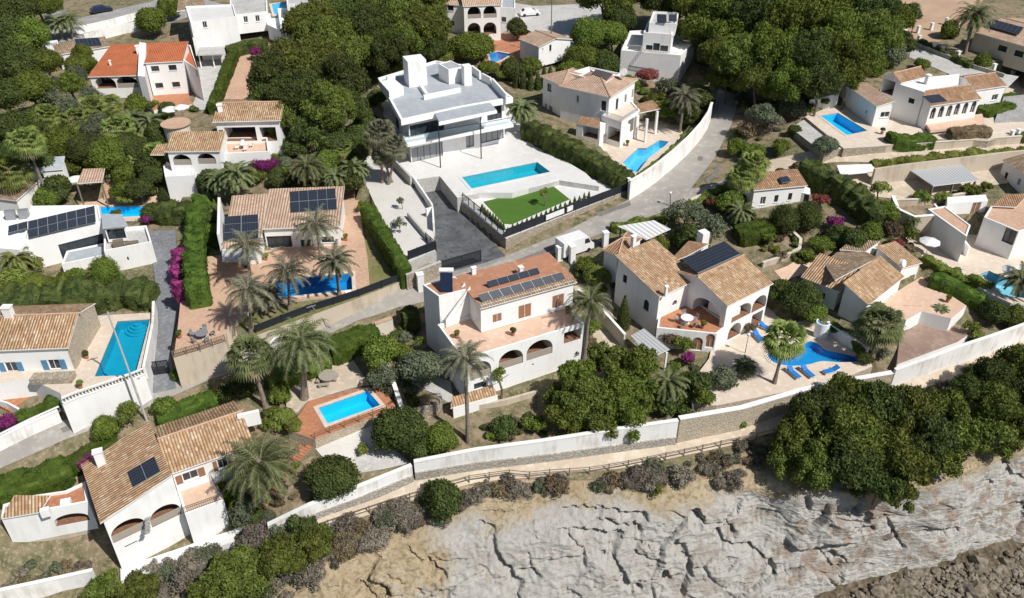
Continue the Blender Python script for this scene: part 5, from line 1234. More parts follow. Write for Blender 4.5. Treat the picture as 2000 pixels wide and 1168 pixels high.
# ---- hedges
def hedge(label, pts, w, h, mat=None, dens=15, size=.10, lump=.10, group=None, z=None, name='hedge', cat='hedge'):
    """centre line of the hedge top in the photo"""
    v = [G(x, y, h) if z is None else P(x, y, z+h) for x, y in pts]; c = sum(v, Vector((0, 0, 0)))/len(v); e = thing(name, label, cat, (c.x, c.y, c.z-h), group)
    g = np.random.default_rng(int(abs(pts[0][0]*7+pts[0][1]))); v = resample(v, max(3, int(sum((b-a).length for a, b in zip(v, v[1:]))/.45)))
    zs = [ground(p.x, p.y) if z is None else z for p in v]; zs = [sum(zs[max(0, i-2):i+3])/len(zs[max(0, i-2):i+3]) for i in range(len(zs))]
    prof = [(-.5, -.4), (-.52, .1), (-.53, .5), (-.50, .86), (-.38, 1.0), (-.13, 1.03), (.13, 1.03), (.38, 1.0), (.50, .86), (.53, .5), (.52, .1), (.5, -.4)]
    G_ = np.zeros((len(v), len(prof), 3)); nw = lambda q: noise.noise(Vector(q)*.8)*lump*2.4 + noise.noise(Vector(q)*2.3)*lump
    for i, p in enumerate(v):
        d = (v[min(i+1, len(v)-1)] - v[max(i-1, 0)]); d.z = 0; d.normalize(); s = Vector((-d.y, d.x, 0)); en = .72 if i in (0, len(v)-1) else 1
        for j, (a, b) in enumerate(prof):
            q = Vector((p.x, p.y, zs[i])) + s*a*w*en + Vector((0, 0, b*h*(.9 if en < 1 else 1))); k = nw(q) if b > 0 else 0; G_[i, j] = q + s*(k*(1 if a > 0 else -1)*(abs(a) > .3)) + Vector((0, 0, k if b > .8 else 0))
    off = np.array(e.location); core = MB()
    for i in range(len(v)-1):
        for j in range(len(prof)-1): core.face([G_[i, j], G_[i, j+1], G_[i+1, j+1], G_[i+1, j]])
    for i in (0, -1):
        core.face([G_[i, j] for j in range(len(prof))])
    A = G_[:-1, :-1]; B = G_[1:, :-1]; D = G_[:-1, 1:]; N = np.cross(D-A, B-A); ar = np.linalg.norm(N, axis=-1, keepdims=True); N = N/(ar+1e-9); cnt = g.poisson((ar[..., 0]*dens*(.17/size)**2))
    P_, M_ = [], []
    for i in range(A.shape[0]):
        for j in range(A.shape[1]):
            k = cnt[i, j]
            if k: s, t = g.random((k, 1)), g.random((k, 1)); P_.append(A[i, j] + (B[i, j]-A[i, j])*s + (D[i, j]-A[i, j])*t); M_.append(np.repeat(N[i, j][None], k, 0))
    for sg, i in ((-1, 0), (1, -1)):
        a = G_[i]; c_ = a.mean(0); k = int(w*h*dens*(.17/size)**2); idx = g.integers(1, len(prof)-2, k); s, t = g.random((k, 1)), g.random((k, 1))**.5
        P_.append(c_ + (a[idx] + (a[idx+1]-a[idx])*s - c_)*t); n_ = G_[i] .mean(0) - G_[1 if i == 0 else -2].mean(0); n_ /= np.linalg.norm(n_); M_.append(np.repeat(n_[None], k, 0))
    P_ = np.concatenate(P_); M_ = np.concatenate(M_); c0 = G_.reshape(-1, 3).mean(0)
    M_ = M_ + g.normal(size=M_.shape)*.5; M_ /= np.linalg.norm(M_, axis=1, keepdims=True); P_ = P_ + g.normal(size=P_.shape)*.05 - off
    Q = quads(P_, M_, size*(.6+g.random(len(P_))*.8), g); V = Q.reshape(-1, 3)
    vs = [tuple(q-off) for q in np.array(core.v)]; n0 = len(vs)
    me = bpy.data.meshes.new('foliage'); allv = np.concatenate([np.array(vs), V]); nf = len(core.f); lens = [len(f) for f in core.f]
    me.vertices.add(len(allv)); me.vertices.foreach_set('co', allv.astype(np.float32).ravel()); me.loops.add(len(allv)); me.loops.foreach_set('vertex_index', np.arange(len(allv), dtype=np.int32))
    ls = np.concatenate([np.cumsum([0]+lens[:-1]), n0+np.arange(len(Q))*4]).astype(np.int32); me.polygons.add(len(ls)); me.polygons.foreach_set('loop_start', ls); me.update(calc_edges=True)
    me.materials.append(mat or L_hedge); o = bpy.data.objects.new('foliage', me); COL.objects.link(o); o.parent = e; return e
# ---------------------------------------------------------------- big groves
ORD = ['first', 'second', 'third', 'fourth', 'fifth', 'sixth', 'seventh', 'eighth', 'ninth', 'tenth']
def grove(label, group, lst, h, kind='pine', mats=(None,), where='', word='tree', **kw):
    s_ = sorted(range(len(lst)), key=lambda i: lst[i][1]); nr = max(1, round(len(lst)/5)); per = math.ceil(len(lst)/nr); names = {}
    for r in range(nr):
        row = sorted(s_[r*per:(r+1)*per], key=lambda i: lst[i][0])
        for c, i in enumerate(row): names[i] = f"{word} in {where}, {ORD[c]} from left in {ORD[r]} row from top"
    for i, t in enumerate(lst): tree(names.get(i, label), t[0], t[1], t[2], t[3] if len(t) > 3 else h, kind, mats[i % len(mats)], group, **kw)
grove('tall green pine in the dense grove behind the curved road, upper right', 'pines of the upper right grove',
 [(1180,0,50),(1235,-5,50),(1290,-8,55),(1345,15,55),(1400,50,62),(1395,105,42,5),(1430,0,60),(1480,45,68),(1545,5,65),(1560,55,66),(1620,20,62),(1640,75,62),(1700,20,58),(1705,75,50),(1745,40,36,5),(1450,118,50),(1515,112,56),(1580,118,58),(1640,128,52,5),(1690,120,42,5),(1478,165,42,5),(1540,165,48,5),(1600,168,44,5),(1420,160,32,4),(1655,160,30,4)], 7, 'pine', (L_pine, L_green, L_dark, L_pine, L_green), sq=1.3, where='the upper right grove', word='tall pine')
grove('dark bushy pine in the grove at the top, left of the two-row arched house', 'pines of the top middle grove',
 [(610,55,50),(670,30,48),(640,85,50),(715,5,50),(720,65,55),(775,30,52),(690,110,46,5),(755,105,44,5),(825,5,48),(828,60,46,6),(850,100,28,4),(590,95,32,5),(790,85,40,5)], 6, 'pine', (L_pine, L_dark, L_pine), sq=1.3, where='the top middle grove', word='bushy pine')
grove('broad dark pine crown between the ramp and the square-towered villa', 'big pines beside the grey drive',
 [(545,150,58),(610,135,62),(665,165,55),(585,195,62),(645,215,58),(690,215,34,5),(520,200,38,5),(560,235,44,4.5),(620,255,42,4)], 6.5, 'pine', (L_dark, L_pine, L_dark), sq=1.3, where='the clump above the gravel', word='broad pine')
grove('leafy tree in the dense garden at the upper left edge', 'garden trees at the upper left',
 [(25,20,52),(70,5,40),(15,75,55),(60,75,42),(30,130,55),(90,125,36),(10,190,45),(60,175,45)], 6, 'round', (L_dark, L_green), where='the upper left corner', word='leafy tree')
grove('yellowish olive-coloured tree below the dark panels, upper left', 'olive-coloured trees at the left',
 [(85,175,45),(135,165,38),(125,215,42),(175,190,34,4),(80,230,40),(190,245,34,4)], 5, 'loose', (L_olive, L_green, L_olive), sq=.9, where='the olive-coloured group', word='pale tree')
grove('dark leafy tree among the fan palms left of the arched balcony villa', 'dark trees among the fan palms',
 [(40,250,42),(120,280,42),(30,300,34),(170,290,36),(215,305,38),(255,290,34),(80,320,30),(250,340,34,3),(290,320,30,3),(270,370,26,2.5),(240,375,22,2),(305,265,28),(110,370,34,2),(190,320,24,2.5),(300,345,22,2)], 4, 'round', (L_dark, L_green, L_dark), where='the left fan-palm garden', word='dark tree')
grove('large green pine below the white cliff wall, lower right', 'large pines on the cliff edge at the lower right',
 [(1560,850,50,3),(1610,810,58,4),(1660,775,52,4.5),(1650,850,66,4),(1715,800,62,4.5),(1770,815,56,4),(1590,905,52,2.6),(1660,905,60,3),(1730,880,64,3.4),(1535,895,38,2.2),(1800,860,58,3),(1780,920,46,2.4),(1850,800,46,3.5),(1715,950,42,2),(1868,850,44,2.6),(1760,965,30,1.6),(1930,745,46,4),(1990,725,52,4.5),(1940,795,54,3.6),(2010,795,56,3.6),(1930,850,46,2.6),(1985,850,44,2.6),(1890,760,34,4),(1840,905,38,2)], 5, 'pine', (L_pine, L_dark, L_pine), sq=1.35, where='the lower right pines', word='green pine')
grove('wide low pine crown against the middle of the white boundary wall', 'wide low pines beside the central villa',
 [(1125,735,38,4.2),(1185,705,42,4.2),(1245,715,44,4.5),(1150,775,50,3.6),(1215,765,52,3.8),(1262,765,36,3.4),(1110,815,42,2.4),(1165,822,44,2.4),(1225,812,42,2.6),(1095,775,34,2.6)], 3.6, 'pine', (L_green, L_pine), sq=1.2, where='the low middle clump', word='wide pine')
# ---------------------------------------------------------------- single trees and shrubs
S_ = [
 ('round dark green tree on the sandy slope above the lower left path wall', 646, 938, 52, 2.2, 'round', L_dark),
 ('dark round tree at the foot of the small bright blue pool', 785, 845, 55, 2.6, 'round', L_dark), ('bright-leaved round tree right of the dark round tree by the path wall', 862, 855, 36, 2.2, 'round', L_green),
 ('small dark tree tucked behind the round trees by the path wall', 820, 870, 34, 1.6, 'round', L_dark),
 ('grey-green bushy fruit tree on the shaded patio left of the central villa', 822, 718, 42, 2.8, 'round', L_olive),
 ('tall green bushy tree on the right of the round stone table', 740, 690, 42, 3, 'round', L_green), ('olive-coloured bushy tree beside the white post wall', 748, 738, 34, 2.2, 'loose', L_olive),
 ('silvery olive tree beside the white slatted car shelter', 1340, 425, 48, 3, 'loose', L_olive), ('second silvery olive tree behind the slatted car shelter', 1392, 445, 36, 2.4, 'loose', L_olive),
 ('dark shaggy tree under the silvery olive trees', 1345, 465, 34, 1.6, 'round', L_dark),
 ('round clipped tree in front of the small cottage', 1531, 430, 26, 1.7, 'clip', L_dark), ('second round clipped tree, nearer the tall hedge', 1579, 424, 27, 1.8, 'clip', L_dark),
 ('pale yellow-green round shrub beside the dark side wall of the arched villa', 1166, 540, 27, 1.2, 'round', L_lime), ('darker green shrub behind the pale yellow-green one', 1143, 520, 22, 1, 'round', L_green),
 ('light green ivy-covered tree beside the corner of the tan terrace wall', 1718, 370, 26, 2.6, 'loose', L_lime), ('mottled climbing shrub on the curved tan wall', 1728, 415, 26, 1.8, 'round', L_green), ('straggly shrub at the lower end of the curved tan wall', 1775, 455, 24, 1.2, 'loose', L_green),
 ('grey-green rounded shrub on the sandy pool deck', 1413, 738, 26, 1.3, 'round', L_olive), ('dark leafy shrub on the left of the sandy pool deck', 1366, 745, 26, 1.2, 'round', L_dark), ('brownish green shrub beside the short feather palm', 1340, 775, 26, 1.0, 'bush', L_green),
 ('slender tree growing in front of the arches of the central villa', 977, 735, 24, 3.2, 'loose', L_green),
 ('small round tree with a white trunk on the artificial lawn', 1064, 378, 16, 2.0, 'loose', L_lime), 
 ('small olive tree on the white gravel strip', 784, 394, 13, 1.2, 'loose', L_olive), ('larger olive tree on the white gravel strip', 779, 438, 19, 1.3, 'loose', L_olive),
 ('clipped dark shrub beside the slate driveway wall top', 1390, 392, 14, 1, 'round', L_dark),
 ('dark round tree behind the white cubic house at the top', 298, 42, 30, 3, 'round', L_green), ('small leafy tree beside the dark roof panels', 160, 102, 18, 3, 'round', L_green),
 ('large leafy tree behind the hipped little house', 1150, 70, 42, 4, 'round', L_green), ('rounded shrub below the leafy tree on the dirt track', 1135, 120, 36, 2, 'round', L_green),
 ('dark tree on the right of the two-row arched house', 1010, 55, 22, 2.2, 'round', L_dark), ('bushy green tree behind the tower of the modern villa', 920, 92, 38, 2.6, 'round', L_green), ('yellow-green shrub beside the square tower', 860, 118, 24, 1.5, 'bush', L_lime), ('low yellow-green shrub left of the square tower', 770, 132, 22, 1.0, 'bush', L_lime),
 ('grey-leaved tree hanging over the road bend', 1490, 225, 34, 3.5, 'loose', L_olive), ('brown-tinged bush on the bank above the road', 1460, 255, 26, 1.5, 'loose', L_brown), ('green bush beside the white garden wall end at the upper right', 1548, 212, 28, 1.6, 'round', L_olive), 
 ('round dark shrub in the corner of the concrete patio', 1612, 282, 22, 1.2, 'round', L_olive), ('small dark shrub on the left edge of the concrete patio', 1552, 255, 14, .9, 'round', L_dark), ('low green bush on the reddish bank below the grove', 1470, 300, 24, 1, 'bush', L_green), ('low green bush under the concrete patio wall', 1525, 290, 22, .8, 'bush', L_green),
 ('leafy bush hanging over the left end of the artificial lawn side road wall', 1440, 290, 22, 1.2, 'round', L_green),
 ('dark leafy clump in front of the crossed-roof villa', 1565, 585, 42, 2, 'round', L_dark), ('second dark leafy clump beside the white corner pillar', 1525, 570, 30, 1.6, 'round', L_dark), ('lower dark clump against the crossed-roof villa wall', 1590, 610, 26, 1.2, 'round', L_green),
 ('bright green bush left of the flat-roofed corner of the white angular house', 205, 532, 26, 1.2, 'clip', L_green), ('fresh green bush under the angular white house', 145, 540, 22, 1, 'round', L_green), ('yellow-green spreading plant at the left edge', 20, 545, 34, 1.2, 'loose', L_lime), ('yellow-green plant beside the angular house', 62, 520, 26, 1.2, 'loose', L_lime),
 ('dark bush by the planter of the blue-shuttered house', 55, 735, 20, .8, 'loose', L_dark), ('round clipped bush at the black gate', 347, 732, 11, .6, 'clip', L_hedge),
 ('leafy tree over the road beside the tiled ridge', 250, 805, 30, 2, 'loose', L_green), ('pale green bush beside the leaning white post', 320, 795, 24, 1.2, 'round', L_green), ('bushy green tree along the lower left road', 205, 835, 28, 1.4, 'round', L_green),
 ('light green succulent bush beside the terracotta pool deck', 545, 822, 30, 1.0, 'loose', L_lime), ('green bush between the two big feather palms', 545, 770, 24, 1.0, 'round', L_green), ('low green bush below the sloping stone bank', 710, 878, 15, .6, 'bush', L_lime),
 ('flowering shrub on the stairs of the lower left villa', 475, 1005, 34, 1.8, 'loose', L_olive), ('green shrub hugging the lower left villa', 445, 960, 26, 1.6, 'round', L_green), ('grey bare shrub beside the lower end of the path wall', 500, 1050, 38, 1.4, 'loose', L_dry),
 ('green pine bush at the bottom edge left of the tan cliff', 470, 1120, 62, 2.0, 'pine', L_pine), ('second green pine bush hanging over the tan cliff', 555, 1090, 54, 1.8, 'pine', L_pine), ('dark pine bush beside the wooden railing start', 618, 1060, 36, 1.8, 'pine', L_pine),
 ('green bush at the bottom edge below the white villa base', 205, 1150, 40, 1.2, 'pine', L_pine), ('second green bush at the bottom edge below the white villa', 275, 1155, 44, 1.0, 'pine', L_pine),
 ('dark green bush overhanging the cliff beside the railing', 862, 972, 40, 1.6, 'round', L_dark), ('single small bush on the path beside the tan wall', 1447, 826, 12, .6, 'round', L_green), ('green tufted bush on the yellow cliff slope', 1285, 955, 22, .4, 'loose', L_green),
 ('brown bush in the low yard right of the central villa', 1045, 830, 26, .8, 'bush', L_green), ('dark bush behind the path wall under the slender palm', 985, 835, 26, .8, 'round', L_dark), 
 ('large green shrub behind the path wall right of the wide pines', 1300, 790, 26, 1.1, 'round', L_dark), ('olive bush in the corner behind the tan path wall', 1375, 775, 22, .8, 'round', L_green),
 ('spreading green bush in the terraced garden above the brown paving', 1895, 640, 22, 1, 'loose', L_green), ('dark bush at the right end of the peach terrace', 1940, 610, 28, 1.4, 'round', L_dark), ('yellow-green bush beside the path wall on the right', 1905, 655, 18, .8, 'bush', L_lime),
 ('green shrub on the dry terraced garden bank', 1575, 500, 18, .8, 'bush', L_green), ('low shrub on the dry garden bank near the crossed roofs', 1600, 480, 24, 1, 'bush', L_green), ('brownish shrub in the dry terraced garden', 1530, 500, 18, .7, 'loose', L_brown),
 ('dark round shrub at the end of the tall hedge', 1665, 470, 30, 1.5, 'round', L_dark), ('small green shrub on the patio by the garage wall', 1865, 482, 12, .7, 'loose', L_green),
 ('green shrub in the planter under the pergola', 1800, 385, 20, .7, 'bush', L_green), ('second green shrub in the row under the pergola', 1840, 388, 18, .6, 'bush', L_lime), ('third green shrub in the row under the pergola', 1895, 375, 20, .8, 'bush', L_green), ('palm-like shrub at the small right edge house', 1925, 365, 14, .7, 'bush', L_green),
 ('leafy shrub with long shoots beside the brick stairs above the small pool', 245, 390, 18, 1.2, 'bush', L_lime),
 ('rounded green tree at the upper left of the orange roofs', 265, 205, 24, 2.6, 'round', L_green), ('dark tree between the orange roofs and the round tower', 325, 215, 18, 1.6, 'round', L_dark),
 ('dark green shrub right of the arched balcony villa', 410, 355, 30, 2, 'round', L_dark), ('grey-green shrub between the long hedge and the ribbed roof', 405, 420, 24, 1.4, 'round', L_dark), ('low dark shrub at the corner of the ribbed roof house', 415, 450, 18, 1, 'round', L_green),
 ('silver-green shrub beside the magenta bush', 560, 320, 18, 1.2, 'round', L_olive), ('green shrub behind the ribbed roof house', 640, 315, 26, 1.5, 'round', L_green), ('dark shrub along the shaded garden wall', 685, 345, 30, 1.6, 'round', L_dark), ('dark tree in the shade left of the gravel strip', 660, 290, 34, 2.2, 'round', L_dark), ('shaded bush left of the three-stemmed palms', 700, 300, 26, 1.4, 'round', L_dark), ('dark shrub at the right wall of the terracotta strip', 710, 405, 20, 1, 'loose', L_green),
 ('green shrub behind the wall of the small pool', 300, 415, 26, 1.2, 'round', L_dark), ('second green shrub hiding the small pool', 225, 420, 14, .6, 'bush', L_green),
 ('pale grey bush on the right road bend bank', 1510, 240, 24, 1.5, 'loose', L_dry), ('reddish shrub bed at the dirt lot corner', 1780, 25, 22, 1.5, 'round', L_dark), ('garden shrub behind the gate pillars, upper right', 1855, 60, 22, 1.2, 'round', L_green), ('low green hedge bush by the upper driveway', 1735, 105, 36, 1.6, 'round', L_olive), ('dark bush at the grove edge by the upper driveway', 1765, 85, 24, 2, 'round', L_dark), ('green bush beside the long tiled house', 1920, 120, 18, .9, 'round', L_green), ('low bush at the yard wall of the sprawling villa', 1800, 128, 18, .8, 'bush', L_green)]
for lb, px, py, rp, h, kd, mt in S_: tree(lb, px, py, rp, h, kd, mt)
tree('tall slim dark cypress against the side wall of the arched villa', 1216, 640, 15, 0, 'cypress', L_dark, rm=.85)
tree('tall dark column-shaped cypress at the corner of the brown roofed villa', 540, 300, 16, 0, 'cypress', L_dark, rm=1.1)
for i, (px, py) in enumerate([(1008,165),(1022,168),(1036,170),(1050,170),(1062,166),(1074,160)]): tree('slim dark cypress in the row left of the hip-roofed house', px, py+5, 8, 0, 'cypress', L_dark, 'cypress row beside the hip-roofed house', rm=.65)
for i, (px, py) in enumerate([(942+i*5.2, 408+i*4.6) for i in range(9)] + [(992+i*9.3, 452-i*4.1) for i in range(18)]): tree('small upright conifer planted behind the dark road fence', px, py+4, 5, 0, 'cypress', L_green, 'small conifers along the dark road fence', rm=.24, sq=.8)
for i, (px, py) in enumerate([(728+i*7.4, 402+i*12.5) for i in range(10)]): tree('small upright conifer between the clipped hedge and the white gravel', px, py+3, 5, 0, 'cypress', L_green, 'small conifers along the white gravel', rm=.3, sq=.7)
# flowering
for lb, px, py, rp, h, mt in [('magenta bougainvillea beside the silver-green shrub', 517, 325, 21, 1.6, L_boug), 
  ('small magenta bush at the gate of the angular house', 288, 430, 11, 1, L_boug), ('magenta bush at the left edge below the steps', 14, 828, 20, 1, L_boug), ('magenta climber along the left edge of the big tiled roof', 163, 905, 18, 1.2, L_boug), ('second magenta climber by the tiled roof chimney', 178, 890, 13, 1.4, L_boug),
  ('magenta bush in the garden bed under the tall hedge', 1632, 436, 18, 1.1, L_boug), ('magenta bush beside the slatted pergola', 1343, 700, 14, 1.2, L_boug), ('dark red flowering tree in front of the three-level house', 1262, 150, 20, 1.8, L_red), ('red flowering shrub between the cottage and the tall hedge', 1604, 392, 16, .9, L_red),
  ('small pink bush by the terracotta ramp', 500, 103, 12, 1.4, L_boug), ('red and pink shrub beside the tall roadside palms', 1392, 398, 14, .8, L_red), ('reddish climber on the corner of the arched terrace', 1315, 655, 24, 1.2, L_brown), ('green climber below the arched terrace', 1335, 672, 22, 1.2, L_green), ('pink shrub on the bank behind the crossed roofs', 1752, 475, 12, .7, L_red), ('pinkish flowering shrub on the arched villa wall', 1463, 640, 12, .8, L_brown)]:
    tree(lb, px, py, rp*1.1, h, 'bush', mt, name='bougainvillea' if mt is L_boug else 'flowering_shrub', cat='shrub')
MORE = [
 ('grey bare-branched bush at the bottom edge, right of the green bushes', 355, 1135, 36, 1.2, 'loose', L_dry), ('grey-green scrub bush at the bottom edge under the villa plinth', 425, 1150, 36, 1.2, 'loose', L_dry), ('grey shrub beside the white plinth path end', 300, 1108, 22, .8, 'loose', L_dry), ('grey bush between the two green pine bushes at the bottom', 520, 1150, 36, 1.2, 'loose', L_dry), ('pale dry bush hanging at the start of the tan cliff', 600, 1120, 36, 1, 'loose', L_dry),
 ('dense green tree below the white house on the dirt track', 1115, 150, 34, 2.2, 'round', L_green), ('dark green tree behind the hip-roofed house', 1180, 125, 32, 2.2, 'round', L_dark), ('green bush at the foot of the three-level house', 1225, 165, 24, 1.2, 'round', L_green), ('grey-green bush before the three-level house', 1305, 170, 26, 1.4, 'loose', L_olive), ('tall green bush right of the three-level house', 1360, 185, 26, 2, 'round', L_green),
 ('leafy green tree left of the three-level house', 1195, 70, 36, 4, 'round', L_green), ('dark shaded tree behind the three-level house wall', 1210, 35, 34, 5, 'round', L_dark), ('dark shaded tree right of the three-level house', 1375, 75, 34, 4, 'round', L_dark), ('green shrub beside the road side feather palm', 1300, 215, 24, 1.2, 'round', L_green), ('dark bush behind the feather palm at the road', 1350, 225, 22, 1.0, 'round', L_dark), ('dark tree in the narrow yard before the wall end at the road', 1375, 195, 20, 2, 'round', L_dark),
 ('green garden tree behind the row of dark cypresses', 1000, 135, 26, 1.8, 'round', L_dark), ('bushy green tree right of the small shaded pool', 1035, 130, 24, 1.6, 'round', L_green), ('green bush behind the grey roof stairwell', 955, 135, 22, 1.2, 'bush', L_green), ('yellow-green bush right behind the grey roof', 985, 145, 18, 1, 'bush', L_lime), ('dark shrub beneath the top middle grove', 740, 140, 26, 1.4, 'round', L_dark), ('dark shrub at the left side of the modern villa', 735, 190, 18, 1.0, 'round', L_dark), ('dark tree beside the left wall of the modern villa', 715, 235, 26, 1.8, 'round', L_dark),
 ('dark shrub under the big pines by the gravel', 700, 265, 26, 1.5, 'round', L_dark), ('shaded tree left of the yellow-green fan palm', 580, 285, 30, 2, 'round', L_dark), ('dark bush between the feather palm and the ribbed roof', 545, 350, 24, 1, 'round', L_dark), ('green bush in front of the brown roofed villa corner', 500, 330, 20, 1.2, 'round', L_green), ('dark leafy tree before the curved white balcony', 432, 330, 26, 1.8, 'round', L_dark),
 ('bushy tree at the top edge left of the white cubic house', 330, 15, 26, 2.5, 'round', L_green), ('green tree in the dark garden behind the orange roofs', 160, 130, 30, 2.5, 'round', L_green), ('pale bushy tree beside the orange roof corner', 150, 150, 30, 2.5, 'loose', L_olive), ('dark tree above the grey-roofed small house', 90, 285, 30, 2.4, 'round', L_dark), ('green tree right of the grey-roofed small house', 135, 320, 28, 1.8, 'round', L_green), ('dark tree at the left edge above the leaning palm', 15, 265, 32, 2.6, 'round', L_dark),
 ('low dark bush right of the leaning fan palm', 95, 385, 30, 1.5, 'round', L_green), ('green shrub above the brick terrace pool', 290, 365, 22, 1.2, 'round', L_green), ('dark shrub over the small pool end', 330, 375, 20, 1.4, 'round', L_dark),
 ('bushy tree between the cottage and the road', 1425, 395, 26, 1.4, 'round', L_green), ('dark bush beside the cottage end wall', 1455, 420, 20, 1, 'round', L_dark), ('brown-green shrub on the dry bank by the black roof panels', 1500, 465, 18, .8, 'bush', L_green), ('dark bush under the tall hedge middle', 1640, 460, 26, 1.1, 'round', L_dark), ('green bush under the tall hedge lower end', 1700, 455, 26, 1.4, 'round', L_green), ('brownish shrub beside the curved tan wall foot', 1745, 448, 22, 1, 'loose', L_brown),
 ('dark green shrub between the slatted shelter and the brown hip roof', 1290, 480, 22, 1, 'round', L_green), ('green climbing shrub in the small court behind the brown roofs', 1330, 465, 22, .9, 'round', L_lime), ('dark bush between the central villa and its curved wall', 1155, 640, 22, 1, 'bush', L_green), ('tall cactus-like shrub by the right arch of the central villa', 1120, 685, 20, 1.4, 'loose', L_olive), ('small cactus-like shrub at the left wall of the central villa', 818, 668, 14, 1.6, 'loose', L_green),
 ('green bush at the left of the shaded patio', 790, 690, 22, 1.2, 'round', L_green), ('shrub bed beside the small blue pool end', 760, 765, 16, .8, 'loose', L_olive), ('dark tree under the greenish fan palm', 470, 755, 26, 1, 'round', L_dark), ('dark hedge tree left of the greenish fan palm', 440, 770, 24, 1, 'round', L_dark),
 ('large dark bush right of the short feather palm', 1335, 800, 24, .8, 'round', L_dark), ('green bush left of the short feather palm', 1275, 790, 24, 1, 'round', L_green), ('shrub in the corner of the brown paving', 1725, 690, 18, .8, 'loose', L_olive), ('dark shrub under the fan palm of the brown paving', 1690, 700, 16, .7, 'round', L_dark), ('green garden bush at the right edge above the path', 1980, 615, 26, 1.2, 'round', L_green)]
MORE += [('broad pine bush at the very bottom, left of the tan cliff', 420, 1160, 48, 1.5, 'pine', L_pine), ('dark pine bush between the path railing and the bottom pine bushes', 590, 1035, 30, 1.2, 'pine', L_dark), ('dark pine bush at the bottom below the grey scrub', 500, 1175, 46, 1.5, 'pine', L_dark), ('leafy bush along the villa plinth end', 540, 1040, 26, 1.0, 'loose', L_olive)]
for lb, px, py, rp, h, kd, mt in MORE: tree(lb, px, py, rp, h, kd, mt)
# ---------------------------------------------------------------- hedges
hedge('long bright green clipped hedge between the terracotta strip and the white gravel', [(714,398),(737,432),(764,477),(792,528)], 1.6, 2.7, L_hedge)
hedge('tall wide green hedge along the grey driveway, left of the ribbed roof', [(388,378),(380,430),(376,480),(382,560)], 2.3, 3.0, L_hedge, lump=.28)
hedge('dark tall hedge row at the far end of the grey driveway', [(300,400),(345,400),(375,395)], 2.6, 2.4, L_dark, lump=.2)
hedge('broad dark hedge between the angular house and the blue-shuttered house', [(-30,578),(60,572),(150,562),(230,556),(296,560)], 3.8, 2.2, L_dark, lump=.3)
hedge('second leafy hedge directly under the angular white house', [(-20,550),(50,548),(130,548)], 2.6, 1.6, L_green, lump=.3)
hedge('dark tall hedge between the white terrace and the hip-roofed house', [(1030,235),(1080,258),(1140,290),(1190,318),(1228,345)], 3.0, 2.6, L_dark, lump=.25)
hedge('low clipped hedge inside the curved white road wall', [(1246,340),(1290,312),(1330,275),(1355,250)], .9, 1.6, L_green)
hedge('narrow bright hedge beside the terracotta ramp', [(411,200),(428,160),(445,118),(458,85)], 1.5, 2.2, L_hedge)
hedge('thick green hedge at the lower left edge below the road', [(-20,952),(60,928),(135,902)], 3.0, 1.4, L_hedge)
hedge('green hedge following the road above the big tiled roof', [(128,902),(180,872),(225,850)], 1.8, 1.3, L_hedge)
hedge('bright hedge between the road and the right half of the big tiled roof', [(305,812),(360,788),(425,765)], 2.0, 1.3, L_hedge)
hedge('dark leafy hedge in the shade of the feather palms', [(520,740),(580,712),(640,690)], 2.2, 1.8, L_green, lump=.25)
hedge('tall bright hedge behind the round stone table', [(640,668),(690,650),(738,640)], 2.6, 2.2, L_hedge)
hedge('dark hedge block beside the left wall of the central villa', [(785,608),(815,600)], 2.4, 2.6, L_dark)
hedge('low hedge above the balustraded wall at the left edge', [(30,812),(80,795),(118,780)], 1.9, 1.0, L_hedge)
hedge('light green strip hedge on top of the tan retaining wall', [(1705,318),(1780,308),(1860,302),(1940,296),(2020,290)], 1.5, .8, L_lime, lump=.25)
hedge('boxy green hedge under the pool terrace of the sprawling villa', [(1735,272),(1780,268),(1824,264)], 2.6, 1.5, L_hedge)
hedge('brownish hedge below the peach front terrace', [(1855,262),(1900,258),(1935,248)], 2.2, 1.5, L_brown)
hedge('rounded bright hedge beside the curved lane', [(1918,212),(1950,207),(1980,200)], 2.4, 1.2, L_hedge)
hedge('small green hedge near the right wall of the sprawling villa', [(1962,188),(1985,182)], 1.8, 1.2, L_hedge)
hedge('clipped dark hedge beside the pale round-ended pool', [(1822,528),(1870,552),(1925,580)], 1.9, 1.6, L_hedge)
hedge('loose hedge along the sandy patio edge', [(1803,500),(1850,522),(1900,548),(1938,565)], 1.0, .9, L_green, lump=.25)
hedge('narrow hedge beside the little blue pool shower', [(1625,628),(1660,652),(1692,678)], 1.1, 1.2, L_hedge)
hedge('dark low hedge on the lower side of the road bend', [(1195,440),(1245,432),(1300,420),(1350,398),(1400,370),(1430,352)], 1.2, 1.0, L_green, lump=.2)
hedge('very tall dark hedge behind the small cottage', [(1572,312),(1610,330),(1650,352),(1688,380),(1720,412)], 2.8, 3.0, L_dark, lump=.35)
hedge('broad bright hedge left of the round clipped trees', [(1440,448),(1475,440),(1508,432)], 3.2, 1.8, L_hedge)
hedge('dark tall hedge behind the white villa with roof pool', [(440,92),(480,80),(520,78)], 2.2, 2.2, L_dark)
hedge('green bank planting beside the upper driveway', [(1795,78),(1850,100),(1900,125)], 1.4, .8, L_dark, lump=.2)
hedge('dark hedge at the lower right of the sprawling villa lane', [(1985,262),(2030,258)], 2, 1.0, L_dark)
hedge('long magenta bougainvillea hanging over the grey driveway from the tall hedge', [(352,482),(349,515),(352,555)], 1.5, 2.3, L_boug, lump=.3, name='bougainvillea', cat='shrub')
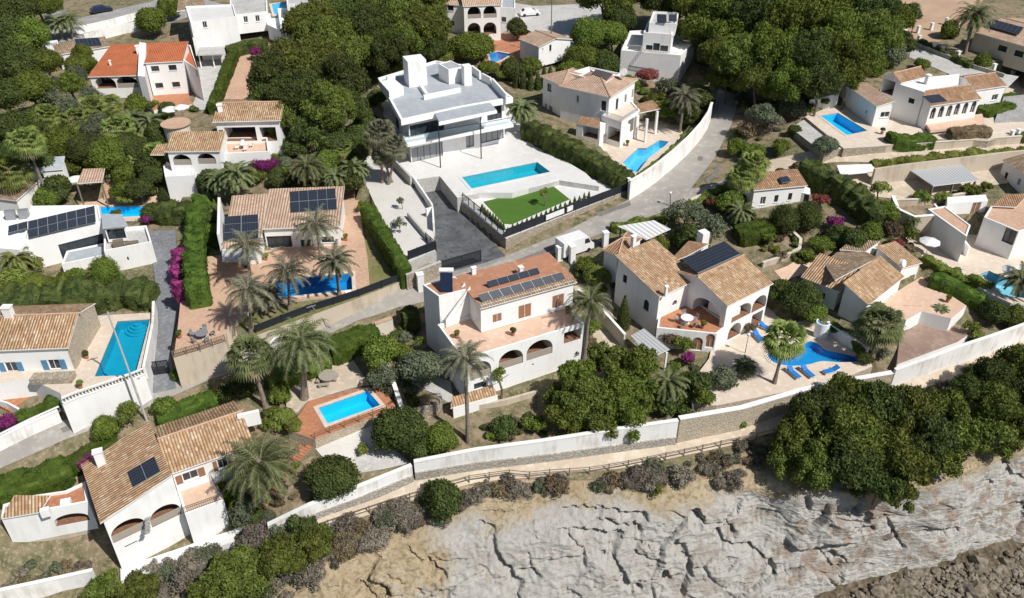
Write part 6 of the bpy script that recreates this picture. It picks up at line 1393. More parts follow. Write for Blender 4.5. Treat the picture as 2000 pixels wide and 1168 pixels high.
# ---------------------------------------------------------------- palms
PL = [
 ('big feather palm in front of the lower left villa', 507, 905, 512, 985, 3.4, 'full', L_palm, .3), ('slender grey-headed palm standing in front of the central villa arches', 908, 700, 915, 862, 2.3, 'date', L_palmd, .24),
 ('thick-trunked feather palm on the patio with the round stone table', 588, 668, 594, 778, 3.2, 'full', L_palm, .36), ('greenish fan-headed palm left of the thick-trunked palm', 490, 692, 520, 795, 2.3, 'fan', L_palm, .26),
 ('palm casting its shadow on the roof terrace of the central villa', 1152, 588, 1140, 708, 2.3, 'date', L_palm, .24), ('fan palm between the curved pool and the blue loungers', 1534, 662, 1512, 748, 2.2, 'fan', None, .2),
 ('fan palm at the corner of the brown paving', 1718, 632, 1703, 698, 2.5, 'fan', L_palm, .26), ('grey-fronded palm in front of the ribbed roof panels', 617, 438, 627, 508, 2.6, 'date', L_palmd, .2),
 ('grey-fronded palm at the left end of the palm pool', 561, 530, 565, 606, 2.5, 'date', L_palmd, .2), ('grey-fronded palm at the edge of the palm pool, right side', 654, 508, 663, 577, 2.2, 'date', L_palmd, .2),
 ('grey palm beside the left solar array', 480, 478, 490, 560, 2.3, 'date', L_palmd, .2), ('shaggy grey palm between the tiled terrace and the palm pool', 484, 566, 489, 650, 2.4, 'date', L_palmd, .2),
 ('low wide feather palm behind the ribbed roof', 600, 325, 600, 372, 2.6, 'full', L_palm, .3), ('feather palm right of the arched balcony villa', 462, 340, 464, 395, 2.4, 'full', L_palm, .3), ('small feather palm by the shaded garden wall', 655, 345, 656, 372, 1.8, 'full', L_palm, .2),
 ('pale palm of the group by the gravel, tallest', 742, 258, 746, 357, 2.2, 'fan', L_palmd, .2), ('middle palm of the group by the gravel', 770, 285, 757, 360, 1.9, 'fan', L_palmd, .2), ('lowest palm of the group by the gravel', 748, 298, 766, 356, 1.7, 'fan', L_palmd, .2),
 ('yellow-green fan palm in the shaded garden left of the modern villa', 620, 258, 622, 305, 2.2, 'fan', None, .22), ('small yellow-green fan palm beside the shaded garden', 668, 290, 666, 322, 1.6, 'fan', None, .2),
 ('drooping palm beside the hip-roofed house', 1020, 212, 1017, 258, 2.2, 'full', L_palm, .2), ('feather palm at the road side of the hip-roofed house', 1337, 190, 1327, 258, 2.6, 'full', L_palmd, .22),
 ('left palm of the pair beside the parked blue car', 117, 45, 122, 78, 2.2, 'date', L_palm, .2), ('right palm of the pair beside the parked blue car', 136, 38, 140, 75, 2.4, 'date', L_palm, .22),
 ('tall feather palm beside the long tiled house, upper right', 1905, 28, 1884, 105, 3.2, 'full', L_palm, .3), ('thick leaning fan palm at the left edge', 22, 335, 52, 402, 2.6, 'fan', None, .42), ('thin leaning fan palm left of the grey-roofed house', 50, 275, 103, 402, 2.3, 'fan', None, .2),
 ('fan palm in the dense left garden, uppermost', 180, 210, 185, 262, 2.3, 'fan', None, .2), ('bright fan palm in the dense left garden', 232, 250, 236, 305, 2.5, 'fan', None, .22), ('second bright fan palm in the dense left garden', 262, 285, 262, 330, 2.0, 'fan', None, .22), ('feather palm near the round tower', 290, 240, 290, 290, 2.3, 'full', L_palm, .22), ('fan palm behind the open shelter', 275, 315, 275, 350, 1.9, 'fan', None, .2), ('low fan palm in front of the orange roofs', 215, 205, 218, 245, 1.9, 'fan', None, .2),
 ('fan palm at the roadside right of the silvery olives', 1449, 345, 1440, 398, 1.9, 'fan', L_fan, .18), ('taller fan palm at the roadside beside the small cottage', 1472, 322, 1462, 392, 2.1, 'fan', L_fan, .18), ('low feather palm above the bright hedge', 1447, 412, 1447, 435, 1.8, 'full', L_palm, .2),
 ('short feather palm behind the middle path wall', 1305, 745, 1303, 800, 1.9, 'full', L_palm, .2), ('dark feather palm at the right edge beside the pale pool', 1995, 545, 1990, 600, 2.0, 'date', L_palm, .2), ('short palm beside the lane of the sandy patio', 1785, 428, 1786, 445, .9, 'date', L_palm, .15), ('spiky low palm in the peach terrace planter', 1837, 606, 1837, 622, 1.0, 'full', L_palm, .12),
 ('small dark palm on the pool deck beside the lamp post', 1455, 715, 1455, 733, 1.2, 'full', L_palm, .15)]
PL += [('yellow-green fan palm beside the olive-coloured trees', 150, 232, 152, 285, 2.2, 'fan', None, .2), ('tall fan palm at the upper left edge of the palm garden', 95, 225, 98, 290, 2.0, 'fan', None, .2), ('fan palm nearest the arched balcony villa', 300, 300, 300, 345, 1.9, 'fan', None, .2), ('drooping feather palm over the dark left garden', 255, 232, 255, 290, 2.2, 'full', L_palm, .2), ('low feather palm in the dark left garden bed', 205, 330, 205, 355, 1.8, 'full', L_palm, .18),
 ('feather palm at the shaded corner behind the ribbed roof', 690, 330, 690, 362, 2.0, 'full', L_palm, .2), ('feather palm in front of the brown roofed villa balcony', 430, 350, 432, 392, 2.0, 'full', L_palm, .22), ('yellowish palm left of the angular house wall', 30, 505, 35, 545, 1.9, 'full', L_fan, .2), ('low grey palm at the left end of the palm pool terrace', 520, 575, 522, 612, 1.8, 'date', L_palmd, .18), ('feather palm in the shade under the top middle grove', 765, 165, 765, 190, 1.7, 'full', L_palm, .15)]
for t in PL: palm(*t)
# ---------------------------------------------------------------- scrub on the cliff edge
rs = random.Random(5)
def scatter(label, group, poly, n, rr, mats, kind='bush', name='scrub_bush', h=.25, cat='shrub'):
    k = 0; tries = 0; n = int(n*1.5) if kind == 'loose' else n; xs_ = [p[0] for p in poly]; ys_ = [p[1] for p in poly]
    while k < n and tries < 4000:
        tries += 1; x, y = rs.uniform(min(xs_), max(xs_)), rs.uniform(min(ys_), max(ys_))
        if not inpoly(x, y, poly): continue
        v = G(x, y, 0)
        if v.y < cl_y(v.x)-1.6: continue
        k += 1; r = rs.uniform(*rr); tree(label, x, y, 0, h*r, ('bush' if kind == 'loose' and k % 3 == 0 else kind), mats[k % len(mats)], group, name=name, cat=cat, rm=r)
DRY = (L_dry, L_brown, L_dry, L_olive, L_dry)
scatter('dry grey-brown scrub bush between the railing and the tan cliff, left part', 'dry scrub on the cliff edge, left', [(650,1030),(760,990),(830,975),(900,1010),(880,1040),(780,1060),(700,1100),(640,1110)], 34, (.6, 1.6), DRY, 'loose')
scatter('dry scrub bush hugging the outer side of the wooden railing, middle part', 'dry scrub on the cliff edge, middle', [(880,950),(940,945),(1030,940),(1180,930),(1330,905),(1400,880),(1440,900),(1340,935),(1200,960),(1060,955),(930,975),(890,1000)], 28, (.4, 1.6), DRY, 'loose')
scatter('grey scrub bush on the slope left of the big lower right pines', 'grey scrub left of the lower right pines', [(1360,890),(1480,862),(1500,900),(1440,950),(1370,960)], 16, (.5, 1.1), DRY, 'loose')
scatter('grey scrub bush below the lower left villa base', 'grey scrub at the bottom left', [(300,1120),(450,1070),(520,1070),(640,1070),(600,1168),(300,1180)], 30, (.7, 1.6), (L_dry, L_dry, L_olive), 'loose')
scatter('dark little scrub plant on the bare ground below the garden annex', 'scrub below the garden annex', [(0,1120),(60,1105),(170,1100),(180,1120),(60,1145),(0,1150)], 14, (.4, .8), DRY, 'loose')
scatter('scrubby plant between the right path and the big pines', 'scrub along the right path', [(1760,770),(1850,735),(1960,695),(1980,715),(1880,760),(1790,790)], 12, (.6, 1.2), DRY, 'loose')
scatter('low plant in the garden beds between the arched villa and its neighbours', 'low plants around the right-hand gardens', [(1480,470),(1560,460),(1640,440),(1660,470),(1610,490),(1560,530),(1500,500)], 22, (.4, .9), (L_green, L_brown, L_lime), name='garden_plant')
scatter('low plant on the reddish bank beside the road bend', 'low plants on the road bend bank', [(1440,250),(1530,230),(1560,270),(1530,310),(1450,330),(1430,300)], 16, (.4, .9), (L_green, L_brown, L_olive), name='garden_plant')
scatter('low plant in the narrow yard behind the middle path wall', 'low plants behind the middle path wall', [(940,830),(1060,810),(1090,850),(960,865)], 14, (.4, .9), (L_green, L_dark, L_brown), name='garden_plant')
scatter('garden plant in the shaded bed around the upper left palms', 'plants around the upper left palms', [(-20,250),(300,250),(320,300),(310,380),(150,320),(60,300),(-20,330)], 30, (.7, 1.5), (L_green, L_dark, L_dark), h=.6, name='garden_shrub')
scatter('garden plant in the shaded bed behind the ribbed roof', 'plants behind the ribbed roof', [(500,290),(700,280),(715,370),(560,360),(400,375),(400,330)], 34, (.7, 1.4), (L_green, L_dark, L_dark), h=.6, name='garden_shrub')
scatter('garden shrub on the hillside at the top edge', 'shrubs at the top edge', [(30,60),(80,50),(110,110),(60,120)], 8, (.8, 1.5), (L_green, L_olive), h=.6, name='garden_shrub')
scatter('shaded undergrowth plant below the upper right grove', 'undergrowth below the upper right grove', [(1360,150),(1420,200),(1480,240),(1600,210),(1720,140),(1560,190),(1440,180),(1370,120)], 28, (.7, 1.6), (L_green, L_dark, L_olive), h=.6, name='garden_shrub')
scatter('low plant in the bed between the central villa and the round trees', 'low plants left of the central villa', [(770,620),(800,640),(800,700),(840,760),(800,790),(770,740),(760,660)], 14, (.4, 1.0), (L_green, L_dark, L_olive), name='garden_plant')
scatter('low plant along the right side of the central villa', 'low plants right of the central villa', [(1120,510),(1200,520),(1210,560),(1160,600),(1180,700),(1150,700),(1140,560)], 22, (.4, 1.0), (L_green, L_dark, L_brown), name='garden_plant')
scatter('low plant in the beds on the sandy pool deck edge', 'low plants around the sandy pool deck', [(1310,690),(1370,700),(1400,790),(1300,800),(1290,740)], 18, (.4, .9), (L_green, L_dark, L_olive), name='garden_plant')
scatter('low plant on the slope below the lower left palm', 'low plants on the slope by the lower left palm', [(540,900),(600,880),(640,990),(560,1010),(520,980)], 10, (.3, .7), (L_dry, L_green, L_brown), name='garden_plant')

scatter('leafy garden shrub on the open ground between the hip-roofed and three-level houses', 'shrubs between the upper middle houses', [(1090,120),(1200,110),(1215,160),(1300,170),(1360,200),(1340,250),(1300,230),(1240,190),(1190,140),(1100,120)], 30, (.6, 1.3), (L_green, L_dark, L_olive), 'round', h=.5, name='leafy_shrub')
scatter('small leafy shrub in the bare strip around the ribbed roof house', 'small shrubs around the ribbed roof house', [(395,370),(430,370),(430,500),(400,500)], 12, (.5, 1.0), (L_green, L_dark), 'round', h=.5, name='leafy_shrub')
scatter('leafy shrub along the terraces right of the road bend', 'shrubs right of the road bend', [(1400,350),(1480,310),(1560,300),(1570,330),(1470,370),(1420,420),(1390,400)], 20, (.5, 1.1), (L_green, L_brown, L_dark), 'round', h=.5, name='leafy_shrub')
scatter('leafy shrub on the ground left of the orange roofs', 'shrubs left of the orange roofs', [(60,90),(110,110),(175,110),(170,200),(240,230),(120,230),(60,160)], 24, (.7, 1.4), (L_green, L_dark, L_olive), 'round', h=.5, name='leafy_shrub')
scatter('leafy shrub in the yard between the orange roofs and the round tower', 'shrubs above the round tower', [(290,200),(330,200),(400,205),(410,225),(330,235),(290,220)], 10, (.5, .9), (L_green, L_dark), 'round', h=.5, name='leafy_shrub')
scatter('leafy shrub in the bed behind the crossed roofs', 'shrubs behind the crossed roofs', [(1590,470),(1650,450),(1720,440),(1780,470),(1790,500),(1730,470),(1640,475)], 22, (.5, 1.0), (L_green, L_brown, L_dark), 'round', h=.5, name='leafy_shrub')
scatter('leafy shrub beside the feather palm slope of the lower left villa', 'shrubs right of the lower left villa', [(440,970),(480,930),(540,1000),(530,1040),(480,1060),(440,1030)], 16, (.5, 1.0), (L_green, L_olive, L_dark), 'round', h=.5, name='leafy_shrub')
scatter('leafy shrub in the bed under the big road hedge, lower left', 'shrubs along the lower left road', [(520,760),(560,745),(560,800),(600,830),(540,850),(500,800)], 14, (.5, 1.0), (L_green, L_lime, L_dark), 'round', h=.5, name='leafy_shrub')
# ================================================================ walls, fences, poles
def basep(p): return P(*p[:3]) if len(p) > 2 and p[2] is not None else G(p[0], p[1])
def prof_strip(m, v, h, th, z0=-.5, mi=0, up=0):
    """wall along world points v; h list of heights above each base point"""
    n = len(v); L, R_ = [], []
    for i, p in enumerate(v):
        a = v[max(i-1, 0)]; b = v[min(i+1, n-1)]; d = Vector((b.x-a.x, b.y-a.y, 0)).normalized(); s = Vector((-d.y, d.x, 0))*th/2; L.append(p+s); R_.append(p-s)
    Z = Vector((0, 0, 1))
    for i in range(n-1):
        for A, B, C, D in ((R_[i], R_[i+1], z0, h), (L[i+1], L[i], z0, h)):
            ia, ib = (i, i+1) if A is R_[i] else (i+1, i)
            m.face([A+Z*z0, B+Z*z0, B+Z*h[ib], A+Z*h[ia]], mi)
        m.face([R_[i]+Z*h[i], R_[i+1]+Z*h[i+1], L[i+1]+Z*h[i+1], L[i]+Z*h[i]], mi)
        if up: m.face([R_[i]+Z*z0, L[i]+Z*z0, L[i+1]+Z*z0, R_[i+1]+Z*z0], mi)
    for i in (0, n-1):
        q = [R_[i]+Z*z0, L[i]+Z*z0, L[i]+Z*h[i], R_[i]+Z*h[i]]; m.face(q if i else q[::-1], mi)
def dens(v, h, step=1.0):
    V, H = [], []
    for i in range(len(v)-1):
        k = max(1, int((v[i+1]-v[i]).length/step))
        for j in range(k): V.append(v[i].lerp(v[i+1], j/k)); H.append(h[i]+(h[i+1]-h[i])*j/k)
    return V+[v[-1]], H+[h[-1]]
def wall(label, pts, h, th=.25, mat=None, cap=None, stone=None, cat='wall', name='garden_wall', base=True, depth=-.8):
    v = [basep(p) for p in pts]; hs = h if isinstance(h, (list, tuple)) else [h]*len(v); v, hs = dens(v, hs)
    c = v[len(v)//2]; e = thing(name, label, cat, c)
    m = MB(); prof_strip(m, v, hs, th, depth if not stone else depth); m.build('wall', mat or M_wallpaint, e)
    if stone: m = MB(); prof_strip(m, v, [stone]*len(v), th+.35, depth); m.build('stone_base', M_gstone, e)
    if cap: m = MB(); prof_strip(m, [p + Vector((0, 0, q)) for p, q in zip(v, hs)], [.09]*len(v), th+.12, .003, up=1); m.build('coping', cap, e)
    return e
wall('tall curved white wall along the inner side of the road bend', [(1227,391),(1255,374),(1280,356),(1310,331),(1340,303),(1365,275),(1380,252),(1386,234)], 3.0, .3, cap=M_white)
wall('white plastered cliff-path wall on a stone base, lower left stretch', [(528,1048),(608,1013),(690,983),(806,935)], [1.7,1.95,2.0,1.95], .35, stone=.75, cap=M_white)
wall('long white cliff-path wall on a grey stone base below the central villa', [(811,933),(930,913),(1060,898),(1200,879),(1318,863)], [2.3,2.55,2.75,3.0,3.1], .35, stone=.95, cap=M_white)
wall('high tan rubble-stone retaining wall beside the cliff path under the sandy pool deck', [(1320,862),(1440,837),(1560,797),(1640,776),(1733,757)], [3.3,3.0,2.7,2.4,2.2], .5, M_rstone, cap=M_white)
wall('white decorated boundary wall beside the cliff path at the right edge', [(1737,757),(1800,735),(1850,715),(1930,688),(1985,668),(2060,642)], 2.6, .3, cap=M_white)
wall('low white wall along the bottom left corner', [(-30,1186),(0,1178),(123,1151),(190,1136)], 1.7, .3, cap=M_white)
wall('white plinth path at the foot of the big lower left villa', [(238,1128),(340,1094),(430,1062),(520,1032)], .5, 1.6, M_white)
wall('thin white wall between the small pool garden and the shaded patio', [(753,722),(768,758),(786,812)], 1.3, .35, cap=M_white)
wall('cream gate wall with a tiled cap at the road beside the tall bright hedge', [(735,662),(768,650)], 2.2, .5, M_cream, cap=M_tileridge)
wall('roadside white wall at the left edge below the turquoise pool', [(-40,895),(0,880),(60,850),(121,823)], 1.5, .3, cap=M_white)
wall('low white wall on the edge of the round stone table patio', [(562,750,-3.6),(620,722,-3.6),(682,695,-3.6)], .45, .3)
wall('white wall between the turquoise pool and the grey driveway', [(303,600,-.1),(302,640,-.1),(284,729,-.1)], .9, .3)
wall('beige stone wall beside the tall green hedge and the tiled terrace', [(398,505,.9),(372,550,.9),(353,583,.9)], .7, .4, M_rstone)
wall('rough stone wall at the driveway entrance of the modern villa', [(795,566),(830,553),(862,540)], 2.2, .3, M_stone, cap=M_lgrey)
wall('parapet wall between the white gravel and the slate driveway', [(797,425,1.6),(820,452,1.6),(850,488,1.6)], .8, .25, M_lgrey)
wall('white planter wall descending beside the garage opening', [(806,355,1.7),(826,384,1.7),(845,413,1.7)], 1.1, .25)
wall('white corner wall of the gravel strip stairs', [(833,424,1.6),(846,420,1.6),(848,452,1.6)], 1.3, .25)
wall('grey parapet on the left edge of the modern villa terrace', [(770,318,2.4),(803,353,2.4)], .7, .3, M_lgrey)
wall('white lip wall of the infinity pool above the artificial lawn', [(898,378,2.3),(940,378,2.3),(1000,378,2.3),(1090,352,2.3)], .2, .3, M_wpave)
wall('curved cream wall on the right of the central villa garden', [(1128,592),(1160,618),(1190,648),(1218,680)], 2.0, .2, M_cream, cap=M_white)
wall('white wall behind the curved pool beside the narrow hedge', [(1612,646,-3.2),(1650,672,-3.2),(1692,696,-3.2)], 1.3, .3, cap=M_white)
wall('white wall behind the bright pool of the sprawling villa', [(1577,214),(1604,208),(1634,200)], 1.6, .3, cap=M_white)
wall('tan wall running below the boxy green hedge', [(1622,306),(1730,298),(1840,291),(1990,280)], 1.2, .3, M_beige, cap=M_cream)
wall('long tan retaining wall below the light green strip hedge', [(1700,362),(1760,353),(1850,342),(1960,328),(2030,322)], 2.6, .4, M_beige)
wall('curved tan retaining wall with a white edge beside the mottled shrub', [(1738,404),(1748,430),(1780,445),(1818,442)], 1.7, .35, M_beige, cap=M_white)
wall('low tan wall in front of the pergola planting', [(1742,402),(1800,400),(1850,394),(1893,386)], .9, .3, M_beige, cap=M_cream)
wall('thin white wall between the two hedges of the sandy patio', [(1812,517),(1870,542),(1938,578)], .8, .2)
wall('stone wall along the upper driveway between the white pillars', [(1785,90),(1838,110),(1903,135),(1960,152)], .7, .35, M_gstone)
wall('brown retaining wall of the lower yard right of the central villa door', [(805,822),(850,812),(862,795)], 1.6, .3, M_stone)
wall('low stone wall behind the slender palm', [(930,800),(985,790),(1050,772)], .7, .3, M_beige)
wall('pale wall along the lower side of the road beside the white shelter', [(1330,408),(1380,385),(1420,362)], .9, .3, M_cream)
wall('white sloping buttress wall of the low garage', [(1812,440,-.6),(1850,470,-.6),(1888,500,-.6)], [3.4,2.4,1.4], .25)
wall('small white wall beside the gravel lane at the top', [(150,68),(220,52),(300,30)], 1.5, .3)
wall('white wall behind the palms of the parked blue car', [(168,85),(240,66),(300,55)], 1.8, .4)
wall('white steps wall at the left edge under the blue-shuttered house', [(-10,792),(20,800),(42,812)], 1.0, .2)
wall('curved tan garden wall on the dry bank between the two tiled villas', [(1488,522),(1525,510),(1560,494),(1562,476),(1548,462)], .7, .3, M_beige, cap=M_cream)
wall('white planter wall on the brown paving below the peach terrace', [(1785,606,-3.1),(1812,622,-3.1),(1852,640,-3.1)], 1.0, .3)
def shared(name, mb, mat, parent, locs, rz=0, mats=None):
    o0 = None
    for i, l in enumerate(locs):
        if o0 is None: o0 = mb.build(name, mat); o = o0
        else: o = o0.copy(); COL.objects.link(o)
        o.parent = parent; o.location = Vector(l) - worldloc(parent); o.rotation_euler[2] = rz if not isinstance(rz, (list, tuple)) else rz[i]
def along(v, step):
    out = []; n = max(1, round(sum((b-a).length for a, b in zip(v, v[1:]))/step)); return resample(v, n+1)
def fence(label, pts, h, mat, step=2.0, rails=(.55, 1.0), pw=.09, rw=.045, panel=None, cat='fence', name='fence', pmat=None, bars=None):
    v = [basep(p) for p in pts]; q = along(v, step); c = q[len(q)//2]; e = thing(name, label, cat, c)
    pm = MB(); pm.box((0, 0, -.2), pw*2, pw*2, h+.25); shared('post', pm, pmat or mat, e, q[:100])
    for r in rails:
        m = MB(); prof_strip(m, [p + Vector((0, 0, h*r-rw)) for p in q], [rw*2]*len(q), rw*1.6, 0, up=1); m.build('rail', mat, e)
    if panel: m = MB(); prof_strip(m, [p + Vector((0, 0, .1)) for p in q], [h-.15]*len(q), .04, 0, up=1); m.build('panel', panel, e)
    if bars:
        m = MB(); z = resample(v, max(4, int(sum((b-a).length for a, b in zip(v, v[1:]))/bars)))
        for p in z: m.box((p.x, p.y, p.z+.05), .05, .05, h-.05)
        m.build('bars', mat, e)
    return e
RAILP = [(560,1060),(649,1028),(734,999),(772,986),(818,973),(870,956),(916,943),(957,937),(1000,931),(1031,936),(1085,930),(1139,928),(1210,917),(1277,903),(1344,889),(1411,874),(1470,862),(1510,852)]
fence('brown wooden railing along the outer edge of the cliff path', RAILP, 1.05, M_post, 2.1, (.5, .96), .05, .032, name='wooden_railing', cat='railing')
fence('wooden railing of the cliff path behind the big pines on the right', [(1900,735),(1960,712),(2010,694)], 1.05, M_post, 2.1, (.5, .96), .07, .05, name='wooden_railing', cat='railing')
fence('dark slatted fence along the road side of the artificial lawn', [(988,464,1.6),(1050,440,1.6),(1140,405,1.6),(1224,373,1.6)], 1.25, M_dark, 2.4, (.97,), .05, .04, panel=M_dark, bars=.35)
fence('dark barred fence on the driveway side of the artificial lawn', [(904,392,1.6),(940,422,1.6),(984,461,1.6)], 1.2, M_dark, 1.6, (.97,), .06, .04, bars=.22)
fence('dark slatted fence at the end of the white gravel strip', [(798,508,1.6),(850,488,1.6)], 1.3, M_dark, 1.2, (.97,), .05, .04, panel=M_dark, bars=.3)
fence('dark barred fence rising from the gravel to the driveway gate', [(832,470,1.6),(852,488,1.6)], 1.2, M_dark, 1.2, (.97,), .05, .04, bars=.2)
fence('dark panel fence between the road and the palm pool lawn', [(500,650,.32),(590,614,.32),(690,583,.32),(790,545,.32)], 1.0, M_dark, 3.2, (.97,), .07, .04, panel=M_dark)
fence('brown railing around the tiled terrace above the white garage door', [(339,699,.9),(390,684,.9),(440,667,.9)], .9, M_post, 1.3, (.1, .97), .04, .03, name='railing', cat='railing', bars=.16)
fence('thin brown railing in front of the small bright blue pool', [(616,857,-3.5),(690,829,-3.5),(756,803,-3.5)], .95, M_wood, 1.6, (.5, .97), .035, .025, name='railing', cat='railing')
fence('brown railing beside the terracotta garden stairs', [(612,862),(588,880),(562,912),(538,945)], .95, M_post, .9, (.5, .97), .05, .035, name='railing', cat='railing')
wall('long plain white board fixed in the dark road fence', [(1066,436,1.6),(1101,422,1.6)], 1.15, .14, M_wpaint, cat='panel', name='white_board', depth=.45)
wall('short plain white board fixed in the dark road fence', [(1107,420,1.6),(1118,415,1.6)], 1.15, .14, M_wpaint, cat='panel', name='white_board', depth=.45)
def gate(label, pts, h, mat, bars=.14):
    v = [basep(p) for p in pts]; e = thing('driveway_gate', label, 'gate', (v[0]+v[1])/2); a, b = v[0], v[1]; u = (b-a).normalized(); n = Vector((-u.y, u.x, 0)); m = MB()
    for z in (.05, h-.1): m.obox(a + Vector((0, 0, z)) - n*.04, b-a, n*.08, Vector((0, 0, .1)))
    for p in (a, b-u*.1, (a+b)/2): m.obox(p - n*.04, u*.1, n*.08, Vector((0, 0, h)))
    m.build('gate_frame', mat, e); m = MB(); k = int((b-a).length/bars)
    for i in range(1, k): m.obox(a + u*(i*bars) - n*.02 + Vector((0, 0, .1)), u*bars*.72, n*.03, Vector((0, 0, h-.15)))
    m.build('gate_boards', mat, e)
gate('wide dark sliding gate at the bottom of the slate driveway', [(864,540),(940,518)], 2.3, M_dark)
gate('black double gate closing the grey driveway beside the turquoise pool', [(288,735),(334,729)], 1.9, M_dark)
gate('low dark gate between the white pillars behind the white van', [(1122,500),(1180,478)], 1.2, M_dark, .2)
def pillar(label, px, py, w, h, mat=None, group=None):
    b = G(px, py); e = thing('gate_pillar', label, 'pillar', b, group); m = MB(); m.box((b.x, b.y, b.z-.4), w, w, h+.4, .35); m.build('shaft', mat or M_white, e)
    m = MB(); m.box((b.x, b.y, b.z+h+.002), w+.12, w+.12, .1, .35); m.build('cap', mat or M_white, e); return e
for a in [('white gate pillar left of the white van', 1092, 508, .7, 2.0), ('white gate pillar in front of the white van', 1117, 512, .7, 2.4), ('white gate pillar beside the small brown hip roof', 1181, 482, .7, 2.2), ('tall white pillar at the stone entrance wall', 822, 566, .8, 2.3),
          ('white post in the middle of the dark panel fence', 683, 592, .6, 1.6), ('white post at the left part of the dark panel fence', 578, 638, .6, 1.6), ('white post where the road fence meets the curved wall', 1226, 378, .4, 2.4), ('white post at the right end of the tan wall', 1972, 275, .5, 1.6), ('second white post at the right end of the tan wall', 1984, 272, .5, 1.6)]: pillar(*a)
for px, py in [(1764,72),(1792,65),(1818,59),(1847,49),(1793,84)]: pillar('white square pillar of the wall beside the reddish dirt lot', px, py, .5, 1.3, None, 'white pillars beside the dirt lot')
for px, py in [(1822,100),(1838,105),(1869,115),(1903,128),(1939,140),(1975,153)]: pillar('white square pillar in the row along the upper driveway', px, py, .5, 1.3, None, 'white pillars along the upper driveway')
# balustrades
def balustrade(label, pts, z, h=.85, step=.33):
    v = [P(x, y, z) for x, y in pts]; q = along(v, step); c = q[len(q)//2]; e = thing('balustrade', label, 'balustrade', c); m = MB()
    m.lathe((0, 0, .08), [(.05, 0), (.09, .14), (.04, .4), (.05, h-.18)], 8); shared('baluster', m, M_wpaint, e, q[:100])
    for zz in (0, h-.1): m = MB(); prof_strip(m, [p + Vector((0, 0, zz)) for p in v], [.1]*len(v), .2, .002, up=1); m.build('rail', M_white, e)
balustrade('white balustrade on the high wall in front of the turquoise pool', [(124,789),(152,777),(262,740),(283,731)], 0)
balustrade('white balustrade on the roadside wall at the left edge', [(0,859),(60,829),(118,803)], -2.45, .7)
# poles
def pole(label, bx, by, tx, ty, r=.1, mat=None, lamp=False, cat='pole', name='utility_pole'):
    b = G(bx, by); d = ray(tx, ty); t = b.y/d.y; top = Vector((d.x*t, b.y, CH + d.z*t)); e = thing(name, label, cat, b); m = MB(); m.tube(b - Vector((0, 0, .3)), top, r, r*.6, 8); m.build('shaft', mat or M_steel, e)
    m = MB()
    if lamp: m.lathe(top, [(.05, -.05), (.2, 0), (.22, .2), (.05, .34)], 10); m.build('lamp_head', M_wpaint, e)
    else: m.box((top.x, top.y, top.z-.25), 1.1, .1, .1, .5); m.build('crossarm', M_steel, e)
pole('tall pale utility pole rising in front of the turquoise pool', 287, 822, 210, 609, .13, M_lgrey)
pole('dark utility pole beside the dirt track at the top', 1076, 112, 1078, -12, .12, M_post); pole('leaning dark pole beside the reddish dirt lot', 1779, 66, 1797, 12, .09, M_post)
pole('slim lamp post on the sandy deck of the curved pool', 1455, 690, 1462, 655, .05, M_dark, True, 'lamp', 'lamp_post'); pole('short grey post by the lower left road hedge', 650, 642, 607, 596, .06, M_steel)
pole('thin street lamp by the roadside olives', 1310, 402, 1309, 378, .1, M_post, True, 'lamp', 'lamp_post')
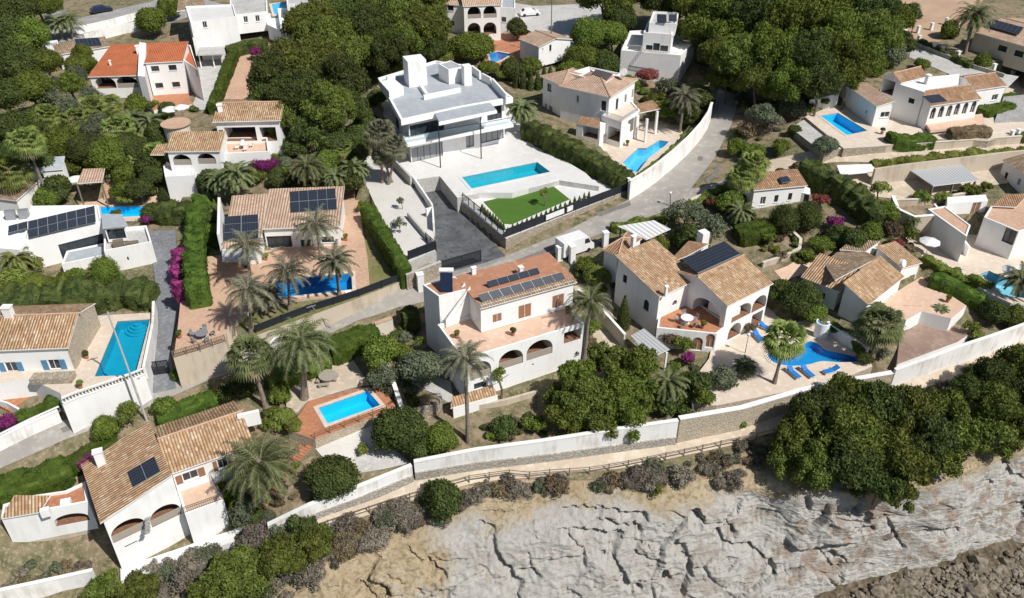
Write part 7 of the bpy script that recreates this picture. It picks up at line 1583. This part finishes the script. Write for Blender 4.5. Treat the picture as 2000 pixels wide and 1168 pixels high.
# ================================================================ vehicles
def car(label, px, py, dx, dy, paint, kind='car', L=4.3, name='parked_car', wdt=1.78):
    b = G(px, py); d = G(px+dx, py+dy) - b; rz = math.atan2(d.y, d.x); e = thing(name, label, 'car' if kind == 'car' else 'van', b, None, rz)
    pf = {'car': [(-.5,.30),(-.5,.75),(-.46,.95),(-.40,1.0),(-.28,1.42),(.10,1.45),(.26,1.02),(.46,.86),(.5,.62),(.5,.30)], 'van': [(-.5,.35),(-.5,2.45),(.26,2.45),(.30,2.35),(.40,1.45),(.49,1.15),(.5,.35)]}[kind]
    m = MB(); w = wdt/2
    def X(p, y, k=1): return Vector((p[0]*L, y*(1 - (.14 if p[1] > 1.1 and kind == 'car' else 0)), p[1]))
    for i in range(len(pf)):
        a, c = pf[i], pf[(i+1) % len(pf)]; m.face([X(a, -w), X(c, -w), X(c, w), X(a, w)])
    for s in (-1, 1):
        q = [X(p, s*w) for p in pf]; f = [Vector((p[0]*L, p[1], 0)) for p in pf]; tr = tessellate_polygon([f]); m.tris(q, [t if True else t for t in tr])
    o = m.build('body', paint, None); o.parent = e
    def part(n_, mb, mt): q = mb.build(n_, mt, None); q.parent = e
    g = MB()
    if kind == 'car':
        g.face([(.115*L, -w*.78, 1.44), (.255*L, -w*.86, 1.06), (.255*L, w*.86, 1.06), (.115*L, w*.78, 1.44)]); part('windscreen', moved(g, (.03, 0, .02)), M_glass)
        g = MB(); g.face([(-.29*L, -w*.78, 1.40), (-.39*L, -w*.84, 1.04), (-.39*L, w*.84, 1.04), (-.29*L, w*.78, 1.40)]); part('rear_window', moved(g, (-.03, 0, .02)), M_glass)
        for s in (-1, 1): g = MB(); g.face([(-.35*L, s*(w*.95), 1.06), (.21*L, s*(w*.95), 1.06), (.09*L, s*(w*.885), 1.36), (-.26*L, s*(w*.885), 1.36)]); part('side_window', g, M_glass)
    else:
        g.face([(.305*L, -w*.9, 2.28), (.398*L, -w*.92, 1.5), (.398*L, w*.92, 1.5), (.305*L, w*.9, 2.28)]); part('windscreen', moved(g, (.03, 0, .02)), M_glass)
        for s in (-1, 1): g = MB(); g.face([(.18*L, s*(w+.01), 1.45), (.37*L, s*(w+.01), 1.45), (.30*L, s*(w+.01), 2.15), (.18*L, s*(w+.01), 2.15)]); part('side_window', g, M_glass)
        g = MB(); g.box((-.1*L, 0, 2.45), L*.62, wdt*.9, .03); part('roof_panel', g, paint)
    for x in (-.32*L, .32*L):
        for s in (-1, 1): g = MB(); g.tube((x, s*(w-.12), .32), (x, s*(w+.03), .32), .32, n=14); part('wheel', g, M_tyre)
    for s in (-1, 1): g = MB(); g.box((L*.5, s*w*.7, .62), .05, .3, .16); part('headlight', g, M_glass)
    return e
def moved(mb, d): mb.v = [(a+d[0], b+d[1], c+d[2]) for a, b, c in mb.v]; return mb
car('dark blue car parked on the grey road at the top left', 199, 24, 40, -8, M_car)
car('white car parked beside the big feather palms on the lower road', 530, 672, 40, -12, M_wpaint)
car('white car parked behind the small hipped house at the top', 1035, 30, 40, -4, M_wpaint)
car('small white van parked by the white gate pillars on the road', 1122, 492, 30, -12, M_wpaint, 'van', 4.9, 'delivery_van', 2.0)
car('white car half hidden under the trees at the top left palms', 112, 34, 40, -14, M_steel)
# ================================================================ garden furniture
def lounger(label, px, py, rz, z=-3.2):
    b = P(px, py, z); e = thing('sun_lounger', label, 'sun lounger', b, 'blue sun loungers around the curved pool', rz)
    m = MB(); m.obox((-.95, -.33, .28), (1.9, 0, 0), (0, .66, 0), (0, 0, .05)); o = m.build('frame', M_wpaint, None); o.parent = e
    m = MB(); m.obox((-.95, -.31, .335), (1.25, 0, 0), (0, .62, 0), (0, 0, .09)); o = m.build('seat_cushion', M_bluef, None); o.parent = e
    m = MB(); m.obox((.31, -.31, .335), (.62, 0, .36), (0, .62, 0), (-.04, 0, .09)); o = m.build('backrest', M_bluef, None); o.parent = e
    for x in (-.85, .85):
        for y in (-.28, .28): m = MB(); m.box((x, y, 0), .06, .06, .28); o = m.build('leg', M_wpaint, None); o.parent = e
lounger('blue sun lounger, left of the pair below the curved pool', 1549, 733, 2.0); lounger('blue sun lounger, right of the pair below the curved pool', 1576, 731, 2.0); lounger('blue sun lounger standing alone by the low railing', 1622, 728, .35)
lounger('blue sun lounger beside the arched villa corner, nearer one', 1480, 662, 1.9); lounger('blue sun lounger beside the arched villa corner, farther one', 1496, 644, 2.4)
def parasol(label, px, py, h, r, mat=None):
    z = h; v = G(px, py, h); e = thing('parasol', label, 'parasol', v - Vector((0, 0, h))); m = MB(); m.lathe(v, [(r, -.42), (r*.5, -.16), (.02, 0)], 8); m.lathe(v, [(r, -.42), (r, -.54)], 8); m.build('canopy', mat or M_wpaint, e)
    m = MB(); m.tube(v - Vector((0, 0, h)), v, .03); m.lathe(v - Vector((0, 0, h)), [(.3, 0), (.3, .08), (.03, .1)], 10); m.build('pole', M_steel, e)
parasol('large white parasol on the sandy patio beside the buttress wall', 1818, 466, 2.4, 1.35); parasol('white parasol at the right edge beside the pale pool', 1985, 522, 2.4, 1.5)
parasol('white parasol between the palms and the round tower roof', 331, 208, 6.0, 1.3); parasol('second white parasol touching the first above the round tower', 352, 204, 6.2, 1.2); parasol('white parasol left of the tile-roofed open shelter', 145, 344, 2.6, 1.2)
def table(label, px, py, z, r, h=.74, mat=None, chairs=0, cm=None, cl=''):
    b = P(px, py, z); e = thing('garden_table', label, 'table', b); m = MB(); m.lathe(b, [(.001, h), (r, h), (r, h-.05), (.001, h-.06)][::-1], 20); m.build('table_top', mat or M_wpaint, e)
    m = MB(); m.tube(b, b + Vector((0, 0, h-.05)), .07, n=8); m.lathe(b, [(.35, 0), (.3, .06), (.07, .08)], 10); m.build('pedestal', mat or M_wpaint, e)
    for k_ in range(chairs):
        a = k_*6.283/chairs + .4; q = b + Vector((math.cos(a), math.sin(a), 0))*(r+.45); c = thing('garden_chair', cl, 'chair', q, 'chairs around the ' + label[:40], a)
        m = MB(); m.box((0, 0, .42), .48, .48, .06); o = m.build('seat', cm or M_wpaint, None); o.parent = c
        m = MB(); m.box((.22, 0, .45), .05, .48, .45); o = m.build('backrest', cm or M_wpaint, None); o.parent = c
        for x in (-.2, .2):
            for y in (-.2, .2): m = MB(); m.box((x, y, 0), .045, .045, .42); o = m.build('leg', cm or M_wpaint, None); o.parent = c
table('round white table on the terracotta terrace of the arched villa', 1341, 630, -.7, .75, chairs=5, cm=M_steel, cl='pale garden chair around the round table on the arched villa terrace')
table('round table with chairs on the tiled terrace above the garage', 396, 660, .9, .7, mat=M_steel, chairs=5, cm=M_steel, cl='grey garden chair around the table on the tiled terrace')
table('table on the balcony of the brown roofed villa above the palms', 478, 290, 5.3, .6, chairs=4, cl='white garden chair on the balcony of the brown roofed villa')
b = P(641, 742, -3.6); e = thing('stone_table', 'round grey stone table on the patio beside the feather palm', 'table', b); m = MB(); m.lathe(b, [(.55, 0), (.5, .6), (1.0, .62), (1.0, .74), (.001, .76)], 20); m.build('table_top', M_stonep, e)
for lb, px, py, rz in [('curved stone bench in front of the round stone table', 633, 756, .2), ('stone bench at the left of the round stone table', 624, 745, 1.4), ('stone bench at the right of the round stone table', 656, 741, 1.5)]:
    b = P(px, py, -3.6); e = thing('stone_bench', lb, 'bench', b, None, rz); m = MB(); m.box((0, 0, .34), 1.2, .4, .1); o = m.build('seat', M_stonep, None); o.parent = e
    for x in (-.4, .4): m = MB(); m.box((x, 0, 0), .2, .34, .34); o = m.build('leg', M_stonep, None); o.parent = e
b = P(1602, 655, -3.2); e = thing('outdoor_shower', 'curved white and blue outdoor shower wall beside the curved pool', 'shower', b)
for nm, r, mt in (('outer_wall', .75, M_white), ('tiled_lining', .60, PT_navy)):
    m = MB(); pr = [b + Vector((math.cos(t)*r, math.sin(t)*r, 0)) for t in [2.2 + .25*i for i in range(15)]]; prof_strip(m, pr, [2.0 if nm[0] == 'o' else 1.98]*15, .14); m.build(nm, mt, e)
# stairs with many steps
def stairs(label, a, b, w, n, mat, za=None):
    A = basep(a); B = basep(b); e = thing('garden_stairs', label, 'stairs', A); m = MB(); d = (B-A)/n; u = Vector((d.x, d.y, 0)).normalized(); s = Vector((-u.y, u.x, 0))
    for i in range(n): p = A + d*i; q = Vector((p.x, p.y, min(A.z, B.z)-.6)); m.obox(q - s*w/2, u*(Vector((d.x, d.y)).length), s*w, Vector((0, 0, p.z + max(d.z, 0) + .12 - q.z)))
    m.build('steps', mat, e)
stairs('terracotta garden stairs going down left from the small pool deck', (606,860), (552,928), 1.3, 14, M_terra); stairs('lower terracotta stairs beside the big feather palm', (545,945), (512,985), 1.3, 9, M_terra)
stairs('white steps with terracotta treads beside the peach terrace', (1782,598,-1.2), (1776,612,-2.4), 2.2, 5, M_peach); stairs('terracotta steps at the left edge under the blue-shuttered house', (0,770), (40,790), 2.6, 5, M_terra)
stairs('brick steps climbing from the small pool to the open shelter', (215,390,-.3), (212,352,1.6), 1.6, 8, M_terra2)
b = P(392, 716, -1.6); e = thing('garage_door', 'white garage door under the tiled terrace railing', 'door', b); a0, a1 = P(358, 708, -.9), P(420, 690, -.9); a0.z = a1.z = -1.9; u = (a1-a0); n = Vector((u.y, -u.x, 0)).normalized()
m = MB(); m.obox(a0 + n*.35, u, -n*.1, Vector((0, 0, 2.0))); m.build('door_panel', M_wpaint, e)
b = G(1120, 820); e = thing('garden_shed', 'small dark grey plastic store beside the path wall', 'shed', b); m = MB(); m.box(tuple(b), 1.2, .9, 1.3, .3); m.build('body', M_grey, e)
# ================================================================ rubble at the foot of the cliff
def rock_blob(seed, r):
    g = random.Random(seed); o = Vector((g.random()*50, g.random()*50, 0)); out = []
    T = ico(); return [[(Vector(v)*(1+.55*noise.noise(Vector(v)*1.3+o)))*r for v in f] for f in T]
rr = random.Random(3); proto = []
for i in range(4):
    m = MB(); [m.face(f) for f in rock_blob(i, 1)]; proto.append(m)
M_rock = mat_mottle('beach_rock', (.16, .13, .095), (.29, .255, .205), .9, (.085, .07, .045), 1.6, .95, .6, 6, .06)
BP = [(1570,1215),(1640,1170),(1720,1134),(1820,1110),(1930,1094),(2030,1055),(2060,1230),(1600,1230)]
m = MB(); cnt = 0
while cnt < 1700:
    x, y = rr.uniform(1560, 2060), rr.uniform(1035, 1230)
    if not inpoly(x, y, BP): continue
    cnt += 1; v = P(x, y, -19.5); s = rr.uniform(.10, .32) if rr.random() < .88 else rr.uniform(.3, .6); p = proto[rr.randrange(4)]; a = rr.random()*6.28; co, si = math.cos(a), math.sin(a); i0 = len(m.v)
    m.v += [(v.x + (q[0]*co-q[1]*si)*s, v.y + (q[0]*si+q[1]*co)*s, v.z + q[2]*s*.7) for q in p.v]; m.f += [tuple(k+i0 for k in f) for f in p.f]; m.m += [0]*len(p.f)
o = m.build('beach_stones', M_rock); tag(o, 'grey and brown stones heaped on the beach below the cliff', 'stones', None, 'stuff')
for i, (px, py, s, w) in enumerate([(1912,1098,1.0,'pale squarish'), (1915,1112,.8,'smaller pale'), (1905,1152,1.3,'large flat'), (1715,1158,.9,'grey rounded'), (1965,1100,.8,'brown'), (1760,1140,.7,'dark grey'), (1780,1122,.7,'pale low')]):
    b = P(px, py, -19.5); e = thing('boulder', f'{w} boulder among the beach stones at the lower right', 'boulder', b); m = MB(); q = proto[i % 4]; m.v = [(b.x+v[0]*s, b.y+v[1]*s, b.z+v[2]*s*.75) for v in q.v]; m.f = list(q.f); m.m = list(q.m); m.build('rock', M_rock, e)

# ================================================================ pots and small clutter
potm = MB(); potm.lathe((0, 0, 0), [(.001, .0), (.17, .0), (.25, .38), (.22, .40), (.001, .36)], 12)
M_pot = mat_flat('clay_pot', (.42, .17, .09), .8)
POT = [('clay pot plant at the left corner of the central villa terrace', 893, 660, 1.15), ('clay pot plant beside the middle shutter of the central villa', 1002, 655, 1.15), ('clay pot plant near the right shutter of the central villa', 1108, 612, 1.15), ('clay pot plant on the far edge of the tiled terrace', 352, 660, .9), ('clay pot plant by the tall hedge on the tiled terrace', 392, 600, .9),
 ('clay pot plant at the ribbed roof porch', 520, 508, .5), ('clay pot plant on the terracotta strip', 676, 470, .5), ('clay pot plant on the shuttered house pool edge', 170, 700, 0), ('clay pot plant by the turquoise pool balustrade', 158, 758, 0), ('clay pot plant on the peach terrace', 1850, 590, -1.2), ('clay pot plant on the sandy patio near the parasol', 1800, 478, -.6), ('clay pot plant by the arched terrace railing', 1372, 640, -.7), ('clay pot plant under the hip-roofed house porch', 1225, 285, 1.2), ('clay pot plant on the upper bright pool terrace', 1722, 262, 5.6)]
for i, (lb, px, py, z) in enumerate(POT):
    b = P(px, py, z); e = thing('potted_plant', lb, 'potted plant', b, None); o = potm.build('pot', M_pot) if i == 0 else bpy.data.objects.new('pot', POTME); POTME = o.data
    if i: COL.objects.link(o)
    o.parent = e; me_, s_c = crown('round', .45, i % 3); f = bpy.data.objects.new('foliage', me_); COL.objects.link(f); f.parent = e; f.location = (0, 0, .75); f.scale = (s_c*.9,)*3
    if not me_.materials: me_.materials.append(L_green)
    f.material_slots[0].link = 'OBJECT'; f.material_slots[0].material = (L_green, L_dark, L_lime)[i % 3]
